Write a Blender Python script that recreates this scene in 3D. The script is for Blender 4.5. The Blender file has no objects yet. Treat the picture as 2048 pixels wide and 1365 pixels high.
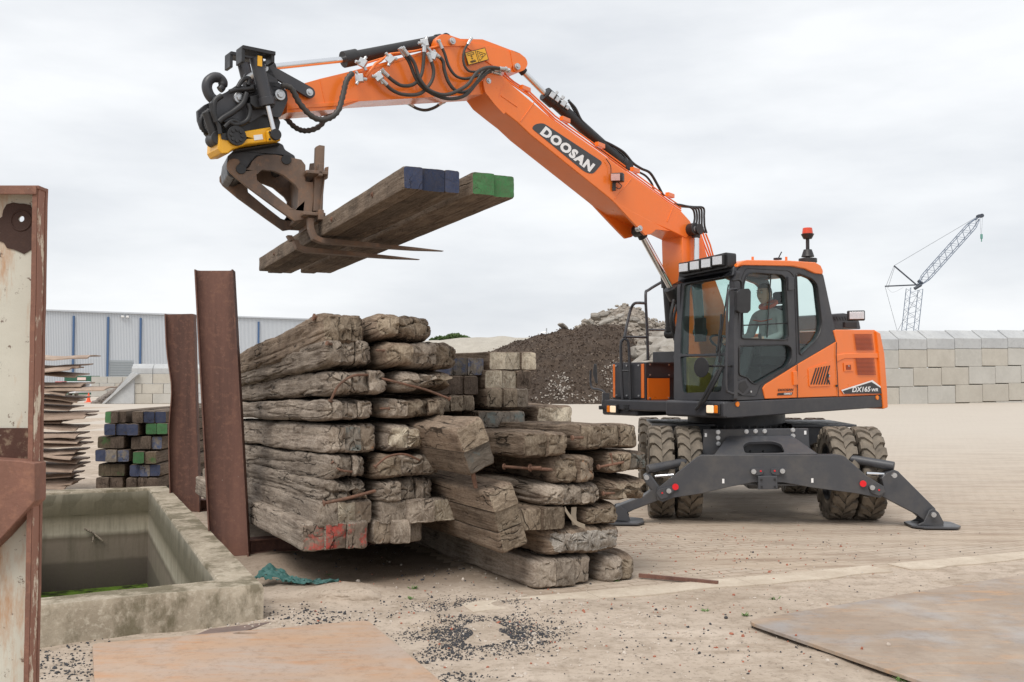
import bpy, bmesh, math, random
from mathutils import Vector, Matrix, noise
from mathutils.geometry import tessellate_polygon
R = math.radians
random.seed(7)
scene = bpy.context.scene
C = scene.collection
# ---------------------------------------------------------------- camera
F = 2000.0; HC = 1.56; PITCH = math.atan(77.5/2000)
CAM = Vector((0, 0, HC))
cd = bpy.data.cameras.new('camera'); cam = bpy.data.objects.new('camera', cd); C.objects.link(cam)
cam.location = CAM; cam.rotation_euler = (R(90)+PITCH, 0, 0)
cd.sensor_width = 36; cd.lens = 36*F/2048; cd.clip_start = .1; cd.clip_end = 6000
scene.camera = cam
# ---------------------------------------------------------------- world, sun, exposure
SUN_EL, SUN_AZ = R(55), R(205)       # azimuth clockwise from +Y (north): behind the camera, to the left
w = bpy.data.worlds.new("World"); scene.world = w; w.use_nodes = True
nt = w.node_tree; nt.nodes.clear()
out = nt.nodes.new('ShaderNodeOutputWorld'); bg = nt.nodes.new('ShaderNodeBackground')
sky = nt.nodes.new('ShaderNodeTexSky'); sky.sky_type = 'NISHITA'; sky.sun_disc = False
sky.sun_elevation = SUN_EL; sky.sun_rotation = SUN_AZ; sky.air_density = 1; sky.dust_density = 3
tc = nt.nodes.new('ShaderNodeTexCoord'); mp = nt.nodes.new('ShaderNodeMapping'); mp.inputs['Scale'].default_value = (1, 1, 3.6)
n1 = nt.nodes.new('ShaderNodeTexNoise'); n1.inputs['Scale'].default_value = 2.6; n1.inputs['Detail'].default_value = 7; n1.inputs['Roughness'].default_value = .52
rp = nt.nodes.new('ShaderNodeValToRGB')
rp.color_ramp.elements[0].position = .34; rp.color_ramp.elements[0].color = (6.5, 6.75, 7.1, 1)
rp.color_ramp.elements[1].position = .62; rp.color_ramp.elements[1].color = (8.5, 8.65, 8.8, 1)
mx = nt.nodes.new('ShaderNodeMix'); mx.data_type = 'RGBA'; mx.inputs[0].default_value = .93
nt.links.new(tc.outputs['Generated'], mp.inputs[0]); nt.links.new(mp.outputs[0], n1.inputs[0]); nt.links.new(n1.outputs[0], rp.inputs[0])
nt.links.new(sky.outputs[0], mx.inputs[6]); nt.links.new(rp.outputs[0], mx.inputs[7]); nt.links.new(mx.outputs[2], bg.inputs[0])
bg.inputs[1].default_value = .1; nt.links.new(bg.outputs[0], out.inputs[0])
sd = bpy.data.lights.new('sun', 'SUN'); sun = bpy.data.objects.new('sun', sd); C.objects.link(sun)
sd.energy = 1.9; sd.angle = R(32); sd.color = (1, .95, .88)
sdir = Vector((math.sin(SUN_AZ)*math.cos(SUN_EL), math.cos(SUN_AZ)*math.cos(SUN_EL), math.sin(SUN_EL)))
sun.rotation_euler = sdir.to_track_quat('Z', 'Y').to_euler()
scene.view_settings.view_transform = 'Standard'; scene.view_settings.look = 'None'
scene.view_settings.exposure = 0.28; scene.view_settings.gamma = 1
# ---------------------------------------------------------------- pixel -> world helpers (photo pixels, 2048 wide)
def ray(px, py):
    d = Vector((0, math.cos(PITCH), math.sin(PITCH))) + Vector((1, 0, 0))*((px-1024)/F) + Vector((0, -math.sin(PITCH), math.cos(PITCH)))*((682.5-py)/F)
    return d/d.y
def P(px, py, D): return CAM + ray(px, py)*D
def G(px, py, z=0.0):
    d = ray(px, py); return CAM + d*((z-HC)/d.z)
def hit(px, py, p0, n):
    d = ray(px, py); return CAM + d*((Vector(p0)-CAM).dot(n)/d.dot(n))
def PL(px, py, p0, q):                       # vertical plane through p0 along q
    return hit(px, py, (p0[0], p0[1], 0), Vector((-q[1], q[0], 0)))
def Z(ox, oy, s): return lambda x, y: (ox+x*s, oy+y*s)
R1 = Z(380, 60, .2637); R2 = Z(420, 260, .3125); R3 = Z(640, 40, .29297); R4 = Z(1060, 200, .2929)
R5 = Z(1160, 460, .3125); R6 = Z(1180, 780, .3711)
def ss(x): x = max(0, min(1, x)); return x*x*(3-2*x)
# ---------------------------------------------------------------- object helpers
WM = {}
def finish(bm, smooth=35):
    bmesh.ops.recalc_face_normals(bm, faces=bm.faces)
    lim = R(smooth)
    for f in bm.faces: f.smooth = True
    for e in bm.edges:
        e.smooth = len(e.link_faces) == 2 and e.calc_face_angle(3.2) < lim
def mk(name, bm, mats, parent=None, bevel=0, M=None, smooth=35, seg=2, recalc=True):
    if recalc: finish(bm, smooth)
    if M is None:
        if bm.verts:
            lo = [min(v.co[i] for v in bm.verts) for i in range(3)]; hi = [max(v.co[i] for v in bm.verts) for i in range(3)]
            c = (Vector(lo)+Vector(hi))/2
            if parent is None: c.z = lo[2]
        else: c = Vector()
        bmesh.ops.translate(bm, vec=-c, verts=bm.verts); M = Matrix.Translation(c)
    me = bpy.data.meshes.new(name); bm.to_mesh(me); bm.free()
    for m in (mats if isinstance(mats, (list, tuple)) else [mats]): me.materials.append(m)
    o = bpy.data.objects.new(name, me); C.objects.link(o)
    if parent: o.parent = parent; o.matrix_local = WM[parent.name].inverted() @ M
    else: o.matrix_local = M
    WM[o.name] = M
    if bevel:
        b = o.modifiers.new('bevel', 'BEVEL'); b.width = bevel; b.segments = seg; b.limit_method = 'ANGLE'; b.angle_limit = R(38); b.harden_normals = True
    return o
def tag(o, label=None, cat=None, group=None, kind=None):
    if label: o['label'] = label
    if cat: o['category'] = cat
    if group: o['group'] = group
    if kind: o['kind'] = kind
    return o
def empty(name, loc, label, cat, group=None, M=None):
    o = bpy.data.objects.new(name, None); C.objects.link(o); o.empty_display_size = .2
    M = M or Matrix.Translation(Vector(loc)); o.matrix_local = M; WM[o.name] = M
    return tag(o, label, cat, group)
def copy_tree(o, M, parent=None, top=True):
    c = o.copy(); C.objects.link(c)
    if top:
        if parent: c.parent = parent; c.matrix_parent_inverse = Matrix(); c.matrix_local = WM[parent.name].inverted() @ M
        else: c.matrix_local = M
        WM[c.name] = M
    else:
        c.parent = parent; WM[c.name] = WM[parent.name] @ o.matrix_local
    for ch in [x for x in bpy.data.objects if x.parent == o]: copy_tree(ch, None, c, False)
    return c
B = bmesh.new
# ---------------------------------------------------------------- shape helpers
def box(bm, c, s, Rm=None, mi=0):
    c = Vector(c); vs = []
    for i in (-1, 1):
        for j in (-1, 1):
            for k in (-1, 1):
                v = Vector((i*s[0]/2, j*s[1]/2, k*s[2]/2)); v = Rm @ v if Rm else v; vs.append(bm.verts.new(c+v))
    for a in ((0, 1, 3, 2), (4, 6, 7, 5), (0, 4, 5, 1), (2, 3, 7, 6), (0, 2, 6, 4), (1, 5, 7, 3)):
        f = bm.faces.new([vs[q] for q in a]); f.material_index = mi
    return vs
def hexa(bm, a, b):                           # two quads -> solid
    va = [bm.verts.new(p) for p in a]; vb = [bm.verts.new(p) for p in b]; n = len(va)
    bm.faces.new(va); bm.faces.new(vb[::-1])
    for i in range(n): bm.faces.new([va[i], va[(i+1) % n], vb[(i+1) % n], vb[i]])
def prism(bm, pts, off, holes=(), mi=0):
    off = Vector(off); loops = [[Vector(p) for p in pts]]+[[Vector(p) for p in h] for h in holes]
    tris = tessellate_polygon(loops) if (holes or len(pts) > 4) else None
    flat = [p for l in loops for p in l]
    a = [bm.verts.new(p) for p in flat]; b = [bm.verts.new(p+off) for p in flat]
    if tris is None:
        fs = [bm.faces.new(a), bm.faces.new(b[::-1])]
    else:
        fs = []
        for t in tris:
            try: fs.append(bm.faces.new([a[i] for i in t])); fs.append(bm.faces.new([b[i] for i in reversed(t)]))
            except ValueError: pass
    k = 0
    for l in loops:
        n = len(l)
        for i in range(n):
            i1 = k+i; i2 = k+(i+1) % n
            fs.append(bm.faces.new([a[i1], a[i2], b[i2], b[i1]]))
        k += n
    for f in fs: f.material_index = mi
def frame_of(d):
    d = d.normalized(); u = Vector((0, 0, 1)) if abs(d.z) < .95 else Vector((1, 0, 0))
    x = d.cross(u).normalized(); return x, d.cross(x).normalized()
def cyl(bm, a, b, r, r2=None, n=16, mi=0, cap=True):
    a = Vector(a); b = Vector(b); r2 = r if r2 is None else r2; x, y = frame_of(b-a)
    va = [bm.verts.new(a+(x*math.cos(t)+y*math.sin(t))*r) for t in [2*math.pi*i/n for i in range(n)]]
    vb = [bm.verts.new(b+(x*math.cos(t)+y*math.sin(t))*r2) for t in [2*math.pi*i/n for i in range(n)]]
    for i in range(n): bm.faces.new([va[i], va[(i+1) % n], vb[(i+1) % n], vb[i]]).material_index = mi
    if cap: bm.faces.new(va[::-1]).material_index = mi; bm.faces.new(vb).material_index = mi
def smoothpath(pts, k=6):
    pts = [Vector(p) for p in pts]
    if len(pts) < 3: return pts
    q = [pts[0]*2-pts[1]]+pts+[pts[-1]*2-pts[-2]]; o = []
    for i in range(1, len(q)-2):
        for j in range(k):
            t = j/k; p0, p1, p2, p3 = q[i-1:i+3]
            o.append(.5*((2*p1)+(p2-p0)*t+(2*p0-5*p1+4*p2-p3)*t*t+(3*p1-p0-3*p2+p3)*t**3))
    o.append(pts[-1]); return o
def tube(bm, pts, r, n=8, k=6, sm=True, corr=0, mi=0):
    pts = smoothpath(pts, k) if sm else [Vector(p) for p in pts]
    if corr:                                   # corrugated hose
        q = []
        for i in range(len(pts)-1):
            m = max(1, int((pts[i+1]-pts[i]).length/corr))
            for j in range(m): q.append(pts[i].lerp(pts[i+1], j/m))
        pts = q+[pts[-1]]
    rings = []; x = None
    for i, p in enumerate(pts):
        d = (pts[min(i+1, len(pts)-1)]-pts[max(i-1, 0)]).normalized()
        if x is None: x, y = frame_of(d)
        else: x = (x-d*x.dot(d)).normalized(); y = d.cross(x)
        rr = r[min(i, len(r)-1)] if isinstance(r, list) else r*(1 if not corr else (1.12 if i % 2 else .86))
        rings.append([bm.verts.new(p+(x*math.cos(2*math.pi*j/n)+y*math.sin(2*math.pi*j/n))*rr) for j in range(n)])
    for a, b in zip(rings, rings[1:]):
        for j in range(n): bm.faces.new([a[j], a[(j+1) % n], b[(j+1) % n], b[j]]).material_index = mi
    bm.faces.new(rings[0][::-1]).material_index = mi; bm.faces.new(rings[-1]).material_index = mi
def fillet(pts, r, n=4):                      # round the corners of a polygon (2-D or 3-D points)
    pts = [Vector(p) for p in pts]; o = []; m = len(pts)
    for i in range(m):
        a, b, c = pts[i-1], pts[i], pts[(i+1) % m]
        u = a-b; v = c-b; d = min(r, u.length*.45, v.length*.45)
        p = b+u.normalized()*d; q = b+v.normalized()*d
        for k in range(n+1):
            t = k/n; o.append(p*(1-t)**2+b*2*t*(1-t)+q*t*t)
    return o
def text_bm(txt, size, shear=0, offset=0, ext=.002, spacing=1.0):
    cu = bpy.data.curves.new('lettering', 'FONT'); cu.body = txt; cu.size = size; cu.shear = shear; cu.offset = offset; cu.extrude = ext
    cu.align_x = 'CENTER'; cu.align_y = 'CENTER'; cu.space_character = spacing; cu.resolution_u = 3
    ob = bpy.data.objects.new('lettering', cu); me = bpy.data.meshes.new_from_object(ob)
    bm = B(); bm.from_mesh(me); bpy.data.objects.remove(ob); bpy.data.curves.remove(cu); bpy.data.meshes.remove(me)
    return bm
# ---------------------------------------------------------------- materials
def srgb(r, g, b): return tuple((x/255/12.92 if x/255 <= .04045 else ((x/255+.055)/1.055)**2.4) for x in (r, g, b))
def newmat(name):
    m = bpy.data.materials.new(name); m.use_nodes = True; nt = m.node_tree; b = nt.nodes['Principled BSDF']
    return m, nt, b
def N(nt, t, **kw):
    n = nt.nodes.new(t)
    for k, v in kw.items():
        if k in n.inputs: n.inputs[k].default_value = v
        else: setattr(n, k, v)
    return n
def ramp(nt, fac, stops):
    r = nt.nodes.new('ShaderNodeValToRGB'); nt.links.new(fac, r.inputs[0]); e = r.color_ramp.elements
    while len(e) < len(stops): e.new(.5)
    for i, (p, c) in enumerate(stops):
        e[i].position = p; e[i].color = (c, c, c, 1) if isinstance(c, (int, float)) else (*c, 1)
    return r.outputs[0]
def mixc(nt, fac, a, b, mode='MIX'):
    m = nt.nodes.new('ShaderNodeMix'); m.data_type = 'RGBA'; m.blend_type = mode
    for s, v in ((0, fac), (6, a), (7, b)):
        if hasattr(v, 'is_linked'): nt.links.new(v, m.inputs[s])
        elif isinstance(v, (int, float)) and s == 0: m.inputs[0].default_value = v
        else: m.inputs[s].default_value = (*v, 1)
    return m.outputs[2]
def coords(nt, scale=(1, 1, 1), world=False, rot=(0, 0, 0)):
    if world: g = nt.nodes.new('ShaderNodeNewGeometry').outputs['Position']
    else: g = nt.nodes.new('ShaderNodeTexCoord').outputs['Object']
    mp = nt.nodes.new('ShaderNodeMapping'); mp.inputs['Scale'].default_value = scale; mp.inputs['Rotation'].default_value = rot
    nt.links.new(g, mp.inputs[0]); return mp.outputs[0]
def nz(nt, vec, scale, detail=5, rough=.55, dist=0):
    n = N(nt, 'ShaderNodeTexNoise', Scale=scale, Detail=detail, Roughness=rough, Distortion=dist); nt.links.new(vec, n.inputs[0]); return n.outputs[0]
def bump(nt, b, h, strength=.3, dist=.01, prev=None):
    n = nt.nodes.new('ShaderNodeBump'); n.inputs['Strength'].default_value = strength; n.inputs['Distance'].default_value = dist
    nt.links.new(h, n.inputs['Height'])
    if prev: nt.links.new(prev, n.inputs['Normal'])
    nt.links.new(n.outputs[0], b.inputs['Normal']); return n.outputs[0]
def simple(name, col, rough=.5, metal=0, var=.12, vs=6, bmp=0, bs=40, dust=0, dustcol=(.35, .29, .22), coat=0, spec=.5):
    m, nt, b = newmat(name); v = coords(nt, world=True)
    c = mixc(nt, nz(nt, v, vs, 6), tuple(x*(1-var) for x in col), tuple(min(1, x*(1+var)) for x in col))
    if dust: c = mixc(nt, ramp(nt, nz(nt, v, 3.1, 8, .7), [(.45, 0), (.8, dust)]), c, dustcol)
    nt.links.new(c, b.inputs['Base Color']); b.inputs['Metallic'].default_value = metal
    b.inputs['Specular IOR Level'].default_value = spec
    r = ramp(nt, nz(nt, v, vs*2.3, 5), [(.3, max(.02, rough-.08)), (.7, min(1, rough+.1))]); nt.links.new(r, b.inputs['Roughness'])
    if coat: b.inputs['Coat Weight'].default_value = coat; b.inputs['Coat Roughness'].default_value = .12
    if bmp: bump(nt, b, nz(nt, v, bs, 4), bmp, .01)
    return m
ORANGE = simple('orange_paint', (.88, .19, .018), .34, var=.06, vs=2, coat=.45, dust=.16, dustcol=(.42, .20, .09))
GREY = simple('graphite_paint', (.042, .043, .050), .42, var=.1, dust=.22, dustcol=(.16, .14, .12))
UGREY = simple('undercarriage_paint', (.060, .062, .070), .42, var=.1, vs=3, dust=.45, dustcol=(.17, .15, .125))
BLACK = simple('black_plastic', (.018, .018, .020), .45, var=.2, dust=.15, dustcol=(.12, .11, .1))
HOSE = simple('rubber_hose', (.045, .042, .040), .55, var=.3, dust=.4, dustcol=(.12, .1, .08))
CHROME = simple('chrome', (.72, .73, .75), .16, 1, var=.05)
ZINC = simple('zinc_steel', (.55, .56, .57), .35, .85, var=.12, vs=30)
YELLOW = simple('yellow_paint', (.83, .42, .01), .38, var=.08, coat=.2, dust=.12)
RED = simple('red_plastic', (.75, .012, .02), .3, var=.05)
WHITE = simple('white_print', (.82, .82, .82), .45, var=.03)
DKRED = simple('vent_red', (.30, .045, .010), .55, var=.1)
AMBER = simple('amber_lens', (.85, .22, .01), .2, var=.05)
SEAT = simple('seat_fabric', (.02, .02, .022), .8)
def glassmat(name, tint, refl=.08, alpha=.0):
    m = bpy.data.materials.new(name); m.use_nodes = True; nt = m.node_tree; nt.nodes.clear()
    o = nt.nodes.new('ShaderNodeOutputMaterial'); t = nt.nodes.new('ShaderNodeBsdfTransparent'); g = nt.nodes.new('ShaderNodeBsdfGlossy')
    t.inputs[0].default_value = (*tint, 1); g.inputs['Roughness'].default_value = .02
    fr = nt.nodes.new('ShaderNodeLayerWeight'); fr.inputs[0].default_value = .12
    a = nt.nodes.new('ShaderNodeMath'); a.operation = 'MULTIPLY_ADD'; a.inputs[1].default_value = .28; a.inputs[2].default_value = refl*.3; nt.links.new(fr.outputs['Facing'], a.inputs[0])
    m1 = nt.nodes.new('ShaderNodeMixShader'); nt.links.new(a.outputs[0], m1.inputs[0]); nt.links.new(t.outputs[0], m1.inputs[1]); nt.links.new(g.outputs[0], m1.inputs[2])
    nt.links.new(m1.outputs[0], o.inputs[0]); return m
GLASS = glassmat('tinted_glass', (.88, .96, .94), .05)
DGLASS = glassmat('smoked_visor', (.45, .46, .48), .05)
def lampmat(name, col, s):
    m, nt, b = newmat(name); b.inputs['Base Color'].default_value = (.5, .42, .34, 1); b.inputs['Emission Color'].default_value = (*col, 1)
    b.inputs['Emission Strength'].default_value = s; b.inputs['Roughness'].default_value = .15; return m
LAMP = lampmat('headlight_lit', (1, .74, .48), .62)
LENS = simple('led_lens', (.62, .63, .65), .15, .4, var=.3, vs=60)
BEACON = simple('beacon_orange', (.62, .07, .03), .2)
def ruststeel(name, base=(.13, .052, .032), hi=(.20, .085, .05), lo=(.055, .028, .022), blue=0, vs=2.5, stretch=(1, 1, .25), rough=.75):
    m, nt, b = newmat(name); v = coords(nt, stretch, world=True); v2 = coords(nt, world=True)
    c = mixc(nt, ramp(nt, nz(nt, v, vs, 8, .6), [(.35, 0), (.65, 1)]), lo, base)
    c = mixc(nt, ramp(nt, nz(nt, v2, vs*4, 6, .7), [(.5, 0), (.75, .8)]), c, hi)
    c = mixc(nt, ramp(nt, nz(nt, v2, 60, 2), [(.72, 0), (.78, .5)]), c, (.4, .36, .3))
    nt.links.new(c, b.inputs['Base Color']); b.inputs['Roughness'].default_value = rough; b.inputs['Metallic'].default_value = .15
    bump(nt, b, nz(nt, v2, 45, 6, .7), .35, .008); return m
RUST = ruststeel('rusty_pile_steel', (.20, .098, .072), (.25, .125, .085), (.095, .048, .038), stretch=(1, 1, .06), vs=5)
FORK = ruststeel('fork_steel', (.21, .14, .10), (.30, .16, .09), (.11, .08, .065), rough=.6)
ROD = ruststeel('rusty_rod', (.20, .10, .065), (.30, .17, .11), (.11, .065, .045), vs=8, stretch=(1, 1, 1))
def wood(name, cols, scale=1, ends=False, paint=None, pamt=.5, fresh=0, crack=.8):
    m, nt, b = newmat(name)
    oi = nt.nodes.new('ShaderNodeObjectInfo')
    tcn = nt.nodes.new('ShaderNodeTexCoord').outputs['Object']
    add = nt.nodes.new('ShaderNodeVectorMath'); add.operation = 'ADD'
    rv = nt.nodes.new('ShaderNodeVectorMath'); rv.operation = 'SCALE'; rv.inputs[0].default_value = (13, 17, 19); nt.links.new(oi.outputs['Random'], rv.inputs['Scale'])
    nt.links.new(tcn, add.inputs[0]); nt.links.new(rv.outputs[0], add.inputs[1])
    def mp(s):
        k = nt.nodes.new('ShaderNodeMapping'); k.inputs['Scale'].default_value = s; nt.links.new(add.outputs[0], k.inputs[0]); return k.outputs[0]
    grain = nz(nt, mp((1, .06, 1) if not ends else (1, 1, .35)), 55*scale, 6, .65, .6)
    patch = nz(nt, mp((1, .7, 1)), 4.5, 8, .68)
    fine = nz(nt, mp((1, .3, 1)), 90, 4, .7)
    dk, md, lt = cols
    c = mixc(nt, ramp(nt, patch, [(.36, 0), (.62, 1)]), dk, md)
    c = mixc(nt, ramp(nt, grain, [(.42, 0), (.70, .55)]), c, lt)
    c = mixc(nt, ramp(nt, fine, [(.3, .65), (.5, 0)]), c, tuple(x*.45 for x in dk))
    # checks: thin dark lines
    vo = N(nt, 'ShaderNodeTexVoronoi', Scale=11.0*scale if not ends else 9.0); vo.feature = 'DISTANCE_TO_EDGE'
    wob = nz(nt, mp((1, .5, 1)), 8, 3)
    vm = nt.nodes.new('ShaderNodeVectorMath'); vm.operation = 'MULTIPLY_ADD'; vm.inputs[1].default_value = (.12, .12, .12)
    nt.links.new(wob, vm.inputs[0]); nt.links.new(mp((1, .05, 1) if not ends else (1, 1, .45)), vm.inputs[2]); nt.links.new(vm.outputs[0], vo.inputs[0])
    ck = ramp(nt, vo.outputs['Distance'], [(.012, 1), (.05, 0)] if not ends else [(.006, 1), (.026, 0)])
    gate = ramp(nt, nz(nt, mp((1, .5, 1)), 4.5, 3), [(.5, 0), (.6, crack)])
    mm = nt.nodes.new('ShaderNodeMath'); mm.operation = 'MULTIPLY'; nt.links.new(ck, mm.inputs[0]); nt.links.new(gate, mm.inputs[1])
    if paint:
        pm = ramp(nt, nz(nt, mp((1, 1, 1)), 7, 8, .75), [(.62-pamt*.5, 0), (.70-pamt*.5, .92)]); pv = mixc(nt, ramp(nt, nz(nt, mp((1, 1, 1)), 16, 8, .8), [(.40, 0), (.62, .75)]), paint, tuple(.55*x+.45*y for x, y in zip(paint, md))); c = mixc(nt, pm, c, pv)
        c = mixc(nt, ramp(nt, fine, [(.35, .5), (.5, 0)]), c, md)
    c = mixc(nt, mm.outputs[0], c, (.012, .009, .007))
    hs = nt.nodes.new('ShaderNodeHueSaturation')
    vr = nt.nodes.new('ShaderNodeMapRange'); vr.inputs[3].default_value = .78; vr.inputs[4].default_value = 1.22; nt.links.new(oi.outputs['Random'], vr.inputs[0])
    nt.links.new(vr.outputs[0], hs.inputs['Value']); nt.links.new(c, hs.inputs['Color']); nt.links.new(hs.outputs[0], b.inputs['Base Color'])
    b.inputs['Roughness'].default_value = .92; b.inputs['Specular IOR Level'].default_value = .15
    p = bump(nt, b, grain, .55, .012); p = bump(nt, b, fine, .35, .006, p)
    inv = nt.nodes.new('ShaderNodeMath'); inv.operation = 'SUBTRACT'; inv.inputs[0].default_value = 1; nt.links.new(mm.outputs[0], inv.inputs[1])
    bump(nt, b, inv.outputs[0], .8, .02, p); return m
OLDC = ((.13, .10, .078), (.315, .26, .21), (.50, .435, .37))
W_OLD = wood('weathered_timber', OLDC)
W_OLDE = wood('weathered_end_grain', ((.15, .118, .09), (.34, .285, .23), (.51, .445, .375)), ends=True)
W_BRN = wood('brown_timber', ((.095, .068, .05), (.225, .168, .124), (.38, .305, .235)))
W_BRNE = wood('brown_end_grain', ((.12, .09, .065), (.28, .225, .165), (.42, .35, .27)), ends=True)
W_PALE = wood('pale_end_grain', ((.24, .19, .14), (.56, .49, .38), (.72, .66, .54)), ends=True, crack=.3)
W_RED = wood('red_painted_end', ((.12, .09, .07), (.24, .19, .15), (.34, .28, .22)), ends=True, paint=(.46, .055, .045), pamt=.28)
W_BLUEE = wood('faded_blue_end', ((.10, .085, .07), (.22, .19, .16), (.30, .27, .23)), ends=True, paint=(.045, .075, .16), pamt=.3)
W_TEAL = wood('faded_teal_end', ((.10, .085, .07), (.22, .19, .16), (.32, .28, .23)), ends=True, paint=(.13, .165, .16), pamt=.2)
W_ORG = wood('orange_marked_end', ((.13, .10, .075), (.30, .24, .18), (.42, .35, .28)), ends=True, paint=(.55, .20, .05), pamt=.12)
W_NEW = wood('dark_mat_timber', ((.075, .057, .044), (.165, .125, .095), (.29, .235, .185)), crack=.5)
W_BLUE = wood('blue_painted_end', ((.05, .045, .045), (.09, .08, .08), (.13, .12, .12)), ends=True, paint=(.036, .052, .105), pamt=.62, crack=.3)
W_GREEN = wood('green_painted_end', ((.05, .05, .04), (.10, .10, .07), (.16, .15, .11)), ends=True, paint=(.055, .18, .07), pamt=.55, crack=.3)
W_DULLG = wood('dull_green_end', ((.06, .05, .035), (.13, .10, .07), (.2, .16, .11)), ends=True, paint=(.05, .12, .04), pamt=.2, crack=.3)
W_DARKE = wood('dark_end_grain', ((.05, .038, .03), (.12, .09, .07), (.19, .15, .12)), ends=True, crack=.4)
W_CRUST = wood('crusted_end', ((.10, .075, .055), (.36, .33, .29), (.55, .52, .48)), ends=True, crack=.3)
# ---------------------------------------------------------------- ground
KA = G(900, 1222); KB = G(2000, 1118); KD = (KB-KA).normalized(); KN = Vector((-KD.y, KD.x, 0))
AW = R(27)                                    # yaw of the timber stacks
AWAY = Vector((-math.sin(AW), math.cos(AW), 0)); RIGHT = Vector((math.cos(AW), math.sin(AW), 0))
pO1 = G(527, 1170, .23); pO2 = G(334, 972, .23)
pI1 = G(433, 1161, .23); pI2 = G(297, 977, .23)
pO0 = pO1+(G(81, 1213, .23)-pO1)*1.35; pO3 = pO2+(G(81, 981, .23)-pO2)*1.35
pI0 = pI1+(G(81, 1196, .23)-pI1)*1.4; pI3 = pI2+(G(81, 987, .23)-pI2)*1.4
for p in (pO0, pO1, pO2, pO3, pI0, pI1, pI2, pI3): p.z = 0
bdir = (pI3-pI2).normalized(); ndir = (pO0-pO1).normalized()
mid = [a.lerp(b, .5) for a, b in ((pO0, pI0), (pO1, pI1), (pO2, pI2), (pO3, pI3))]
def inpoly(x, y, poly):
    c = False; n = len(poly)
    for i in range(n):
        a, b = poly[i], poly[i-1]
        if (a.y > y) != (b.y > y) and x < (b.x-a.x)*(y-a.y)/(b.y-a.y)+a.x: c = not c
    return c
bumps = [(G(700, 1192), .34, .13, .085), (G(560, 1125), .22, .2, .06), (G(860, 1180), .5, .3, .03), (G(830, 1240), .2, .12, .035),
         (G(535, 1135), .12, .1, .03), (G(1100, 1210), .5, .2, .02)]
def paved(x, y):
    q = Vector((x, y, 0))-KA
    if q.dot(KN) < 0: return False
    p = Vector((x, y, 0))-Vector((.12, 7.3, 0)); return p.dot(RIGHT) > 0
def gz(x, y):
    z = .55*ss((y-15)/27)*ss((x+13)/14)
    if not paved(x, y) and y < 16:
        for c, sx, sy, h in bumps: z += h*math.exp(-((x-c.x)/sx)**2-((y-c.y)/sy)**2)
        k = min(1, max(0, (-(Vector((x, y, 0))-KA).dot(KN)-.1)/.4)) if x > -.4 else 1
        z += k*.022*noise.fractal(Vector((x*1.7, y*1.7, 0)), 1, 2, 4)
        z += k*.006*noise.noise(Vector((x*9, y*9, 3)))
    return z
def steps(a, b, d, g, lim):
    o = [a]; x = a
    while x < b: x += d; o.append(x)
    s = d
    while o[-1] < lim: s *= g; o.append(o[-1]+s)
    s = d; l = []; x = a
    while x > -lim: s *= g; x -= s; l.append(x)
    return l[::-1]+o
xs = steps(-3.6, 4.6, .07, 1.25, 2600); ys = [-60, -20, -5, 0, 2, 3]+[4+.07*i for i in range(72)]+[9.1+.16*i for i in range(32)]
s = .16
while ys[-1] < 4000: s *= 1.12; ys.append(ys[-1]+s)
def ground_mat():
    m, nt, b = newmat('sandy_ground'); v = coords(nt, world=True)
    big = nz(nt, v, .9, 8, .65); med = nz(nt, v, 6, 8, .7); fi = nz(nt, v, 70, 5, .75)
    c = mixc(nt, ramp(nt, big, [(.33, 0), (.66, 1)]), (.42, .345, .275), (.555, .47, .39))
    c = mixc(nt, ramp(nt, med, [(.47, 0), (.68, .65)]), c, (.26, .205, .155))
    c = mixc(nt, ramp(nt, nz(nt, coords(nt, (.5, 1.6, 1), world=True, rot=(0, 0, -R(15))), 2.4, 9, .78), [(.52, 0), (.64, .6)]), c, (.30, .23, .17))
    c = mixc(nt, ramp(nt, nz(nt, v, 28, 6, .7), [(.55, 0), (.64, .6)]), c, (.20, .16, .125))
    c = mixc(nt, ramp(nt, fi, [(.62, 0), (.72, .6)]), c, (.13, .11, .10)); c = mixc(nt, ramp(nt, fi, [(.25, .5), (.36, 0)]), c, (.62, .55, .46))
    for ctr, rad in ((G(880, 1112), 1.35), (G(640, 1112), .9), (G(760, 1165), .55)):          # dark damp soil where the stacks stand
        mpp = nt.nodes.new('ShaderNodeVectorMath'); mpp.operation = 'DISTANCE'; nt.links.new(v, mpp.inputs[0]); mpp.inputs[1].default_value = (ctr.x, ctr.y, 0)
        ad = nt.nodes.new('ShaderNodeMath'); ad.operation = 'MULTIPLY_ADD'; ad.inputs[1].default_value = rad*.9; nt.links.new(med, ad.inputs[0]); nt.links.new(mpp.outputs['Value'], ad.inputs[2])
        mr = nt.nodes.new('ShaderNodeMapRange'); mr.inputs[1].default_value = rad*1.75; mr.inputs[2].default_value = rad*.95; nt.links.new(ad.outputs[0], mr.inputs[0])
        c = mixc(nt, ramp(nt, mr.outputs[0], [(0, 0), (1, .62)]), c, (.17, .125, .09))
    nt.links.new(c, b.inputs['Base Color']); b.inputs['Roughness'].default_value = .97; b.inputs['Specular IOR Level'].default_value = .1
    p = bump(nt, b, med, .35, .03); bump(nt, b, fi, .5, .012, p); return m
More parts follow.
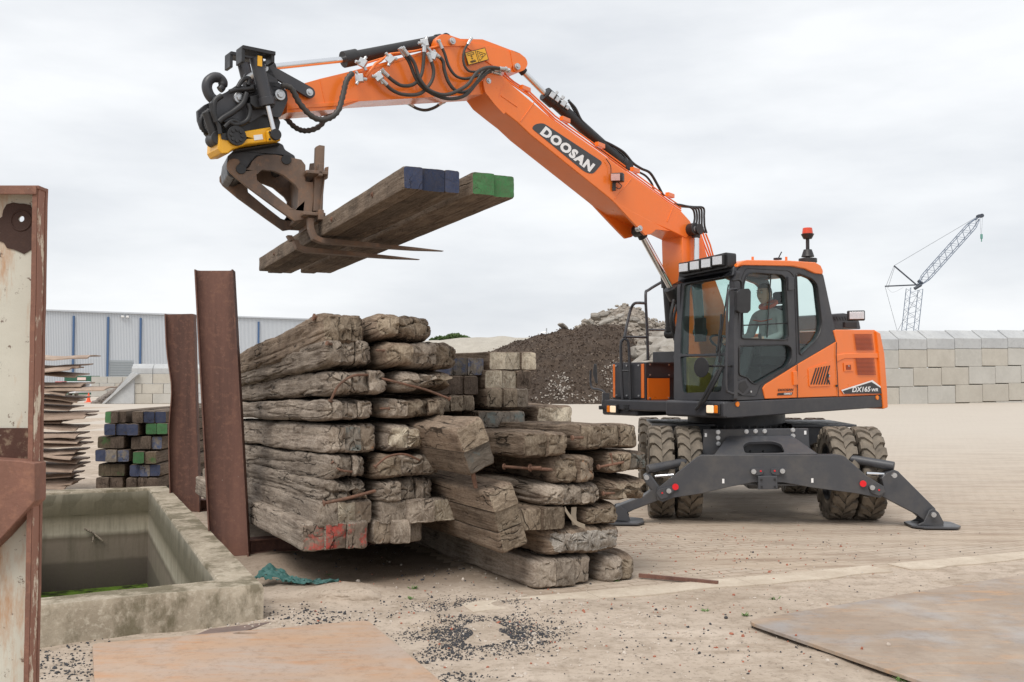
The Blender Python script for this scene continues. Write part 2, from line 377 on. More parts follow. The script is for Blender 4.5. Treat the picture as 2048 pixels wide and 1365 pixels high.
def paver_mat():
    m, nt, b = newmat('dusty_pavers'); v = coords(nt, world=True, rot=(0, 0, -R(24)))
    br = N(nt, 'ShaderNodeTexBrick', Scale=1.0); br.inputs['Brick Width'].default_value = .22; br.inputs['Row Height'].default_value = .105
    br.inputs['Mortar Size'].default_value = .009; br.inputs['Mortar Smooth'].default_value = .4; br.inputs['Bias'].default_value = 0
    br.inputs['Color1'].default_value = (.49, .405, .325, 1); br.inputs['Color2'].default_value = (.445, .375, .305, 1); br.inputs['Mortar'].default_value = (.27, .205, .15, 1)
    nt.links.new(v, br.inputs[0]); vw = coords(nt, world=True); vs_ = coords(nt, (.35, 1.4, 1), world=True, rot=(0, 0, -R(12)))
    sand = ramp(nt, nz(nt, vs_, 1.1, 9, .68), [(.42, .05), (.62, .93)])
    c = mixc(nt, sand, br.outputs[0], (.47, .385, .30))
    c = mixc(nt, ramp(nt, nz(nt, vs_, 3.1, 9, .75), [(.49, 0), (.62, .8)]), c, (.29, .215, .16))
    c = mixc(nt, ramp(nt, nz(nt, vw, .35, 5, .6), [(.4, 0), (.7, .35)]), c, (.52, .46, .39))
    c = mixc(nt, ramp(nt, nz(nt, coords(nt, (.12, 1.5, 1), world=True, rot=(0, 0, R(8))), 1.5, 8, .75), [(.53, 0), (.63, .55)]), c, (.30, .225, .17))
    c = mixc(nt, ramp(nt, nz(nt, vw, 13, 7, .8), [(.54, 0), (.64, .45)]), c, (.30, .235, .18))
    c = mixc(nt, ramp(nt, nz(nt, vw, 45, 5, .75), [(.64, 0), (.70, .55)]), c, (.15, .11, .09))
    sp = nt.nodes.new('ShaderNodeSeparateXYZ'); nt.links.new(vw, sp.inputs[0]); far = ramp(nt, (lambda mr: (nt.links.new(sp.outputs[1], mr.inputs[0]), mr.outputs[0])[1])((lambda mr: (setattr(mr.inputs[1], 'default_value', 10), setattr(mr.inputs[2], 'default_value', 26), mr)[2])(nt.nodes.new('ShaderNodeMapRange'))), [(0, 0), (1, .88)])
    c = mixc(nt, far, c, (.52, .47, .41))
    nt.links.new(c, b.inputs['Base Color']); b.inputs['Roughness'].default_value = .95; b.inputs['Specular IOR Level'].default_value = .12
    iv = nt.nodes.new('ShaderNodeMath'); iv.operation = 'MULTIPLY'; iv2 = nt.nodes.new('ShaderNodeMath'); iv2.operation = 'SUBTRACT'; iv2.inputs[0].default_value = 1
    nt.links.new(sand, iv2.inputs[1]); nt.links.new(br.outputs['Fac'], iv.inputs[0]); nt.links.new(iv2.outputs[0], iv.inputs[1])
    n = nt.nodes.new('ShaderNodeBump'); n.invert = True; n.inputs['Strength'].default_value = .5; n.inputs['Distance'].default_value = .01; nt.links.new(iv.outputs[0], n.inputs['Height'])
    bump(nt, b, nz(nt, vw, 30, 7, .75), .4, .015, n.outputs[0]); return m
bg_, bp_ = B(), B()
cache = [{}, {}]
def gv(k, i, j):
    d = cache[k]
    if (i, j) not in d: d[i, j] = (bg_, bp_)[k].verts.new((xs[i], ys[j], gz(xs[i], ys[j])))
    return d[i, j]
for i in range(len(xs)-1):
    for j in range(len(ys)-1):
        cx, cy = (xs[i]+xs[i+1])/2, (ys[j]+ys[j+1])/2
        if inpoly(cx, cy, mid): continue
        k = 1 if paved(cx, cy) else 0
        (bg_, bp_)[k].faces.new([gv(k, i, j), gv(k, i+1, j), gv(k, i+1, j+1), gv(k, i, j+1)])
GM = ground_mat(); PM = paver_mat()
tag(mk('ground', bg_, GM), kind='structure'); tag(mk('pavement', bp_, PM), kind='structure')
def concrete(name, a, bcol, c3, moss=0, vs=2, bs=.35, stain=None):
    m, nt, b = newmat(name); v = coords(nt, world=True)
    c = mixc(nt, ramp(nt, nz(nt, v, vs, 8, .65), [(.35, 0), (.65, 1)]), a, bcol)
    c = mixc(nt, ramp(nt, nz(nt, v, vs*9, 7, .7), [(.5, 0), (.7, .6)]), c, c3)
    if moss: c = mixc(nt, ramp(nt, nz(nt, coords(nt, (1, 1, .5), world=True), 3.3, 8, .7), [(.47, 0), (.57, moss)]), c, (.105, .09, .052))
    nt.links.new(c, b.inputs['Base Color']); b.inputs['Roughness'].default_value = .93; b.inputs['Specular IOR Level'].default_value = .2
    p = bump(nt, b, nz(nt, v, vs*12, 7, .7), bs, .02); bump(nt, b, nz(nt, v, 110, 3, .7), .3, .006, p); return m
KERB = concrete('kerb_concrete', (.46, .385, .305), (.60, .525, .43), (.40, .32, .24), vs=3, bs=.2)
bm = B()
for a0, a1 in ((.12, 1.1), (1.105, 2.4), (2.405, 3.75), (3.95, 5.1), (5.105, 6.5)):
    n = 14
    for k in range(n):
        p = KA+KD*(a0+(a1-a0)*k/n); q = KA+KD*(a0+(a1-a0)*(k+1)/n)
        w1 = .12+.07*noise.noise(p*3.1); w2 = .12+.07*noise.noise(q*3.1)
        hexa(bm, [p-KN*w1+Vector((0, 0, -.05)), q-KN*w2+Vector((0, 0, -.05)), q-KN*w2+Vector((0, 0, .009)), p-KN*w1+Vector((0, 0, .009))],
             [p+KN*.15+Vector((0, 0, -.05)), q+KN*.15+Vector((0, 0, -.05)), q+KN*.15+Vector((0, 0, .012)), p+KN*.15+Vector((0, 0, .012))])
bmesh.ops.remove_doubles(bm, verts=bm.verts, dist=.0004)
tag(mk('kerb', bm, KERB), kind='structure')
# ---------------------------------------------------------------- concrete pit
PITM = concrete('pit_concrete', (.29, .245, .185), (.45, .39, .305), (.60, .54, .44), moss=.72, vs=3.0, bs=.3)
def pitwall_mat():
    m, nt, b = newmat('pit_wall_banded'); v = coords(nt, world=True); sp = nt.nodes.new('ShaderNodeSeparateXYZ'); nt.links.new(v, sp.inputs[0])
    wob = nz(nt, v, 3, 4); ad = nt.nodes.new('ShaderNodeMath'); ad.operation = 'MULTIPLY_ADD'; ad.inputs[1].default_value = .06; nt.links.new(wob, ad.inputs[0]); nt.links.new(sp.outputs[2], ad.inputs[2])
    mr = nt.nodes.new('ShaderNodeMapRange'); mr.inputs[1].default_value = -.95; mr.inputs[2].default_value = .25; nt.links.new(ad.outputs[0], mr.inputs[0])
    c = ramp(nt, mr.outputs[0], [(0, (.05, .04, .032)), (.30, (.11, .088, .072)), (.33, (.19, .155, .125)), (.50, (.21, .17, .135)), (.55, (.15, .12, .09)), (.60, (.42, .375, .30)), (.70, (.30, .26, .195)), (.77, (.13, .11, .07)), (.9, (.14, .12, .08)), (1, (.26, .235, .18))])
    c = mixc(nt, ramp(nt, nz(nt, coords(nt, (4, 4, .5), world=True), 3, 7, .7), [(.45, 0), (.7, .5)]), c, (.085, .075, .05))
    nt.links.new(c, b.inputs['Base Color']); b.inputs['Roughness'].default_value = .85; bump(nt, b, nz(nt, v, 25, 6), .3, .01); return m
bm = B()
ZT = .23; DEP = -1.4
def wallprism(bm, a, b, c, d, z0, z1, n=26, mi=0, rough=.004):   # a-b outer edge, d-c inner edge, subdivided and worn
    rows = []
    for i in range(n+1):
        t = i/n; o = a.lerp(b, t); q = d.lerp(c, t); w = .022+.014*noise.noise(o*3)
        ring = [(o.x, o.y, z0), (o.x, o.y, z1-w), (*(o.lerp(q, w*1.6)).xy, z1), (*(q.lerp(o, w*2.0)).xy, z1), (q.x, q.y, z1-w), (q.x, q.y, z0)]
        rows.append([bm.verts.new(Vector(p)+noise.noise_vector(Vector(p)*6)*rough) for p in ring])
    for r1, r2 in zip(rows, rows[1:]):
        for k in range(5): bm.faces.new([r1[k], r1[k+1], r2[k+1], r2[k]]).material_index = mi if k < 4 else 1
    bm.faces.new(rows[0]); bm.faces.new(rows[-1][::-1])
c1 = pO1; pit = empty('concrete_pit', pO1.xy.to_3d(), 'mossy open concrete pit with green duckweed on the water at its bottom', 'concrete pit')
wallprism(bm, pO1, pO2, pI2, pI1, -.05, ZT)
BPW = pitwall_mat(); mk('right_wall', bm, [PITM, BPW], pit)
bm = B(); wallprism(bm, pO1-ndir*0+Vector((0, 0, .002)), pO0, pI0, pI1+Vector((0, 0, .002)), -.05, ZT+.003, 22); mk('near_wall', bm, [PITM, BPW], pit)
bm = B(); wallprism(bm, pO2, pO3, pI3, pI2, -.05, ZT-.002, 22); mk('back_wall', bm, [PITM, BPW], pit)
bm = B()                                        # lining below ground
for a, b_ in ((pI1, pI2), (pI2, pI3), (pI3, pI0), (pI0, pI1)):
    n = 12
    for i in range(n):
        p, q = a.lerp(b_, i/n), a.lerp(b_, (i+1)/n)
        bm.faces.new([bm.verts.new((p.x, p.y, DEP)), bm.verts.new((q.x, q.y, DEP)), bm.verts.new((q.x, q.y, ZT-.035)), bm.verts.new((p.x, p.y, ZT-.035))])
bmesh.ops.remove_doubles(bm, verts=bm.verts, dist=.001)
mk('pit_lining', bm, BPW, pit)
mw, nt_, b_ = newmat('duckweed_water'); v = coords(nt_, world=True)
cc = mixc(nt_, ramp(nt_, nz(nt_, v, 5, 8, .7), [(.40, 0), (.5, 1)]), (.015, .018, .008), (.10, .18, .02)); nt_.links.new(cc, b_.inputs['Base Color']); b_.inputs['Roughness'].default_value = .35; bump(nt_, b_, nz(nt_, v, 120, 3), .4, .004)
bm = B(); bm.faces.new([bm.verts.new((p.x, p.y, -.93)) for p in (pI0, pI1, pI2, pI3)]); tag(mk('water', bm, mw), kind='structure')
bm = B(); tube(bm, [PL(172, 1057, pI3, bdir)-Vector((0, .04, 0)), PL(190, 1068, pI3, bdir)-Vector((0, .03, 0)), PL(208, 1081, pI3, bdir)-Vector((0, .04, 0))], .012, n=6)
tube(bm, [PL(190, 1068, pI3, bdir)-Vector((0, .03, 0)), PL(188, 1083, pI3, bdir)-Vector((0, .04, 0))], .008, n=6)
tag(mk('stick', bm, W_OLD), 'short forked twig stuck on the inner back wall of the pit', 'stick')
# ---------------------------------------------------------------- timber beams and mats
def beam_bm(w, h, L, seed, ero=.5, nu=32, nv=44, gap=.0015, broken=0, x0=0, W=None, inl=False, inr=False, sidx=0):
    """one timber of a bolted mat: worn on the mat's outer faces, tight against its neighbours"""
    W = W or w; bm = B(); sv = Vector((seed*3.7, seed*1.3, seed*7.1)); cr = min(.006+.060*ero, .45*h); hw, hh = w/2-gap, h/2; wc = W/2
    per = []; tot = 4*(hw+hh)
    for k in range(nu):
        t = k/nu*tot
        if t < 2*hw: p = (-hw+t, -hh)
        elif t < 2*hw+2*hh: p = (hw, -hh+t-2*hw)
        elif t < 4*hw+2*hh: p = (hw-(t-2*hw-2*hh), hh)
        else: p = (-hw, hh-(t-4*hw-2*hh))
        x, z = p; c = (.006+.006*ero if (inl if x < 0 else inr) else cr); c = min(c, hw*.9)
        cx = max(-hw+c, min(hw-c, x)); cz = max(-hh+c, min(hh-c, z)); d = Vector((x-cx, z-cz))
        if d.length > 1e-6: d = d.normalized()*c; x, z = cx+d.x, cz+d.y
        per.append((x, z))
    def ringat(y, s):
        r = []
        for x, z in per:
            X = x0+w/2+x; q = Vector((X, y, z))
            n1 = noise.noise(Vector((X*4, y*1.5, z*4))+sv); n2 = noise.noise(Vector((X*24, y*1.8, z*24))+sv); n3 = noise.noise(Vector((X*15, y*9, z*15))+sv)
            g = abs(noise.noise(Vector((X*10, y*.8, z*13))-sv)); gr = max(0, .11-g)/.11
            fb = abs(noise.noise(Vector((X*34, y*1.1, z*34))+sv)); fb2 = max(0, .16-abs(noise.noise(Vector((X*17, y*.5, z*21))-sv)))/.16
            dd = ero*(.030*n1+.005*n2+.007*n3-.018*gr-.005*fb-.009*fb2)-.0015*abs(n3)
            if broken and y < broken:
                g2 = abs(noise.noise(Vector((X*6, 2, z*8))-sv)); dd -= (1-y/broken)*(.01+.09*max(0, .3-g2))
            sx = 0 if ((inl and x < -hw*.8) or (inr and x > hw*.8)) else 1
            l = math.hypot(x, z)+1e-6; xx = x*(1+sx*dd/l); zz = z*(1+dd/l)
            u = abs(X-wc)/wc; yy = y
            if y < .16:
                f = 1-y/.16
                yy += f*(ero*(.05*u**3+.05*noise.noise(Vector((X*5, 5+sidx*2, z*6))+sv)+.012*noise.noise(Vector((X*22, 7, z*22))+sv)))
                if broken: yy -= f*broken*.5*max(-.1, noise.noise(Vector((X*10, 9, z*20))-sv)*1.4)
            Xs = wc+(x0+w/2+xx-wc)*(1-(1-s)*min(1, h/W*1.1)); r.append(bm.verts.new((Xs-x0, yy, zz*s+h/2)))
        return r
    er = .125*ero+.003
    yl = [0, er*.3, er, er*2]+[er*2+(L-er*2)*((j/nv)**1.6) for j in range(1, nv+1)]
    tp = [1-.33*ero-.015, 1-.15*ero-.004, 1-.04*ero, 1]
    rings = [ringat(y, tp[i] if i < 4 else 1) for i, y in enumerate(yl)]
    for a, b in zip(rings, rings[1:]):
        for k in range(nu): bm.faces.new([a[k], a[(k+1) % nu], b[(k+1) % nu], b[k]])
    cx = sum(v.co.x for v in rings[0])/nu; cy = sum(v.co.y for v in rings[0])/nu; cz = h/2; prev = rings[0]
    for s in (.88, .68, .42, .18):
        r = []
        for v in rings[0]:
            x = cx+(v.co.x-cx)*s; z = cz+(v.co.z-cz)*s; X = x+x0
            ck = max(0, .07-abs(noise.noise(Vector((X*8, 3, z*9))+sv)))/.07
            y = cy+(v.co.y-cy)*s-ero*.035*(1-s)+ero*(.022*noise.noise(Vector((X*13, 1, z*13))+sv)+.035*ck)
            r.append(bm.verts.new((x, y, z)))
        for k in range(nu): bm.faces.new([r[k], r[(k+1) % nu], prev[(k+1) % nu], prev[k]]).material_index = 1
        prev = r
    bm.faces.new(prev).material_index = 1
    bm.faces.new(rings[-1]).material_index = 1
    return bm
seedc = [0]
def timber_mat(M, W, h, L, n, label, group, mats, ero, rods=(), cat='timber mat', nu=32, nv=44, broken=0, jit=.03, widths=None, name='timber_mat', blabels=None):
    root = empty(name, None, label, cat, group, M=M)
    ws = widths or [W/n]*n; x = 0; tw = sum(ws); seedc[0] += 1; ms_ = seedc[0]
    for i, bw in enumerate(ws):
        seedc[0] += 1; s = seedc[0]; rnd = random.Random(s)
        bm = beam_bm(bw, h, L+rnd.uniform(-.1, .1), ms_, ero, nu, nv, broken=broken if (broken and i >= n-2) else 0, x0=x, W=tw, inl=i > 0, inr=i < n-1, sidx=i*ero)
        m = mats[i % len(mats)] if isinstance(mats, list) else mats
        o = mk('timber', bm, list(m), root, M=M @ Matrix.Translation((x, rnd.uniform(-jit, jit), rnd.uniform(-.3, .3)*jit*.3)), smooth=50)
        if blabels and blabels[i]: o['label'] = blabels[i]
        x += bw
    for pts, r in rods:
        bm = B(); pts = [M @ Vector(p) for p in pts]; tube(bm, pts, r*.72, n=8); cyl(bm, pts[0], pts[0]+(pts[0]-pts[1]).normalized()*.012, r*1.45, n=10); mk('steel_rod', bm, ROD, root, recalc=True)
    return root
def mat_px(base, pxl, yb, yt, pxr, L, n, label, group, mats, ero, yaw=AW, pitch=0, roll=0, rods=(), back=0, **kw):
    rt = Vector((math.cos(AW), math.sin(AW), 0))
    base = base+AWAY*back; c = PL(pxl, yb, base, rt); W = (PL(pxr, yb, base, rt)-c).length
    h = (PL(pxl, yt, base, rt).z-c.z)*(.94 if ero > .55 else 1)
    M = Matrix.Translation(c) @ Matrix.Rotation(yaw, 4, 'Z') @ Matrix.Rotation(pitch, 4, 'X') @ Matrix.Rotation(roll, 4, 'Y')
    return timber_mat(M, W, h, L, n, label, group, mats, ero, rods, **kw)
base1 = P(606, 1107, 7.45)
GL, GR = 'weathered timber mats in the tall left stack', 'weathered timber mats in the tall left stack'
O = (W_OLD, W_OLDE); BR_ = (W_BRN, W_BRNE)
def rod(x, z, y0=-.0, dx=.12): return ((x, y0, z), (x+dx, y0, z))
rows = [
 # pxl yb yt pxr n mats ero pitch label, then the right one
 ((606, 1107, 1049, 735, 3, [(W_OLD, W_RED)], .35, -.5, 'bottom mat of the tall stack beside the leaning piles, red paint across its end'),
  (748, 1093, 1042, 852, 3, [(W_OLD, W_ORG), O, O], .35, -.5, 'lowest mat of the tall stack, right of the one with red paint across its end')),
 ((634, 1060, 1004, 751, 3, [O, (W_OLD, W_PALE), (W_OLD, W_ORG)], .5, -1.5, 'grey mat lying directly on the red ended mat'),
  (760, 1053, 1003, 916, 3, [O, O, (W_OLD, W_PALE)], .35, -1.2, 'square ended grey mat reaching farthest right near the tall stack\'s foot')),
 ((640, 1014, 953, 745, 3, [O], 1.0, -2.1, 'split rotten mat with a thick straight rod across its end, third from below'),
  (757, 1010, 957, 876, 3, [O], .8, -1.8, 'cracked mat right of the thick straight rod in the tall stack')),
 ((650, 962, 907, 735, 3, [O], 1.0, -2.0, 'dark grooved mat with a small bent ring bolt, under the orange speckled mat'),
  (752, 958, 905, 890, 3, [BR_, O, O], .9, -1.8, 'round nosed mat with a wavy rod over its end, fourth from below')),
 ((652, 911, 845, 762, 3, [O, (W_OLD, W_TEAL), (W_OLD, W_ORG)], .6, -1.6, 'pale mat with orange specks on its end, middle of the tall stack'),
  (772, 905, 843, 893, 3, [(W_OLD, W_PALE), (W_OLD, W_PALE), (W_OLD, W_TEAL)], .8, -1.5, 'pale mat with splintered frayed end, middle of the tall stack')),
 ((640, 843, 796, 755, 3, [O], .75, -1.4, 'smooth round ended mat just above the orange specked one'),
  (768, 838, 795, 897, 3, [O, BR_, BR_], .95, -1.3, 'ragged mat with a knobbly end above the splintered pale one')),
 ((655, 790, 736, 778, 3, [O], .9, -2.1, 'mat with a hooked rusty bolt hanging from its end, third from the top'),
  (792, 783, 738, 912, 3, [O, O, BR_], 1.0, -1.6, 'broken pointed mat above the long slanting rod')),
 ((640, 733, 672, 752, 3, [O], .85, -3.1, 'second highest mat on the left with a round bolt head in its side'),
  (765, 738, 679, 925, 3, [BR_, O, BR_], .95, -2.4, 'second highest mat on the right with rounded cracked noses')),
 ((640, 689, 618, 740, 3, [BR_], .9, -4.5, 'topmost mat on the left, bulging and dark with moss'),
  (750, 678, 620, 876, 3, [BR_, BR_, BR_], 1.0, -3.6, 'topmost mat on the right with an orange paint stroke')),
]
for i, pair in enumerate(rows):
    for k, (a, yb, yt, c_, n, ms, ero, pit_, lab) in enumerate(pair):
        rods = []
        if (i, k) == (2, 0): rods = [(((.02, -.05, .03), (.2, -.07, .06), (.42, -.04, .10)), .017)]
        if (i, k) == (3, 0): rods = [(((.06, -.01, .13), (.10, -.05, .08), (.2, -.03, .06)), .012)]
        if (i, k) == (3, 1): rods = [(((-.02, -.05, .10), (.08, -.06, .17), (.22, -.05, .18), (.34, -.05, .13)), .012)]
        if (i, k) == (6, 0): rods = [(((.02, -.02, -.04), (.07, -.06, .07), (.18, -.06, .14), (.34, .02, .15)), .014)]
        if (i, k) == (6, 1): rods = [(((.42, -.06, -.06), (.2, -.04, .02), (-.12, .0, .10)), .013)]
        if (i, k) == (7, 0): rods = [(((.05, -.04, .17), (.14, .01, .16)), .012), (((.68, -.01, .12), (.45, .03, .13)), .013)]
        if (i, k) == (5, 0): rods = [(((.54, -.0, .09), (.48, .03, .09)), .01)]
        if (i, k) == (8, 0): rods = [(((-.005, .12, .22), (.05, .12, .21)), .02)]
        mat_px(base1, a, yb, yt, c_, 4.6+.15*math.sin(i*2.3+k), n, lab, GL, ms, ero, yaw=AW+R(random.uniform(-.5, .5)), pitch=R(pit_), rods=rods, broken=.35 if (i, k) in ((2, 0), (4, 1), (6, 1)) else 0, nu=60, nv=84, jit=.05)
base2 = G(1070, 1183)
GS = 'timber mats in the low stack near the excavator'
low = [
 (1070, 1183, 1122, 1190, 3, [O], .45, 'long bottom mat lying on the sand at the front of the low stack', 0),
 (1203, 1170, 1110, 1278, 2, [(W_OLD, W_OLDE), BR_], .9, 'crumbling ground level mat at the right foot of the low stack', .05),
 (1098, 1118, 1056, 1252, 3, [(W_BRN, W_CRUST)], .9, 'mat with crusted pale end, second from the ground in the low stack', 0),
 (1036, 1066, 1018, 1128, 2, [BR_], .3, 'square mat beside the hanging strap in the low stack', .03),
 (1166, 1055, 1011, 1243, 2, [BR_], .8, 'short dark mat right of the hanging strap', .03),
 (1080, 1021, 968, 1207, 3, [O], .9, 'round nosed grey mat above the strap in the low stack', 0),
 (1216, 1007, 955, 1306, 2, [BR_], 1.0, 'deeply split mat pointing at the outrigger of the excavator', 0),
 (1110, 971, 909, 1200, 2, [BR_, (W_BRN, W_ORG)], .8, 'mat with a rusty broken bolt along its side, near the low stack\'s top', 0),
 (1212, 946, 902, 1302, 2, [BR_, (W_BRN, W_TEAL)], .7, 'mat with greenish end and a rusty rod beside the dual tyres', .03),
 (1050, 918, 862, 1141, 2, [BR_], .6, 'broad brown mat with a dark burn on its end, top left of the low stack', 0),
 (1160, 902, 846, 1281, 3, [BR_, BR_, (W_BRN, W_BRNE)], .6, 'broad brown mat with a long crack in its end, top right of the low stack', 0),
]
for a, yb, yt, c_, n, ms, ero, lab, bk in low:
    rods = []
    if 'rusty rod beside' in lab: rods = [(((-.08, -.03, .05), (.0, -.03, .06), (.13, -.05, .08)), .014), (((.02, -.04, .14), (.04, -.04, .06)), .008)]
    if 'deeply split' in lab: rods = [(((-.05, -.02, .08), (.04, -.03, .08)), .012)]
    if 'broken bolt' in lab: rods = [(((-.27, .30, .13), (-.04, -.03, .12)), .016), (((-.15, .1, .13), (-.10, .03, .13)), .02)]
    if 'long crack' in lab: rods = [(((-.06, .0, .10), (.03, .0, .10)), .014)]
    mat_px(base2, a, yb, yt, c_, 4.6, n, lab, GS, ms, ero, yaw=AW+R(random.uniform(-.6, .6)), rods=rods, back=bk, pitch=R(-1.6 if 'broad brown' in lab else (-.8 if yb < 975 else 0)), broken=.3 if 'split' in lab else 0, nu=60, nv=84, jit=.04)
base3 = P(955, 858, 8.8)
NB = (W_BRN, W_PALE)
upper = [
 (955, 858, 824, 1054, 3, [(W_BRN, W_TEAL)], .2, 'thin mat with bluish grey end on top of the low stack', 0),
 (1072, 851, 812, 1152, 2, [NB, NB], .55, 'pale cracked mat on the low stack reaching right past the others', .3),
 (870, 827, 790, 953, 3, [BR_], .5, 'dark mat in the second layer behind the rotten knobbly mats', .1),
 (974, 818, 776, 1062, 3, [BR_, BR_, O], .35, 'plain brown mat between the pale cracked mat and the speckled one', .1),
 (868, 791, 752, 957, 3, [(W_BRN, W_DARKE)], .2, 'flat dark grey mat just beneath the blue smeared one', .15),
 (968, 780, 740, 1066, 3, [NB, NB, (W_BRN, W_DARKE)], .3, 'mat with speckled whitish end, second from the top behind', .15),
 (866, 752, 714, 970, 3, [(W_BRN, W_BLUEE)], .2, 'top mat with blue paint smeared along its end', .2),
 (978, 741, 703, 1073, 3, [NB], .2, 'top mat with bright cream end in front of the dark heap', .2),
]
for a, yb, yt, c_, n, ms, ero, lab, bk in upper:
    mat_px(base3, a, yb, yt, c_, 4.2, n, lab, 'thinner timber mats piled behind on the low stack', ms, ero, yaw=AW+R(random.uniform(-.6, .6)), back=bk, nu=28, nv=36)
# two mats on edge leaning against the low stack
rt = RIGHT
for (bx, by), (tx, ty), hh, rl, lab, n, bk in (((1060, 1088), (1020, 964), .23, 107, 'lower of two mats standing on edge, mossy on top and cracked at its foot', 3, -.02), ((1000, 928), (962, 834), .24, 112, 'upper leaning mat on edge with a blue chalk mark on its end', 2, .02)):
    c = PL(bx, by, base2, rt); t = PL(tx, ty, base2, rt); W = (t-c).length
    M = Matrix.Translation(c+AWAY*bk) @ Matrix.Rotation(AW, 4, 'Z') @ Matrix.Rotation(-R(rl), 4, 'Y')
    timber_mat(M, W, hh, 4.0, n, lab, 'mats on edge leaning on the low stack', [(W_BRN, W_BRNE)] if n == 3 else [(W_BRN, W_TEAL), BR_], .3, nu=36, nv=50)
bm = B(); c = PL(955, 925, base2, rt)+AWAY*.12; d = PL(968, 980, base2, rt)+AWAY*.14
tube(bm, [c, c.lerp(d, .5), d], .016, n=8); tag(mk('steel_rod', bm, ROD), 'short rusty rod joining the two leaning mats', 'rod')
# strap
bm = B(); q = [PL(x, y, base2, rt)-AWAY*.01 for x, y in ((1128, 1022), (1137, 1036), (1150, 1050), (1168, 1058))]
for a_, b2 in zip(smoothpath(q), smoothpath(q)[1:]): hexa(bm, [a_, b2, b2+Vector((0, 0, .035)), a_+Vector((0, 0, .035))], [p-AWAY*.006 for p in (a_, b2, b2+Vector((0, 0, .035)), a_+Vector((0, 0, .035)))])
q = [PL(x, y, base2, rt)+AWAY*.03 for x, y in ((1147, 1016), (1146, 1034), (1149, 1052))]
for a_, b2 in zip(q, q[1:]): hexa(bm, [a_, b2, b2+rt*.045, a_+rt*.045], [p+AWAY*.004 for p in (a_, b2, b2+rt*.045, a_+rt*.045)])
tag(mk('strap', bm, simple('webbing', (.30, .25, .19), .9, bmp=.3)), 'faded webbing strap hanging in the low stack beside the square mat', 'strap')
# ---------------------------------------------------------------- mats held by the forks
hA = P(806, 331, 6.8); hB = P(515, 517, 11.95); hy = (hB-hA).normalized(); hx0 = Vector((-hy.y, hy.x, 0)).normalized()*-1; hz = hx0.cross(hy).normalized(); hx = hy.cross(hz).normalized()
HL = (hB-hA).length; hT = .163
def Mh(o): return Matrix(((hx.x, hy.x, hz.x, o.x), (hx.y, hy.y, hz.y, o.y), (hx.z, hy.z, hz.z, o.z), (0, 0, 0, 1)))
def along(px, py): return (hit(px, py, hA, hy)-hA).dot(hx)
w0 = [along(806, 331), along(844, 338), along(892, 345), along(922, 351)]; w1 = [along(939, 352), along(984, 362), along(1029, 373)]
BG = (W_NEW, W_BLUE); GG = (W_NEW, W_GREEN)
timber_mat(Mh(hA-hz*hT), 0, hT, HL, 3, 'three beam mat with blue painted ends resting on the fork tines', 'mats carried by the forks', [BG], .12, nu=36, nv=50, widths=[w0[1], w0[2]-w0[1], w0[3]-w0[2]], jit=.02)
timber_mat(Mh(hA+hx*(w1[0]+.012)-hz*hT), 0, hT, HL-.15, 2, 'two beam mat with bright green painted ends on the fork tines', 'mats carried by the forks', [GG], .12, nu=36, nv=50, widths=[w1[1]-w1[0], w1[2]-w1[1]], jit=.02)
mt = [o for o in C.objects if o.name.startswith('timber_mat') and 'blue painted ends resting' in o.get('label', '')][0]
for s_, zz in ((.75, .09), (2.0, .09), (4.6, .09)):
    bm = B(); p = hA-hz*hT+hy*s_+hz*zz; cyl(bm, p-hx*.004, p+hx*.02, .022, n=14, cap=True); cyl(bm, p-hx*.012, p+hx*.01, .012, n=6); mk('bolt', bm, ROD, mt)
# ---------------------------------------------------------------- blue and green ended mats behind the pit
D3 = 13.1; b3 = P(190, 975, D3); q3 = Vector((math.cos(R(3)), math.sin(R(3)), 0))
BL_, GN_, DG_, DK_ = (W_NEW, W_BLUE), (W_NEW, W_GREEN), (W_NEW, W_DULLG), (W_NEW, W_DARKE)
spec = [((207, 250, 847, 823), [GN_, DK_, DK_], 'with one green and two brown ends'), ((262, 330, 847, 823), [DK_, BL_, BL_], 'with brown and blue ends'),
        ((208, 277, 872, 848), [BL_], 'with three blue ends'), ((288, 333, 870, 847), [GN_, GN_], 'with two bright green ends'),
        ((192, 247, 898, 874), [DG_, DK_], 'with chipped dull green and brown ends'), ((257, 320, 900, 874), [DK_, DK_, (W_NEW, W_BLUEE)], 'with brown and faded blue ends'),
        ((188, 258, 925, 900), [BL_, (W_NEW, W_BLUEE), (W_NEW, W_BLUEE)], 'with worn blue ends'), ((267, 314, 928, 903), [GN_, DG_], 'with two worn green ends'),
        ((191, 247, 954, 929), [DG_], 'with dull green ends'), ((256, 320, 954, 930), [BL_, (W_NEW, W_BLUEE), BL_], 'with dirty blue ends'),
        ((189, 242, 981, 956), [DK_], 'with bare dark ends'), ((251, 314, 981, 956), [DK_], 'with bare dirty ends')]
for i, ((a, c_, yb, yt), ms, lab) in enumerate(spec):
    c = PL(a, yb, b3, q3); W = (PL(c_, yb, b3, q3)-c).length; h = PL(a, yt, b3, q3).z-c.z
    M = Matrix.Translation(c+Vector((0, random.uniform(-.05, .08), 0))) @ Matrix.Rotation(R(3+random.uniform(-1, 1)), 4, 'Z')
    lay = ['top', 'second', 'third', 'fourth', 'fifth', 'lowest'][i//2]
    timber_mat(M, W, h, 4.4, len(ms) if len(ms) > 1 else (3 if W > .38 else 2), 'mat %s, %s layer of the stack behind the pit' % (lab, lay), 'painted mats stacked behind the pit', ms, .14, nu=20, nv=14)
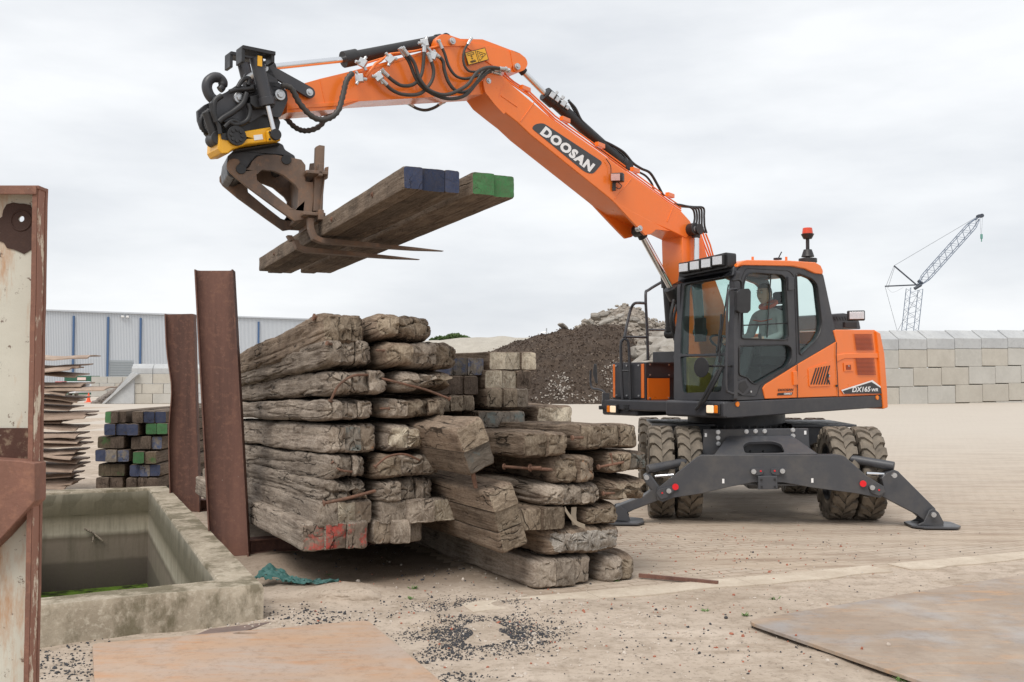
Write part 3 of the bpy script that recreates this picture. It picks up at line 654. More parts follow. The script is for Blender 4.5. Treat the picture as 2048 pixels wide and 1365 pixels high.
# ---------------------------------------------------------------- the excavator
TH_ = R(36); FW = Vector((-math.cos(TH_), -math.sin(TH_), 0)); LF = Vector((math.sin(TH_), -math.cos(TH_), 0)); UP = Vector((0, 0, 1))
S0 = Vector((2.82, 12.62, 0))
def Wm(t, l, z): return S0+FW*t+LF*l+UP*z
def onl(p, l): return hit(p[0], p[1], S0+LF*l, LF)
def ont(p, t): return hit(p[0], p[1], S0+FW*t, FW)
EX = empty('wheeled_excavator', S0, 'orange and dark grey wheeled excavator with raised boom, carrying timber mats on forks', 'excavator')
def side(name, pts, l, w, mat, parent=EX, bevel=.008, holes=(), rnd=0, conv=R5, shift=0):
    q = [onl(conv(*p) if conv else p, l)-LF*shift for p in pts]
    if rnd: q = fillet(q, rnd)
    hs = [[onl(conv(*p) if conv else p, l) for p in h] for h in holes]
    if rnd: hs = [fillet(h, rnd*1.3) for h in hs]
    bm = B(); prism(bm, q, -LF*w, hs); return mk(name, bm, mat, parent, bevel=bevel)
def wbox(bm, t0, t1, l0, l1, z0, z1):
    box(bm, Wm((t0+t1)/2, (l0+l1)/2, (z0+z1)/2), (t1-t0, l1-l0, z1-z0), Matrix((( -FW.x, LF.x, 0), (-FW.y, LF.y, 0), (0, 0, 1))))
def disc(bm, c, n, r, th, k=16): cyl(bm, c, Vector(c)+Vector(n)*th, r, n=k)
NB_ = .10; BW = .37                                            # near face of the boom, boom width
# --- boom
boom_pts = [(965,162),(971,151),(986,146),(1006,153),(1027,172),(1109,242),(1200,305),(1332,402),(1362,422),(1381,443),(1389,460),(1373,477),(1335,459),(1248,422),(1218,396),(1060,269),(1035,245),(1012,227),(985,205),(968,182)]
boom = side('boom', boom_pts, NB_, BW, ORANGE, bevel=.012, conv=None)
def sub(name, pts, l, w, mat, parent, **k): return side(name, pts, l, w, mat, parent, conv=None, **k)
sub('reinforcing_plate', fillet([Vector((x, y, 0)) for x, y in [(966,163),(972,152),(986,147),(1004,153),(1010,166),(1000,180),(996,196),(1012,224),(1008,229),(990,210),(970,184)]], 4), NB_+.012, .014, ORANGE, boom, bevel=.004)
for s_ in (0, BW-.033):
    sub('cylinder_lug', [(1226,402),(1262,441),(1279,459),(1291,471),(1303,468),(1313,460),(1342,463),(1300,442)], NB_+.002, .035, ORANGE, boom, bevel=.006, shift=s_)
# weld seam lines across the side plate
for a, b in (((1041,243),(1068,205)), ((1230,398),(1262,358)), ((1334,444),(1346,414)), ((1002,192),(1034,214))):
    bm = B(); tube(bm, [onl(a, NB_+.001), onl(b, NB_+.001)], .006, sm=False, n=6); mk('weld_seam', bm, ORANGE, boom)
bm = B(); q = fillet([onl(p, NB_+.001) for p in ((1086,246),(1206,325),(1186,349),(1170,345),(1063,257),(1070,249))], .05); prism(bm, q, LF*.002); plate = mk('name_plate', bm, simple('plate_grey', (.055, .057, .062), .5), boom)
tb = text_bm('DOOSAN', 1, shear=.0, offset=.055, ext=.002, spacing=1.16)
lo = Vector((min(v.co.x for v in tb.verts), min(v.co.y for v in tb.verts))); hi = Vector((max(v.co.x for v in tb.verts), max(v.co.y for v in tb.verts)))
A_, B_, D_ = onl((1079,268), NB_+.004), onl((1179,345), NB_+.004), onl((1087,249), NB_+.004)
ex = (B_-A_).normalized(); ey = (LF.cross(ex)); ey = ey if ey.z > 0 else -ey; hgt = (D_-A_).dot(ey); shr = (D_-A_).dot(ex)/hgt; ln = (B_-A_).length
for v in tb.verts:
    u = (v.co.x-lo.x)/(hi.x-lo.x)*ln; t = (v.co.y-lo.y)/(hi.y-lo.y)*hgt; v.co = A_+ex*(u+t*.30)+ey*t+LF*(v.co.z)
mk('lettering', tb, WHITE, plate)
# --- base boom (short, upright)
base = side('base_boom', [(1364,470),(1366,540),(1384,600),(1400,700),(1415,790),(1480,790),(1474,700),(1446,600),(1420,530),(1403,472),(1392,450),(1375,446)], NB_-.01, BW-.02, ORANGE, bevel=.012, conv=None)
bm = B(); p = onl((1392,458), NB_+.10); cyl(bm, p, p-LF*(BW+.2), .075, n=20); mk('pivot_boss', bm, BLACK, boom, bevel=.006)
bm = B(); p = onl((1392,458), NB_+.106); cyl(bm, p, p-LF*.01, .035, n=16); mk('pivot_pin', bm, ZINC, boom)
# --- arm
arm_pts = [(574,226),(573,177),(640,158),(702,143),(827,109),(874,95),(873,84),(876,75),(883,69),(894,69),(921,78),(965,79),(992,89),(1018,99),(1040,107),(1051,116),(1055,128),(1050,139),(1036,146),(1003,143),(988,155),(975,172),(965,189),(719,203),(673,219)]
arm = side('arm', arm_pts, NB_-.03, BW-.06, ORANGE, bevel=.01, conv=None)
sub('edge_flange', [(574,211),(574,219),(678,212),(717,201),(700,200),(676,204)], NB_-.022, .012, ORANGE, arm, bevel=.003)
sub('edge_flange', [(702,147),(702,151),(872,101),(872,97)], NB_-.026, .008, ORANGE, arm, bevel=.002)
sub('reinforcing_plate', fillet([Vector((x, y, 0)) for x, y in [(876,77),(883,70),(894,70),(912,80),(1000,97),(1022,104),(1026,130),(1020,141),(1003,141),(980,128),(930,92),(885,93),(877,88)]], 5), NB_-.018, .012, ORANGE, arm, bevel=.003)
sub('cylinder_ear', fillet([Vector((x, y, 0)) for x, y in [(1020,99),(1040,107),(1053,118),(1056,129),(1050,140),(1036,146),(1028,142)]], 5), NB_-.010, .02, ORANGE, arm, bevel=.003)
for a, b in (((640,159),(650,206)), ((822,112),(835,194))):
    bm = B(); tube(bm, [onl(a, NB_-.029), onl(b, NB_-.029)], .005, sm=False, n=6); mk('weld_seam', bm, ORANGE, arm)
for x, y, r in ((906,82,.035), (1036,133,.035), (978,162,.03), (1281,457,.035)):
    bm = B(); p = onl((x, y), NB_+.02); cyl(bm, p, p-LF*(BW+.02 if y < 200 else .06), r, n=18); cyl(bm, p+LF*.012, p-LF*.0, r*.55, n=14); mk('pin', bm, ZINC, arm if y < 150 else boom, bevel=.003)
# warning decals
q = [onl(p, NB_-.004) for p in ((928.5,106),(970,95.5),(977.5,120),(936.5,131.5))]
bm = B(); prism(bm, q, LF*.002); dec = mk('warning_sticker', bm, simple('sticker_black', (.02, .02, .02), .5), arm)
def uv4(q, u, v): return (q[3].lerp(q[2], u)).lerp(q[0].lerp(q[1], u), v)
bm = B()
for u0, u1 in ((.03, .485), (.515, .97)): prism(bm, [uv4(q, a, b)+LF*.003 for a, b in ((u0, .05), (u1, .05), (u1, .95), (u0, .95))], LF*.001)
mk('yellow_panel', bm, YELLOW, dec)
bm = B()
def ln_(a, b, r=.0028): tube(bm, [uv4(q, *a)+LF*.0045, uv4(q, *b)+LF*.0045], r, sm=False, n=5)
for a, b in (((.57, .12), (.57, .88)), ((.57, .88), (.93, .5)), ((.93, .5), (.57, .12)), ((.62, .45), (.72, .58)), ((.72, .58), (.80, .5)), ((.66, .35), (.78, .42)), ((.62, .7), (.68, .6)),
             ((.12, .72), (.4, .72)), ((.4, .72), (.4, .86)), ((.4, .86), (.12, .86)), ((.12, .86), (.12, .72)), ((.26, .38), (.26, .66)), ((.26, .66), (.22, .58)), ((.26, .66), (.30, .58)), ((.26, .38), (.22, .46)), ((.26, .38), (.30, .46)), ((.12, .2), (.4, .2)), ((.14, .25), (.38, .28)), ((.16, .13), (.4, .16))): ln_(a, b, .003)
mk('pictogram', bm, BLACK, dec)
# --- hydraulic cylinders
def cylinder(name, pin_rod, split, split2, pin_bar, rr, rb, l, lab=None, parent=EX, capcol=BLACK, shift=0):
    a, b, b2, c = [onl(p, l)-LF*shift for p in (pin_rod, split, split2, pin_bar)]
    bm = B(); cyl(bm, b2, c, rb, n=20); d = (c-b2).normalized()
    cyl(bm, b2-d*.02, b2+d*.13, rb*1.28, n=20); cyl(bm, c-d*.06, c+d*.0, rb*1.15, n=20)
    cyl(bm, c-LF*.07+d*.03, c+LF*.07+d*.03, rb*.95, n=16)
    body = mk(name, bm, capcol, parent, bevel=.004)
    bm = B(); cyl(bm, a, b2, rr, n=18); mk('piston_rod', bm, CHROME, body)
    bm = B(); cyl(bm, a-LF*.07, a+LF*.07, rr*1.7, n=16); cyl(bm, a, a-(a-b).normalized()*.10, rr*1.35, n=16); mk('rod_eye', bm, capcol, body, bevel=.003)
    return body
lm = NB_-BW/2
cylinder('bucket_cylinder', (529,136), (679,121), (690,119), (882,82), .03, .062, lm)
cylinder('arm_cylinder', (1036,133), (1088,186), (1092,190), (1248,330), .034, .064, lm)
lift = cylinder('lift_cylinder', (1279,462), (1341,575), (1343,578), (1425,735), .042, .072, lm)
cylinder('positioning_cylinder', (1392,460), (1392,540), (1392,548), (1400,660), .038, .062, NB_+.06)
cylinder('positioning_cylinder', (1392,460), (1392,540), (1392,548), (1400,660), .038, .062, NB_+.06, shift=BW+.12)
bm = B(); wbox(bm, 0, 0, 0, 0, 0, 0); bm.clear()
p = onl((1115,197), lm)+LF*.07
for dx, dy, s in ((0, 0, .06), (10, 8, .05), (22, 16, .06), (8, -6, .035), (20, 4, .04), (30, 24, .04)):
    box(bm, onl((1105+dx, 192+dy), lm+.08), (s, s, s*1.1), Matrix.Rotation(.6, 3, 'Y'))
mk('hose_valve', bm, ZINC, EX, bevel=.005)
# --- links to the tilt unit
def bar(bm, a, b, l, w, r1, r2, n=10):
    a = onl(a, NB_+.03)+LF*(l-NB_-.03); b = onl(b, NB_+.03)+LF*(l-NB_-.03); d = (b-a).normalized(); e = d.cross(LF).normalized(); pts = []
    for i in range(n+1): t = -math.pi/2+math.pi*i/n; pts.append(b+d*math.cos(t)*r2+e*math.sin(t)*r2)
    for i in range(n+1): t = math.pi/2+math.pi*i/n; pts.append(a+d*math.cos(t)*r1+e*math.sin(t)*r1)
    prism(bm, pts, -LF*w)
for l in (NB_+.03, NB_-BW+.02):
    bm = B(); bar(bm, (530,134), (620,185), l, .035, .045, .052); mk('link_arm', bm, GREY, EX, bevel=.005)
    bm = B(); bar(bm, (530,134), (560,190), l, .03, .04, .05); mk('guide_link', bm, GREY, EX, bevel=.005)
for (x, y) in ((620,185), (530,136), (556,193)):
    bm = B(); p = onl((x, y), NB_+.04); cyl(bm, p, p-LF*(BW+.05), .034, n=18); cyl(bm, p+LF*.01, p, .018, n=12); mk('pin', bm, ZINC, EX, bevel=.003)
# --- hoses
def hose(pts, r, l=NB_+.05, mat=HOSE, corr=0, name='hydraulic_hose', ls=None, parent=EX, fit=True):
    q = [onl(p, (ls[i] if ls else l)) for i, p in enumerate(pts)]
    bm = B(); tube(bm, q, r, n=8, corr=corr); o = mk(name, bm, mat, parent, smooth=60)
    if fit and not corr:
        for a, b in ((q[0], q[1]), (q[-1], q[-2])):
            d = (b-a).normalized(); bm = B(); cyl(bm, a-d*.02, a+d*.05, r*1.2, n=10); cyl(bm, a-d*.02, a-d*.045, r*1.5, n=6); mk('fitting', bm, ZINC, o, bevel=.002)
    return o
hose([(563,171),(583,178),(600,208),(628,236),(655,238),(676,222),(686,190),(693,162),(705,146)], .027, l=NB_+.09, corr=.016, name='corrugated_hose')
hose([(568,232),(590,255),(613,262),(640,252),(660,222)], .026, l=NB_-BW-.05, corr=.016, name='corrugated_hose')
hz3 = lambda L: [R3(*p) for p in L]
hose(hz3([(440,362),(490,410),(560,450),(640,440),(690,380),(705,300),(712,190)]), .018)
hose(hz3([(430,420),(490,478),(570,510),(680,505),(750,440),(775,370),(765,300),(745,255)]), .018)
hose(hz3([(562,218),(610,290),(650,390),(700,460),(800,520),(900,540),(1000,510),(1080,420),(1180,335),(1270,345)]), .018, ls=[NB_+.06]*10)
hose(hz3([(580,215),(640,290),(680,400),(740,475),(840,512),(930,490),(1010,440),(1070,360),(1150,325),(1250,335)]), .018, ls=[NB_+.1]*10)
hose(hz3([(790,235),(838,280),(850,350),(880,430),(930,485),(1000,490),(1060,440),(1120,350),(1210,345)]), .018, l=NB_+.03)
hose(hz3([(820,165),(850,230),(880,320),(930,385),(1000,402),(1080,380),(1190,350)]), .015, l=NB_+.02)
hose(hz3([(1022,145),(985,210),(980,290),(1010,345),(1060,355),(1140,350),(1210,365)]), .013, l=NB_+.02)
hose(hz3([(612,575),(660,605),(720,617),(780,600),(830,568)]), .016, l=NB_-BW-.04)
# steel pipes on boom and arm
def pipe(pts, r=.010, l=NB_-.02, mat=ORANGE, sm=False, name='steel_pipe'):
    bm = B(); tube(bm, [onl(p, l) for p in pts], r, sm=sm, n=8); return mk(name, bm, mat, EX, smooth=60)
for k, dy in enumerate((-6, -2, 3)):
    pipe([(1003+k*3,150-dy*.6),(1027,166-dy*.8),(1060,188-dy),(1110,236-dy*1.2),(1200,300-dy*1.2),(1335,398-dy),(1362,416-dy)], .009, NB_-.03-.05*k)
pipe(hz3([(420,275),(470,235),(640,215),(820,180)]), .012, NB_-.02)
pipe(hz3([(310,390),(380,300),(420,275)]), .014, NB_+.01)
pipe(hz3([(320,295),(400,270),(560,225)]), .009, NB_-.05)
for x0, y0 in ((1050,184),(1130,246),(1200,297),(1270,347),(1340,397)):
    bm = B(); box(bm, onl((x0, y0-6), NB_-.07), (.05, .16, .05), Matrix.Rotation(-.6, 3, 'Z')); mk('pipe_clamp', bm, ORANGE, boom, bevel=.006)
for k, (x, y) in enumerate([R3(290,295), R3(270,400), R3(400,390), R3(770,245), R3(715,160), R3(480,270)]):
    bm = B(); c = onl((x, y), NB_+.045)
    box(bm, c, (.075, .055, .075), Matrix.Rotation(.5+k, 3, 'Y')); 
    for a in (0, 2.1, 4.2): cyl(bm, c, c+(FW*math.cos(a+k)+UP*math.sin(a+k))*.075, .017, n=8)
    mk('hose_coupling', bm, ZINC, EX, bevel=.004)
# black hoses above the boom cylinder and at the boom foot
hz4 = lambda L: [R4(*p) for p in L]
hose(hz4([(265,10),(310,60),(350,140),(420,215),(480,270),(560,310),(640,360),(700,430),(760,470),(820,500),(870,580),(912,660)]), .016, l=lm+.05, mat=BLACK, fit=False)
hose(hz4([(262,0),(300,70),(345,150),(415,228),(470,280),(550,322),(630,372),(680,440),(730,485),(790,520),(830,570),(845,615)]), .013, l=lm-.03, mat=BLACK, fit=False)
for i in range(5):
    hose(hz4([(985+i*8,712+i*4),(1050+i*14,722+i*3),(1110+i*18,745-i*2),(1125+i*16,800),(1120+i*18,860),(1150+i*14,910)]), .013, l=lm+.10-.06*i, mat=BLACK, fit=False)
for i in range(3): pipe(hz4([(1160+i*20,905+i*5),(1190+i*20,990),(1225+i*14,1075)]), .011, lm+.1-.07*i)
hose([(1348,600),(1342,640),(1352,690),(1350,720)], .02, l=.05, mat=BLACK, corr=.02, name='corrugated_hose')
hose([(1353,610),(1347,650),(1358,700),(1356,730)], .016, l=-.05, mat=BLACK, fit=False)
# work lamp on the boom
bm = B(); box(bm, onl((1236,356), NB_+.05), (.13, .09, .10), Matrix.Rotation(-R(20), 3, 'Z')); wl = mk('work_lamp', bm, BLACK, EX, bevel=.01)
bm = B(); c = onl((1231,355), NB_+.09); box(bm, c, (.10, .03, .075), Matrix.Rotation(-R(8), 3, 'Z')); mk('lamp_lens', bm, simple('pink_lens', (.6, .35, .32), .3, vs=80, var=.4), wl)
bm = B(); tube(bm, [onl(p, NB_+.03) for p in ((1212,318),(1221,332),(1222,348))], .005, n=6); tube(bm, [onl(p, NB_+.03) for p in ((1236,365),(1243,372),(1238,378),(1230,374))], .005, n=6); box(bm, onl((1228,374), NB_+.02), (.04, .03, .09)); mk('lamp_bracket', bm, BLACK, wl)
# --- tilt unit (rotating quick coupler)
r1 = lambda L: [R1(*p) for p in L]
TU = side('tilt_coupler', fillet([Vector((*p, 0)) for p in r1([(160,545),(215,500),(300,462),(420,455),(480,470),(520,430),(600,395),(680,400),(735,470),(742,530),(715,600),(685,665),(640,660),(560,640),(460,700),(300,700),(190,690),(165,620)])], 3), NB_+.03, .05, GREY, bevel=.006, conv=None)
sub('cheek_plate', r1([(160,545),(215,500),(300,462),(420,455),(480,470),(520,430),(600,395),(680,400),(735,470),(742,530),(700,640),(560,640),(460,700),(300,700),(190,690),(165,620)]), NB_+.03, .05, GREY, TU, shift=BW-.02)
sub('bottom_housing', r1([(180,640),(640,600),(690,700),(670,790),(240,800),(190,740)]), NB_-.02, BW-.06, BLACK, TU, bevel=.012)
rot = sub('rotor_housing', r1([(222,770),(300,800),(430,765),(620,735),(670,755),(688,800),(690,845),(560,855),(430,870),(330,905),(300,935),(240,940),(215,900)]), NB_+.09, .30, YELLOW, EX, bevel=.014)
sub('cylinder_socket', r1([(585,765),(680,755),(690,840),(600,850)]), NB_+.15, .05, YELLOW, rot, bevel=.012)
sub('serial_plate', r1([(482,800),(548,792),(555,830),(488,838)]), NB_+.094, .006, WHITE, rot, bevel=0)
sub('hose_cutout', r1([(235,790),(300,775),(380,770),(430,800),(430,835),(350,850),(240,830)]), NB_+.096, .008, BLACK, rot, bevel=.01)
bm = B(); c = onl(R1(350, 805), NB_+.10)
for i in range(8): a = i*math.pi/4; p = c+(FW*math.cos(a)+UP*math.sin(a))*.05; cyl(bm, p-LF*.03, p+LF*.03, .016, n=8)
cyl(bm, c-LF*.02, c+LF*.02, .085, n=20); mk('hose_manifold', bm, BLACK, rot, bevel=.003)
for (x, y) in ((603,778),(603,832),(665,770),(672,815)):
    bm = B(); p = onl(R1(x, y), NB_+.156); cyl(bm, p, p+LF*.012, .010, n=6); mk('bolt', bm, BLACK, rot)
# tilt cylinders
for l, dx in ((NB_+.14, 0), (NB_-BW-.12, -95)):
    a, b, c, d = [onl(R1(x+dx, y+(0 if not dx else 40)), l) for x, y in ((500,215),(590,575),(588,580),(640,800))]
    bm = B(); cyl(bm, a, b, .058, n=18); cyl(bm, b-(b-a).normalized()*.07, b, .068, n=18); tc_ = mk('tilt_cylinder', bm, GREY, EX, bevel=.004)
    bm = B(); cyl(bm, c, d, .025, n=14); mk('piston_rod', bm, CHROME, tc_)
    bm = B(); cyl(bm, d-LF*.045, d+LF*.045, .05, n=14); mk('rod_eye', bm, BLACK, tc_, bevel=.004)
    bm = B(); cc_ = a+UP*.05
    box(bm, cc_+FW*.0, (.30, .16, .035), Matrix.Rotation(TH_, 3, 'Z')); box(bm, cc_+FW*.14-UP*.06, (.03, .14, .14), Matrix.Rotation(TH_, 3, 'Z')); box(bm, cc_-FW*.13-UP*.04, (.03, .14, .09), Matrix.Rotation(TH_, 3, 'Z'))
    mk('hose_guard', bm, BLACK, tc_, bevel=.006)
    if dx: continue
    bm = B(); box(bm, a.lerp(b, .1)+LF*.06, (.04, .01, .09), Matrix.Rotation(TH_, 3, 'Z')); mk('yellow_label', bm, YELLOW, tc_)
sub('valve_block', r1([(340,425),(500,415),(510,465),(470,475),(360,470)]), NB_+.08, .35, BLACK, TU, bevel=.01)
sub('valve_block', r1([(455,500),(560,480),(660,520),(640,590),(500,595),(455,560)]), NB_+.10, .10, BLACK, TU, bevel=.015)
for (x, y, r) in ((368,520,.05), (676,498,.05)):
    bm = B(); p = onl(R1(x, y), NB_+.03); cyl(bm, p, p+LF*.03, r, n=20); cyl(bm, p+LF*.03, p+LF*.045, r*.6, n=6); mk('pin', bm, ZINC, TU, bevel=.004)
# lifting hook
bm = B(); hk = r1([(190,540),(150,500),(128,440),(140,390),(180,362),(225,368),(250,400),(240,440),(225,455)])
tube(bm, [onl(p, lm-.05) for p in hk], [.046]*30+[.042]*10+[.034]*12+[.024]*10, n=10); mk('lifting_hook', bm, GREY, TU, smooth=60)
for pts, r in (([(160,560),(175,640),(215,720),(230,790)], .02), ([(430,480),(400,560),(330,620),(250,670),(215,700)], .026), ([(440,560),(455,620),(430,690),(350,720),(300,700)], .022), ([(240,500),(190,540),(180,620),(200,700)], .024), ([(260,740),(300,700),(340,690),(390,720)], .02), ([(360,440),(400,380),(450,370),(440,420)], .02), ([(300,470),(350,455),(420,450),(480,440)],.02)):
    hose(r1(pts), r, l=NB_+.10, mat=BLACK, fit=False)
hose(r1([(150,610),(100,650),(85,710),(110,770),(165,790)]), .022, l=lm, mat=BLACK, corr=.014, name='corrugated_hose')
hose(r1([(130,650),(120,700),(140,750),(180,780)]), .018, l=lm+.1, mat=BLACK, fit=False)
bm = B(); c = onl(R1(200, 825), NB_+.02); cyl(bm, c-LF*.12, c+LF*.05, .06, n=18); cyl(bm, onl(R1(130, 625), NB_+.02), onl(R1(185, 800), NB_+.02), .045, n=14); mk('grapple_motor', bm, BLACK, TU, bevel=.005)
# coupler under the rotor
Q = Vector((math.cos(R(22)), math.sin(R(22)), 0)); QN = Vector((math.sin(R(22)), -math.cos(R(22)), 0))      # fork frame plane and its normal toward the camera
FP = P(600, 440, 9.0)
def onq(p, off=0): return hit(p[0], p[1], FP+QN*off, QN)
def qside(name, pts, off, w, mat, parent, bevel=.006, holes=(), conv=R2, shift=0):
    bm = B(); prism(bm, [onq(conv(*p), off)-QN*shift for p in pts], -QN*w, [[onq(conv(*p), off)-QN*shift for p in h] for h in holes]); return mk(name, bm, mat, parent, bevel=bevel)
qc = qside('quick_coupler', [(115,165),(160,125),(440,80),(470,95),(480,125),(545,165),(550,215),(470,190),(430,165),(300,170),(240,245),(200,270),(150,310),(112,290),(105,230)], -.05, .50, GREY, EX, bevel=.014)
bm = B(); prism(bm, [onq(R2(*p), .045) for p in ((160,122),(440,78),(452,92),(150,140))], -QN*.66); mk('flange', bm, BLACK, qc, bevel=.01)
for (x, y) in ((490,190),(200,250)):
    bm = B(); c = onq(R2(x, y), .015); cyl(bm, c, c-QN*.8, .045, n=18); mk('pin', bm, BLACK, qc, bevel=.004)
# ---------------------------------------------------------------- fork attachment
FK = empty('fork_attachment', onq((640, 430)), 'rusty brown pallet fork frame with hooked side plates hanging under the yellow rotor', 'pallet fork')
outer = [(195,205),(180,188),(150,183),(122,193),(109,215),(110,245),(130,275),(230,360),(420,500),(540,585),(600,575),(655,530),(668,400),(662,335),(612,330),(612,225),(585,190),(545,182),(480,170),(420,158),(350,157),(300,172),(270,200),(250,240),(215,262),(195,250),(180,228)]
hole = [(335,256),(298,288),(302,322),(420,420),(525,502),(548,510),(563,490),(567,385),(548,355),(470,290),(400,262)]
qside('side_plate', outer, 0, .045, FORK, FK, holes=[hole])
qside('side_plate', outer, 0, .045, FORK, FK, holes=[hole], shift=.62)
e1 = onq(R2(650,300)); 
for (pa, pb, hh) in (((300,300), (560,300), .0),):
    bm = B(); prism(bm, [onq(R2(*p), -.04) for p in ((575,250),(610,250),(640,560),(600,570))], -QN*.68); mk('back_plate', bm, FORK, FK, bevel=.006)
bm = B(); prism(bm, [onq(R2(*p), -.04) for p in ((330,180),(420,170),(430,185),(345,200))], -QN*.68); mk('tie_plate', bm, FORK, FK, bevel=.006)
# carriage bars run across, upright post and tines
cross = -QN
def qbar(name, p, w0, w1, sz, parent=FK, mat=FORK):
    c = onq(R2(*p)); bm = B(); a = c+QN*w0; b = c-QN*w1; rm = Matrix(((Q.x, QN.x, 0), (Q.y, QN.y, 0), (0, 0, 1)))
    box(bm, (a+b)/2, (sz[0], (a-b).length, sz[1]), rm); return mk(name, bm, mat, parent, bevel=.006)
qbar('carriage_bar', (668,290), .14, .85, (.20, .03))
qbar('carriage_bar', (690,275), .14, .85, (.04, .11))
qbar('carriage_bar', (650,552), .14, .85, (.20, .03))
qbar('carriage_bar', (690,560), .16, .85, (.05, .09))
bm = B(); prism(bm, [onq(R2(*p), .02) for p in ((677,108),(700,97),(735,103),(722,520),(662,520))], -QN*.07); mk('mast_post', bm, FORK, FK, bevel=.005)
bm = B(); prism(bm, [onq(R2(*p), .05) for p in ((738,240),(760,235),(755,310),(735,320),(715,515),(700,512))], -QN*.04); mk('guide_rail', bm, FORK, FK, bevel=.004)
bm = B(); prism(bm, [onq(R2(*p), -.3) for p in ((640,215),(668,212),(676,290),(632,290))], -QN*.03); mk('latch_plate', bm, FORK, FK, bevel=.004)
def tine(off, heel, tip, top):
    a, b, c = [onq(R2(*p), off) for p in (top, heel, tip)]; d = (c-b).normalized(); n = 14; wv = QN*.055; bm = B(); tt = .048
    pts = [a, a.lerp(b, .5), b+UP*.06, b+UP*.015+d*.02, b+d*.07]+[b.lerp(c, k) for k in (.25, .5, .75, .97)]
    th = [.045, .045, .048, .05, .048, .042, .034, .022, .006]
    prev = None; rings = []
    for i, p in enumerate(pts):
        dd = (pts[min(i+1, len(pts)-1)]-pts[max(i-1, 0)]).normalized(); nn = dd.cross(QN).normalized(); nn = nn if (nn.z < 0 or nn.dot(Q) < -.5) else -nn
        if i < 3: nn = -Q
        wk = 1 if i < 8 else .45
        rings.append([bm.verts.new(q_) for q_ in (p+wv*wk, p-wv*wk, p-wv*wk+nn*th[i], p+wv*wk+nn*th[i])])
    for r0, r1_ in zip(rings, rings[1:]):
        for k in range(4): bm.faces.new([r0[k], r0[(k+1) % 4], r1_[(k+1) % 4], r1_[k]])
    bm.faces.new(rings[0]); bm.faces.new(rings[-1][::-1]); mk('fork_tine', bm, FORK, FK, bevel=.004)
tine(.05, (665,690), (1515,778), (655,570))
tine(-.42, (560,748), (1362,832), (520,680))
# ---------------------------------------------------------------- cab
CAB = empty('cab', Wm(.8, .75, 1.35), None, None); CAB.parent = EX; CAB.matrix_local = WM[EX.name].inverted() @ WM['cab']
SL = 1.20
door_up = [(1034,690),(1048,345),(1068,288),(1105,272),(1290,285),(1318,312),(1336,688),(1312,706),(1046,697)]
door_lo = [(1018,745),(1328,735),(1354,758),(1354,830),(1330,872),(1125,988),(1096,978),(1070,945),(1018,930)]
quarter = [(1385,284),(1402,278),(1488,312),(1520,352),(1548,600),(1536,660),(1508,712),(1416,802),(1405,790)]
side_out = [(986,1092),(986,330),(1006,258),(1050,216),(1350,228),(1500,270),(1556,284),(1632,640),(1642,712),(1400,856),(1185,988),(1168,1015),(1186,1084)]
side('side_frame', side_out, SL, .07, GREY, CAB, bevel=.012, holes=[door_up, door_lo, quarter], rnd=.03)
# door outline groove
bm = B(); dg = [(1012,1060),(1003,700),(1030,320),(1062,246),(1340,262),(1372,300),(1388,852),(1180,978),(1150,1000),(1130,1066)]
tube(bm, fillet([onl(R5(*p), SL+.001) for p in dg+[dg[0]]], .05), .005, sm=False, n=6); door = mk('door', bm, BLACK, CAB)
for nm, hp in (('window_pane', door_up), ('window_pane', door_lo), ('window_pane', quarter)):
    bm = B(); q = fillet([onl(R5(*p), SL-.03) for p in hp], .04); c = sum(q, Vector())/len(q); prism(bm, [c+(p-c)*1.03 for p in q], -LF*.006); mk(nm, bm, GLASS, CAB)
    bm = B(); qq = fillet([onl(R5(*p), SL+.004) for p in hp], .04); tube(bm, qq+[qq[0]], .009, sm=False, n=6); mk('window_seal', bm, BLACK, CAB)
for a, b in (((1222,278),(1196,690)), ((1040,612),(1330,598))):
    bm = B(); tube(bm, [onl(R5(*a), SL-.02), onl(R5(*b), SL-.02)], .008, sm=False, n=6); mk('window_bar', bm, BLACK, CAB)
# handle, hinges, labels
side('door_handle', [(1003,972),(1066,950),(1092,1005),(1085,1040),(1040,1062),(1005,1040)], SL+.012, .012, GREY, CAB, bevel=.006)
side('handle_recess', [(1018,982),(1058,966),(1080,1008),(1045,1046),(1016,1020)], SL+.015, .004, BLACK, CAB, bevel=.002)
for y0 in (300, ): side('hinge', [(1335,y0),(1372,y0+3),(1374,y0+85),(1338,y0+88)], SL+.03, .03, GREY, CAB, bevel=.006)
bm = B(); tube(bm, [onl(R5(*p), SL+.05) for p in ((1000,380),(960,385),(945,430),(940,700),(935,1000),(955,1040),(980,1050))], .014); mk('hand_rail', bm, GREY, CAB, smooth=60)
# far side frame: simple frame with one large window
LF2 = .34
def far_pts(L): return [onl(R5(*p), SL)-LF*(SL-LF2) for p in L]
bm = B(); prism(bm, fillet(far_pts(side_out), .03), LF*.05, [fillet(far_pts([(1040,900),(1050,345),(1070,288),(1105,262),(1290,270),(1350,300),(1350,860),(1300,900)]), .04), fillet(far_pts(quarter), .04)]); mk('far_side_frame', bm, GREY, CAB, bevel=.01)
bm = B(); prism(bm, far_pts([(1030,910),(1040,280),(1340,270),(1530,330),(1550,650),(1340,910)]), LF*.006); mk('window_pane', bm, GLASS, CAB)
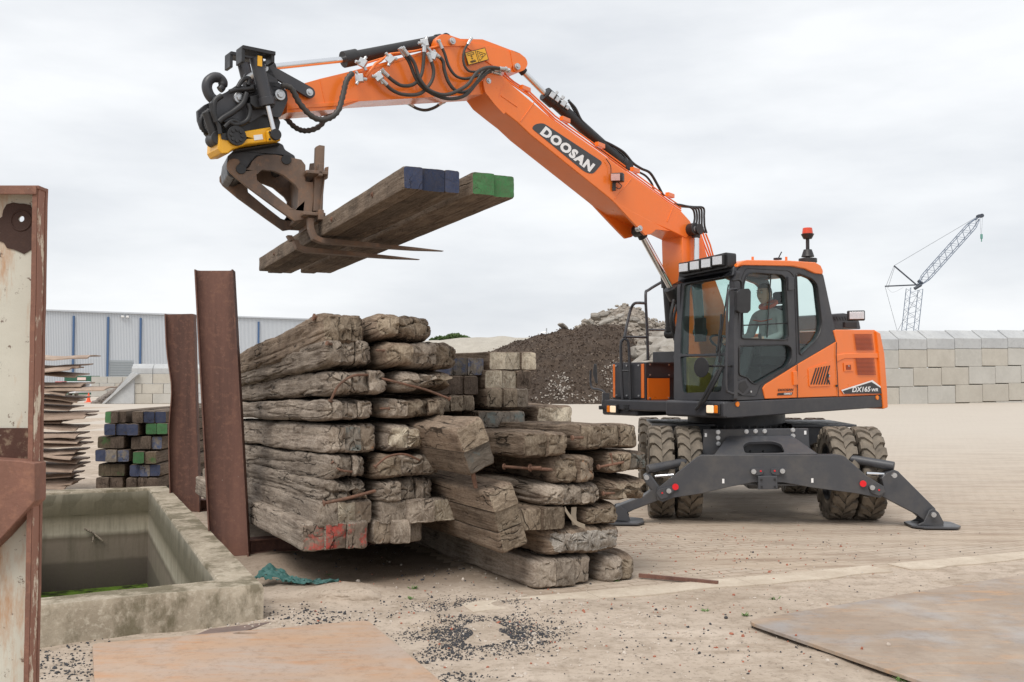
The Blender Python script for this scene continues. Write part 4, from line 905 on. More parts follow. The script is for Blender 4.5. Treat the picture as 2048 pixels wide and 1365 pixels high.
# front frame (leans back a little)
n_f = (FW*1+UP*.075).normalized(); p_f = Wm(1.45, 1.0, 1.35)
def onf(p, off=0): return hit(*R5(*p), p_f+n_f*off, n_f)
fo = [(600,1090),(602,700),(628,500),(648,345),(700,305),(1004,258),(990,330),(986,600),(986,1090)]
h1 = [(668,352),(962,300),(955,560),(928,790),(640,797),(648,600)]; h2 = [(640,812),(926,803),(902,1036),(656,1044),(650,960)]
bm = B(); prism(bm, fillet([onf(p) for p in fo], .03), -n_f*.06, [fillet([onf(p) for p in h], .03) for h in (h1, h2)]); mk('front_frame', bm, GREY, CAB, bevel=.01)
for h in (h1, h2):
    bm = B(); q = [onf(p, -.02) for p in h]; c = sum(q, Vector())/len(q); prism(bm, [c+(p-c)*1.03 for p in q], -n_f*.006); mk('windscreen', bm, GLASS, CAB)
# roof
roof = side('roof', [(1006,240),(1012,218),(1035,202),(1075,192),(1340,196),(1510,208),(1543,228),(1558,262),(1556,285),(1500,278),(1440,250),(1350,233),(1060,227)], SL+.02, .90, ORANGE, CAB, bevel=.03, conv=R5)
side('roof_liner', [(1000,262),(1006,232),(1350,228),(1555,284),(1500,285),(1350,250)], SL-.02, .84, BLACK, CAB, bevel=.01)
side('rear_wall', [(1580,745),(1640,716),(1640,1050),(1580,1050)], SL-.02, .84, GREY, CAB, bevel=.01)
side('front_header', [(975,300),(985,240),(1010,215),(1080,200),(1070,245)], SL-.01, .84, GREY, CAB, bevel=.02)
side('cab_floor', [(990,1090),(990,1060),(1640,1050),(1640,1080)], SL-.02, .84, BLACK, CAB, bevel=.01)
for x in (1105, 1320): bm = B(); c = onl(R5(x, 190), SL-.05); cyl(bm, c-UP*.02, c+UP*.03, .014, n=8); mk('roof_bolt', bm, ORANGE, CAB)
bm = B(); c = onl(R5(1265, 192), SL-.3); cyl(bm, c, c+UP*.02, .05, n=12); cyl(bm, c, onl(R5(1290, 142), SL-.3), .007, n=6); mk('antenna', bm, BLACK, CAB)
# visor and lights on the roof front
bm = B(); q = [onf((620,345), .02), onf((690,300), .02), onf((985,255), .02), onf((960,300), .02)]
prism(bm, [onf((652,352), .02)+n_f*.16-UP*.03, onf((652,320), .02), onf((980,262), .02), onf((975,300), .02)+n_f*.16-UP*.03], UP*.008); mk('sun_visor', bm, DGLASS, CAB)
bm = B(); 
a, b = onf((632,250), .10), onf((945,195), .10)
q = [a-UP*.10, a+UP*.06, b+UP*.09, b-UP*.08]; prism(bm, fillet(q, .03), -FW*.14); lb = mk('light_bar', bm, BLACK, CAB, bevel=.008)
for x, y in ((672,243),(742,230),(815,216),(888,198)):
    c = onf((x, y), .12); bm = B(); box(bm, c, (.05, .16, .125), Matrix(((-FW.x, LF.x, 0), (-FW.y, LF.y, 0), (0, 0, 1)))); lp = mk('work_lamp', bm, BLACK, CAB, bevel=.012)
    bm = B(); box(bm, c+FW*.022, (.02, .135, .095), Matrix(((-FW.x, LF.x, 0), (-FW.y, LF.y, 0), (0, 0, 1)))); mk('lamp_lens', bm, LENS, lp, bevel=.006)
# mirrors
bm = B(); tube(bm, [onl(R5(*p), SL+.06) for p in ((975,325),(1015,320),(1035,345),(1040,430))], .013); mk('mirror_arm', bm, BLACK, CAB, smooth=60)
bm = B(); q = [onl(R5(*p), SL+.12) for p in ((1022,380),(1085,375),(1098,392),(1096,515),(1080,532),(1022,534),(1008,520),(1008,395))]; prism(bm, q, -LF*.05); m_ = mk('mirror', bm, BLACK, CAB, bevel=.015)
bm = B(); c = onf((775,880), .32); cyl(bm, c, c-FW*.05, .115, r2=.07, n=24); mk('round_mirror', bm, BLACK, CAB, bevel=.01)
bm = B(); tube(bm, [onf((775,875), .28), onf((860,872), .28), onf((930,872), .10), onl(R5(975, 872), SL)], .012, sm=False); mk('mirror_arm', bm, BLACK, CAB)
# wiper
bm = B(); tube(bm, [onf((905,680), .04), onf((880,780), .05), onf((895,640), .05)], .012, sm=False); tube(bm, [onf(p, .05) for p in ((950,350),(925,520),(905,660),(875,800))], .008, sm=False, n=6); tube(bm, [onf((905,540), .04), onf((890,850), .04)], .014, sm=False); mk('wiper', bm, BLACK, CAB)
bm = B(); tube(bm, [onf((915,870), .02), onf((870,960), .10), onf((800,1090), .14), onf((740,1150), .14)], .018, sm=False); tube(bm, [onf((885,900), .02), onf((830,1000), .12), onf((760,1120), .16)], .018, sm=False); mk('wiper_arm', bm, BLACK, CAB)
# inside: seat, consoles, levers
bm = B(); wbox(bm, .20, .68, .50, 1.0, 1.72, 1.86); seat = mk('seat', bm, SEAT, CAB, bevel=.04)
bm = B(); hexa(bm, [Wm(.24, .52, 1.8), Wm(.24, .98, 1.8), Wm(.10, .98, 1.8), Wm(.10, .52, 1.8)], [Wm(.12, .55, 2.45), Wm(.12, .95, 2.45), Wm(.0, .95, 2.45), Wm(.0, .55, 2.45)]); mk('backrest', bm, SEAT, seat, bevel=.04)
bm = B(); wbox(bm, -.02, .07, .64, .86, 2.47, 2.62); mk('headrest', bm, SEAT, seat, bevel=.03)
bm = B(); wbox(bm, .22, .60, .60, .9, 1.38, 1.72); mk('seat_base', bm, BLACK, seat, bevel=.02)
for l in (.46, 1.04):
    bm = B(); wbox(bm, .25, .82, l-.05, l+.05, 1.82, 1.95); cn = mk('console', bm, SEAT, CAB, bevel=.02)
    bm = B(); cyl(bm, Wm(.75, l, 1.94), Wm(.77, l, 2.08), .02, n=8); mk('joystick', bm, BLACK, cn, bevel=.004)
bm = B(); tube(bm, [Wm(1.25, .72, 1.4), Wm(1.1, .72, 1.8), Wm(1.02, .72, 1.95)], .03); c = Wm(1.0, .72, 1.98)
rg = [c+LF*math.cos(a)*.17+(UP*.5+FW*.85).normalized()*math.sin(a)*.17 for a in [i*math.pi/10 for i in range(21)]]; tube(bm, rg, .014, sm=False); mk('steering_wheel', bm, BLACK, CAB, smooth=60)
bm = B(); wbox(bm, 1.1, 1.16, .40, .54, 2.0, 2.28); mk('monitor', bm, BLACK, CAB, bevel=.01)
OLIVE = simple('rubber_mat', (.17, .125, .02), .8, var=.5, vs=12)
bm = B(); wbox(bm, -.02, 1.3, .40, .44, 1.40, 1.82); mk('side_trim', bm, OLIVE, CAB, bevel=.01)
# beacon
bm = B(); c = onl(R5(1458, 200), SL-.35); cyl(bm, c-UP*.02, c+UP*.03, .11, n=16); cyl(bm, c, c+UP*.28, .022, n=10); cyl(bm, c+UP*.05, c+UP*.14, .08, r2=.05, n=12); cyl(bm, c+UP*.27, c+UP*.33, .05, r2=.08, n=18); bc = mk('warning_beacon', bm, BLACK, CAB, bevel=.004)
bm = B(); cyl(bm, c+UP*.33, c+UP*.405, .066, r2=.056, n=20); mk('beacon_lens', bm, BEACON, bc, bevel=.006)
# ---------------------------------------------------------------- superstructure
SKZ = [(966,1098),(1940,1056),(1958,1064),(1956,1138),(966,1206)]
side('chassis_skirt', [(940,1100),(1940,1057),(1950,1064),(1950,1136),(1000,1204),(940,1206)], SL+.02, .86, GREY, bevel=.02)
bm = B(); a = onl(R5(966,1098), SL+.02).z; z0 = onl(R5(966,1206), SL+.02).z
wbox(bm, 1.2, 1.56, .32, SL+.015, z0, a); fs = mk('front_skirt', bm, GREY, EX, bevel=.03, seg=3)
bm = B(); wbox(bm, -1.3, 1.2, -1.2, .30, z0+.03, a-.02); mk('turntable_deck', bm, GREY, EX, bevel=.02)
rear = side('engine_cover', [(1642,716),(1622,645),(1640,640),(1885,640),(1922,662),(1945,790),(1940,1056),(1640,1068)], SL+.01, 2.4, ORANGE, bevel=.05)
rear.modifiers['bevel'].segments = 4
side('counterweight', [(1898,648),(1924,662),(1950,790),(1966,1000),(1972,1138),(1944,1148),(1936,1060),(1928,1000),(1914,800)], SL+.035, 2.42, ORANGE, bevel=.012)
side('side_panel', [(1186,1082),(1170,1015),(1188,990),(1400,858),(1642,716),(1648,1066)], SL+.012, .05, ORANGE, bevel=.012)
side('shoulder_ridge', [(1642,800),(1700,790),(1925,785),(1945,792),(1945,830),(1925,822),(1700,824),(1645,850)], SL+.022, .03, ORANGE, bevel=.012)
for pts in ([(1642,720),(1640,800),(1655,1066)], [(1390,862),(1393,1074)], [(1905,660),(1925,800),(1935,1058)]):
    bm = B(); tube(bm, [onl(R5(*p), SL+.023) for p in pts], .0045, sm=False, n=6); mk('panel_gap', bm, BLACK, EX)
for y0, y1, x0, x1, dx in ((667,773,1757,1868,14), (820,930,1766,1882,12)):
    bm = B(); n = 13
    for i in range(n):
        y = y0+(y1-y0)*(i+.1)/n; yy = y0+(y1-y0)*(i+.65)/n; o = dx*i/n
        prism(bm, [onl(R5(*p), SL+.024) for p in ((x0+o, y), (x1+o, y), (x1+o, yy), (x0+o, yy))], LF*.004)
    mk('air_vent', bm, DKRED, EX)
vp = [(1462,890),(1580,850),(1600,862),(1600,1000),(1468,1005)]
v_ = side('vent_panel', vp, SL+.022, .012, ORANGE, bevel=.008, rnd=.02)
bm = B()
for i in range(8):
    x = 1478+i*17; t0, t1 = (x, 990), (x+34, 884-i*3)
    if i > 5: t1 = (1590, 884+(i-5)*38)
    if i < 1: pass
    prism(bm, [onl(R5(*p), SL+.023) for p in ((t0[0]-4, t0[1]), (t0[0]+4, t0[1]), (t1[0]+4, t1[1]), (t1[0]-4, t1[1]))], LF*.003)
mk('vent_slots', bm, BLACK, v_)
side('latch_plate', [(1688,852),(1748,848),(1750,905),(1692,908)], SL+.020, .006, ORANGE, bevel=.003)
side('latch', [(1704,866),(1735,864),(1736,895),(1706,896)], SL+.026, .006, DKRED, bevel=.002)
side('panel_handle', [(1366,908),(1392,905),(1396,992),(1370,995)], SL+.03, .02, ORANGE, bevel=.005)
for (x, y, r, m) in ((1005,1116,.028,AMBER), (1900,1074,.028,AMBER), (1640,999,.014,BLACK), (1717,872,.010,ZINC), (1092,1036,.012,ZINC), (1593,936,.010,ZINC)):
    bm = B(); c = onl(R5(x, y), SL+.02); cyl(bm, c, c+LF*.01, r, n=18); mk('reflector' if m is AMBER else 'button', bm, m, EX)
# badges
def text_on(txt, a, b, h, l, mat, parent, name='lettering', shear=.2, off=.02):
    t = text_bm(txt, 1, shear=shear, offset=off, ext=.001); x0 = min(v.co.x for v in t.verts); x1 = max(v.co.x for v in t.verts); y0 = min(v.co.y for v in t.verts); y1 = max(v.co.y for v in t.verts)
    A, Bb = onl(R5(*a), l), onl(R5(*b), l); X = Bb-A; hh = abs((onl(R5(a[0], a[1]-h), l)-A).z)
    for v in t.verts: v.co = A+X*((v.co.x-x0)/(x1-x0))+UP*hh*((v.co.y-y0)/(y1-y0))+LF*v.co.z
    return mk(name, t, mat, parent)
bd = side('model_badge', [(1672,1026),(1872,962),(1936,1012),(1938,1048),(1690,1050)], SL+.026, .004, WHITE, bevel=0)
side('badge_field', [(1682,1032),(1866,974),(1934,1018),(1936,1048),(1694,1050)], SL+.028, .004, simple('badge_black', (.03, .03, .032), .4), bd, bevel=0)
text_on('DX165', (1742,1040), (1860,1036), 34, SL+.030, WHITE, bd); text_on('WR', (1866,1036), (1908,1034), 20, SL+.030, WHITE, bd)
dk = text_on('DOOSAN', (1268,1034), (1366,1031), 16, SL+.020, BLACK, EX)
cp_ = side('badge_strip', [(1268,1045),(1364,1041),(1356,1057),(1262,1060)], SL+.018, .003, BLACK, EX, bevel=0)
text_on('CONNECT', (1305,1056), (1357,1054), 11, SL+.020, WHITE, cp_)
# headlights
def headlight(c, sx, mat_side=1):
    rm = Matrix(((-FW.x, LF.x, 0), (-FW.y, LF.y, 0), (0, 0, 1)))
    bm = B(); box(bm, c, (.06, .20, .12), rm); h = mk('headlight', bm, BLACK, EX, bevel=.012)
    bm = B(); box(bm, c+FW*.025-LF*.03*sx, (.03, .105, .085), rm); mk('lamp_glass', bm, LAMP, h, bevel=.012)
    bm = B(); box(bm, c+FW*.025+LF*.055*sx, (.03, .05, .085), rm); mk('turn_signal', bm, AMBER, h, bevel=.008)
headlight(ont(R5(858,1148), 1.56), 1)
# rear dark engine hood and lamp
bm = B(); wbox(bm, -1.15, -.35, -.9, .4, 1.9, 1.9); bm.clear()
side('exhaust_hood', [(1605,540),(1690,533),(1730,542),(1790,585),(1800,636),(1610,636)], .55, 1.1, GREY, bevel=.03)
bm = B()
for i in range(7): prism(bm, [onl(R5(*p), .552) for p in ((1602+i*18, 556), (1610+i*18, 556), (1620+i*18, 580), (1612+i*18, 580))], LF*.003)
mk('hood_slots', bm, BLACK, EX)
bm = B(); c = onl(R5(1766, 550), .75); rm_ = Matrix.Rotation(R(-18), 3, 'Z'); box(bm, c, (.22, .10, .13), rm_); rl = mk('rear_work_lamp', bm, BLACK, EX, bevel=.015)
bm = B(); box(bm, c+rm_ @ Vector((.01, -.05, 0)), (.18, .02, .095), rm_); mk('lamp_lens', bm, LENS, rl, bevel=.005)
bm = B(); box(bm, c-UP*.12+Vector((-.08, 0, 0)), (.16, .1, .08)); mk('lamp_bracket', bm, BLACK, rl, bevel=.01)
# ---------------------------------------------------------------- tool box and steps on the far side of the boom
tz0, tz1 = .98, 1.34
bm = B(); wbox(bm, .2, 1.17, -1.22, -.56, 1.11, 1.30); mk('step_base', bm, GREY, EX, bevel=.03, seg=3)
bm = B(); wbox(bm, -.1, 1.0, -1.2, -.58, 1.302, 1.78); tb_ = mk('tool_box', bm, GREY, EX, bevel=.008)
bm = B(); wbox(bm, -.06, .34, -1.14, -.60, 1.78, 1.93); mk('step_box', bm, GREY, EX, bevel=.008)
bm = B(); wbox(bm, .60, .98, -.577, -.56, 1.31, 1.58); mk('orange_panel', bm, ORANGE, tb_, bevel=.004)
bm = B(); wbox(bm, 1.002, 1.012, -1.18, -.60, 1.33, 1.76); mk('front_panel', bm, ORANGE, tb_, bevel=.004)
bm = B(); wbox(bm, 1.012, 1.02, -1.13, -.65, 1.33, 1.76); mk('cover_plate', bm, GREY, tb_, bevel=.004)
bm = B(); wbox(bm, .0, .97, -.572, -.555, 1.59, 1.605); wbox(bm, .0, .97, -.572, -.555, 1.765, 1.78); mk('edge_trim', bm, GREY, tb_)
for t in (.03, .25, .5, .62, .95):
    for z in (1.33, 1.62, 1.75):
        bm = B(); c = Wm(t, -.56, z); cyl(bm, c, c+LF*.012, .012, n=6); mk('bolt', bm, ZINC, tb_)
for l in (-1.1, -.9, -.68):
    for z in (1.36, 1.74): bm = B(); c = Wm(1.02, l, z); cyl(bm, c, c+FW*.012, .012, n=6); mk('bolt', bm, ZINC, tb_)
rl_ = []
def rail(pts, r=.019): 
    bm = B(); tube(bm, [ont(R5(*p), t) for p, t in pts], r, k=4); return mk('hand_rail', bm, GREY, EX, smooth=60)
rail([((272,1085),1.12),((265,900),1.12),((262,740),1.12),((275,705),1.1),((295,700),1.08),((312,740),1.05),((318,900),1.05),((322,1085),1.05)])
rail([((285,690),1.1),((300,610),1.0),((325,510),.9),((345,475),.9),((370,468),.8),((420,470),.6)])
rail([((435,835),.6),((430,640),.6),((420,420),.6),((440,385),.5),((530,330),.3)])
rail([((290,686),1.1),((425,688),.6)], .015); rail([((430,640),.6),((590,642),.0)], .015); rail([((268,903),1.12),((318,903),1.05)], .012)
# left mirror and headlight
bm = B(); tube(bm, [ont(R5(*p), 1.15) for p in ((165,1090),(155,1040),(120,1022),(80,1015),(68,980),(68,900))], .014); box(bm, ont(R5(165,1075), 1.15), (.09, .09, .12)); mk('mirror_arm', bm, GREY, EX, smooth=60)
bm = B(); q = [ont(R5(*p), 1.2) for p in ((88,858),(103,860),(110,985),(98,985),(80,920))]; prism(bm, q, -FW*.03-LF*.02); mk('mirror', bm, BLACK, EX, bevel=.01)
headlight(ont(R5(212,1147), 1.20), -1)
bm = B(); c = ont(R5(140,1138), 1.2); box(bm, c, (.08, .06, .05)); mk('hose_port', bm, BLACK, EX, bevel=.01)
bm = B()
for z in (-.03, 0, .03): c = ont(R5(305,1140), 1.18); box(bm, c+UP*z, (.06, .09, .016), Matrix.Rotation(TH_, 3, 'Z'))
mk('intake_slots', bm, BLACK, EX)
bm = B(); hexa(bm, [Wm(-.2, -.5, 1.7), Wm(.3, -.5, 1.7), Wm(.1, -.5, 1.98), Wm(-.2, -.5, 2.2)], [Wm(-.2, -.55, 1.7), Wm(.3, -.55, 1.7), Wm(.1, -.55, 1.98), Wm(-.2, -.55, 2.2)]); mk('gusset', bm, ORANGE, EX)
# ---------------------------------------------------------------- undercarriage
UT = Vector((math.cos(R(5)), -math.sin(R(5)), 0)); UR = Vector((math.sin(R(5)), math.cos(R(5)), 0))   # across, rearward
U0 = Vector((2.83, 11.40, 0)); UM = Matrix(((UT.x, UR.x, 0), (UT.y, UR.y, 0), (0, 0, 1)))
def U(x, y, z): return U0+UT*x+UR*y+UP*z
def onu(p, y): return hit(p[0], p[1], U0+UR*y, UR)
def upl(name, pts, y, w, mat, parent=EX, bevel=.008, holes=(), rnd=0):
    q = [onu(R6(*p), y) for p in pts]; q = fillet(q, rnd) if rnd else q
    bm = B(); prism(bm, q, UR*w, [fillet([onu(R6(*p), y) for p in h], .04) for h in holes]); return mk(name, bm, mat, parent, bevel=bevel)
def ubox(bm, x0, x1, y0, y1, z0, z1): box(bm, U((x0+x1)/2, (y0+y1)/2, (z0+z1)/2), (x1-x0, y1-y0, z1-z0), UM)
bm = B(); cyl(bm, S0+UP*.78, S0+UP*1.16, .60, n=40); ring_ = mk('slew_ring', bm, UGREY, EX, bevel=.01)
bm = B()
for i in range(44): a = 2*math.pi*i/44; p = S0+Vector((math.cos(a), math.sin(a), 0))*.66+UP*.96; cyl(bm, p, p+UP*.05, .017, n=6)
cyl(bm, S0+UP*.93, S0+UP*.975, .70, n=44); mk('ring_bolts', bm, UGREY, ring_)
bm = B(); ubox(bm, -.45, .45, -.1, 2.9, .62, .86); ubox(bm, -.60, .60, .6, 2.0, .55, .93); mk('chassis_frame', bm, UGREY, EX, bevel=.02)
for y in (0, 2.6):
    bm = B(); cyl(bm, U(-1.1, y, .52), U(1.1, y, .52), .10, n=16); box(bm, U(0, y, .52), (.36, .34, .36), UM); mk('axle', bm, UGREY, EX, bevel=.02)
# catwalks beside the ring
for s in (-1, 1):
    bm = B(); ubox(bm, s*.45-.0 if s > 0 else -1.2, 1.2 if s > 0 else -.45, .55, 2.0, 1.0, 1.03); mk('catwalk', bm, UGREY, EX, bevel=.005)
    bm = B(); hexa(bm, [U(s*.5, .6, .7), U(s*1.1, .6, .98), U(s*1.1, .6, 1.0), U(s*.5, .6, 1.0)], [U(s*.5, 1.9, .7), U(s*1.1, 1.9, .98), U(s*1.1, 1.9, 1.0), U(s*.5, 1.9, 1.0)]); mk('storage_box', bm, UGREY, EX, bevel=.01)
# front cross plate with bolts, then the stabiliser
upl('mount_plate', [(612,212),(1178,208),(1186,345),(605,350)], -.30, .06, UGREY)
for x, y in ((690,228),(690,259),(692,291),(843,225),(892,223),(941,223),(1093,217),(1094,248)):
    bm = B(); c = onu(R6(x, y), -.30); cyl(bm, c, c-UR*.028, .019, n=6); cyl(bm, c, c-UR*.008, .025, n=12); mk('bolt', bm, ZINC, EX)
for x, y in ((624,244),(1160,231)):
    bm = B(); prism(bm, [onu(R6(x+a, y+b), -.305) for a, b in ((-6,-10),(6,-10),(6,10),(-6,10))], -UR*.003); mk('label', bm, WHITE, EX)
SP = -.72
st = upl('stabiliser_beam', [(356,562),(366,530),(575,364),(600,353),(1345,350),(1370,357),(1490,463),(1582,520),(1592,555),(1565,584),(1430,558),(1200,528),(1040,500),(880,500),(760,522),(600,560),(450,582),(392,606),(362,592)], SP, .04, UGREY, bevel=.006)
upl('rear_plate', [(366,560),(366,530),(575,364),(600,353),(1345,350),(1370,357),(1490,463),(1582,520),(1565,580),(1430,558),(1200,528),(1040,500),(880,500),(760,522),(600,560),(450,582),(392,600)], SP+.26, .04, UGREY, st, bevel=.006)
bm = B(); a = [onu(R6(*p), SP+.04) for p in ((600,356),(1345,353))]; b = [onu(R6(*p), SP+.04) for p in ((600,362),(1345,359))]
hexa(bm, [a[0], a[1], b[1], b[0]], [v+UR*.22 for v in (a[0], a[1], b[1], b[0])])
a = [onu(R6(*p), SP+.04) for p in ((760,512),(1200,520))]; hexa(bm, [a[0], a[1], a[1]+UP*.02, a[0]+UP*.02], [v+UR*.22 for v in (a[0], a[1], a[1]+UP*.02, a[0]+UP*.02)]); mk('cover_strip', bm, UGREY, st)
bm = B()                                       # sloping neck from the beam to the frame
f0 = [onu(R6(*p), SP+.05) for p in ((668,350),(1228,344))]; f1 = [onu(R6(*p), -.33) for p in ((742,250),(1088,246))]
hol = [onu(R6(*p), 0) for p in ()]
nn = (f0[1]-f0[0]).cross(f1[0]-f0[0]).normalized(); 
def onneck(p): return hit(*R6(*p), f0[0], nn)
prism(bm, [onneck(p) for p in ((668,350),(742,250),(1088,246),(1228,344))], -nn*.04 if nn.y < 0 else nn*.04, [fillet([onneck(p) for p in ((836,341),(824,300),(850,280),(985,276),(1030,292),(1050,338))], .04)])
mk('neck_plate', bm, UGREY, st, bevel=.006)
upl('dark_recess', [(700,345),(1200,340),(1180,280),(720,280)], -.20, .02, BLACK, st)
bm = B()
for x in (860, 930): tube(bm, [onu(R6(x, 335), -.3), onu(R6(x+20, 300), -.25), onu(R6(x+10, 285), -.2)], .012)
mk('hose', bm, BLACK, st)
upl('tow_bracket', [(905,466),(1010,464),(1012,536),(906,538)], SP-.05, .05, UGREY, st, bevel=.006)
for pts in ([(868,425),(935,425),(938,440),(930,455),(905,462),(870,455)], [(975,425),(1045,425),(1048,450),(1010,460),(985,455),(975,445)], [(360,560),(372,535),(440,520),(462,535),(420,580),(380,590)], [(1500,520),(1520,512),(1582,528),(1590,550),(1560,572),(1515,555)]):
    upl('lock_plate', pts, SP-.025, .025, UGREY, st, bevel=.006, rnd=.02)
for x, y in ((880,440),(1035,437),(424,544),(1518,526),(305,472),(1637,460),(1848,672)): bm = B(); c = onu(R6(x, y), SP-.03); cyl(bm, c, c-UR*.035, .026, n=18); cyl(bm, c-UR*.035, c-UR*.04, .012, n=10); mk('pin', bm, ZINC, st)
for x, y, r in ((460,523,.034), (1471,506,.034), (920,438,.009), (995,437,.009), (389,556,.009), (1557,540,.009)): bm = B(); c = onu(R6(x, y), SP-.022); cyl(bm, c, c-UR*.010, r, n=18); mk('reflector', bm, RED, st)
for x, y in ((718,492),(1198,489)):
    bm = B(); prism(bm, [onu(R6(x+a, y+b), SP-.002) for a, b in ((-6,-12),(6,-12),(6,12),(-6,12))], -UR*.003); mk('label', bm, WHITE, st)
for x, y in ((924,485),(996,483),(925,523),(997,523)):
    bm = B(); c = onu(R6(x, y), SP-.052); cyl(bm, c, c-UR*.01, .012, n=8); mk('bolt', bm, BLACK, st)
lr = upl('outrigger_leg', [(1545,560),(1582,520),(1572,480),(1600,448),(1640,431),(1662,440),(1862,640),(1870,680),(1800,705),(1760,672),(1640,610)], SP+.06, .16, UGREY, bevel=.012)
ll = upl('outrigger_leg', [(400,545),(370,515),(330,462),(305,452),(288,466),(296,500),(330,540),(290,570),(140,628),(132,672),(180,676),(235,648),(350,605),(388,588)], SP+.06, .16, UGREY, bevel=.012)
for leg, pts, cx, sgn in ((lr, [(1768,728),(1800,712),(1828,652),(1852,640),(1880,662),(1908,715),(1905,735)], 1838, 1), (ll, [(98,703),(110,678),(135,632),(160,624),(190,648),(214,688),(212,708)], 158, -1)):
    q = [onu(R6(*p), SP+.0) for p in pts]
    bm = B(); prism(bm, q, UR*.03); mk('foot_bracket', bm, UGREY, leg, bevel=.006)
    bm = B(); prism(bm, [v+UR*.25 for v in q], UR*.03); mk('foot_bracket', bm, UGREY, leg, bevel=.006)
    c = onu(R6(cx, 735 if sgn > 0 else 716), SP+.14); c.z = max(gz(c.x, c.y)+.012, 0)
    bm = B(); wv, dv = UT*.24, UR*.24
    a = [c-wv-dv*.6, c-wv*.6-dv, c+wv*.8-dv, c+wv*1.1-dv*.5, c+wv*1.1+dv*.7, c+wv*.7+dv, c-wv*.6+dv, c-wv+dv*.6]
    prism(bm, a, UP*.022); mk('foot_pad', bm, UGREY, leg, bevel=.006)
for pa, pb, pc, leg in (((1400,372),(1640,412),(1588,455), lr), ((520,388),(310,428),(350,467), ll)):
    bm = B(); cyl(bm, onu(R6(*pa), SP+.30), onu(R6(*pb), SP+.12), .048, n=16); mk('cylinder_cover', bm, UGREY, leg, bevel=.01)
    s_ = 1 if leg is lr else -1
    bm = B(); cyl(bm, onu(R6(1490 if s_ > 0 else 450, 452 if s_ > 0 else 460), SP+.14), onu(R6(*pc), SP+.14), .022, n=12); mk('piston_rod', bm, CHROME, leg)
# ---------------------------------------------------------------- wheels
def tyremat():
    m, nt, b = newmat('dusty_tyre'); v = coords(nt, world=True); oc = coords(nt)
    dust = ramp(nt, nz(nt, v, 7, 7, .7), [(.3, .35), (.6, .95)])
    c = mixc(nt, dust, (.045, .040, .036), (.22, .185, .145)); nt.links.new(c, b.inputs['Base Color']); b.inputs['Roughness'].default_value = .9; bump(nt, b, nz(nt, oc, 60, 4), .2, .005); return m
TYRE = tyremat()
def tyre_bm(Rr=.50, w=.25):
    bm = B(); n = 72; h = w/2
    prof = [(-h*.72, Rr*.60), (-h*.95, Rr*.66), (-h*1.0, Rr*.80), (-h*.97, Rr*.92), (-h*.86, Rr*.972), (-h*.5, Rr*.985), (0, Rr*.99), (h*.5, Rr*.985), (h*.86, Rr*.972), (h*.97, Rr*.92), (h*1.0, Rr*.80), (h*.95, Rr*.66), (h*.72, Rr*.60)]
    rings = []
    for i in range(n): a = 2*math.pi*i/n; rings.append([bm.verts.new((x, r*math.cos(a), r*math.sin(a))) for x, r in prof])
    for i in range(n):
        for k in range(len(prof)-1): bm.faces.new([rings[i][k], rings[i][k+1], rings[(i+1) % n][k+1], rings[(i+1) % n][k]])
    NL = 20; pitch = 2*math.pi/NL
    for s in (-1, 1):
        for i in range(NL):
            a0 = pitch*(i+(.5 if s > 0 else 0)); prev = None
            for u in (0.0, .35, .62, .86, .99, 1.02):
                ang = a0+(-.62*pitch*min(u, .62)/.62 if u < .62 else -.62*pitch-.05*pitch*(u-.62)); hw = pitch*(.27 if u < .6 else .33)
                rb, rt_ = (Rr*.97, Rr*1.04) if u < .9 else ((Rr*.93, Rr*1.01) if u < 1 else (Rr*.86, Rr*.895))
                x = s*h*(u if u < 1 else 1.0)+ (s*.010 if u >= .99 else 0)
                q = []
                for aa, rr in ((ang-hw, rb-.02), (ang+hw, rb-.02), (ang+hw*.88, rt_), (ang-hw*.88, rt_)): q.append(bm.verts.new((x, rr*math.cos(aa), rr*math.sin(aa))))
                if prev:
                    for k in range(4): bm.faces.new([prev[k], prev[(k+1) % 4], q[(k+1) % 4], q[k]])
                else: bm.faces.new(q)
                prev = q
            bm.faces.new(prev)
    return bm
def wheelM(x, y): return Matrix.Translation(U(x, y, .515)) @ Matrix.Rotation(-R(5), 4, 'Z')
M0 = wheelM(-1.14, 0)
bm = B()
cyl(bm, Vector((-.11, 0, 0)), Vector((.11, 0, 0)), .30, n=32, cap=False); cyl(bm, Vector((-.06, 0, 0)), Vector((-.04, 0, 0)), .30, n=32); cyl(bm, Vector((-.10, 0, 0)), Vector((.02, 0, 0)), .10, n=20)
for i in range(10): a = i*math.pi/5; cyl(bm, Vector((-.075, .14*math.cos(a), .14*math.sin(a))), Vector((-.05, .14*math.cos(a), .14*math.sin(a))), .014, n=6)
wheel = mk('wheel', bm, UGREY, EX, M=M0)
ty = mk('tyre', tyre_bm(), TYRE, wheel, M=M0, smooth=28)
for y in (0, 2.6):
    for x in (-1.14, -.83, .83, 1.14):
        if (x, y) == (-1.14, 0): continue
        spin = Matrix.Rotation(random.uniform(0, 6), 4, 'X')
        copy_tree(wheel, wheelM(x, y) @ spin, EX)
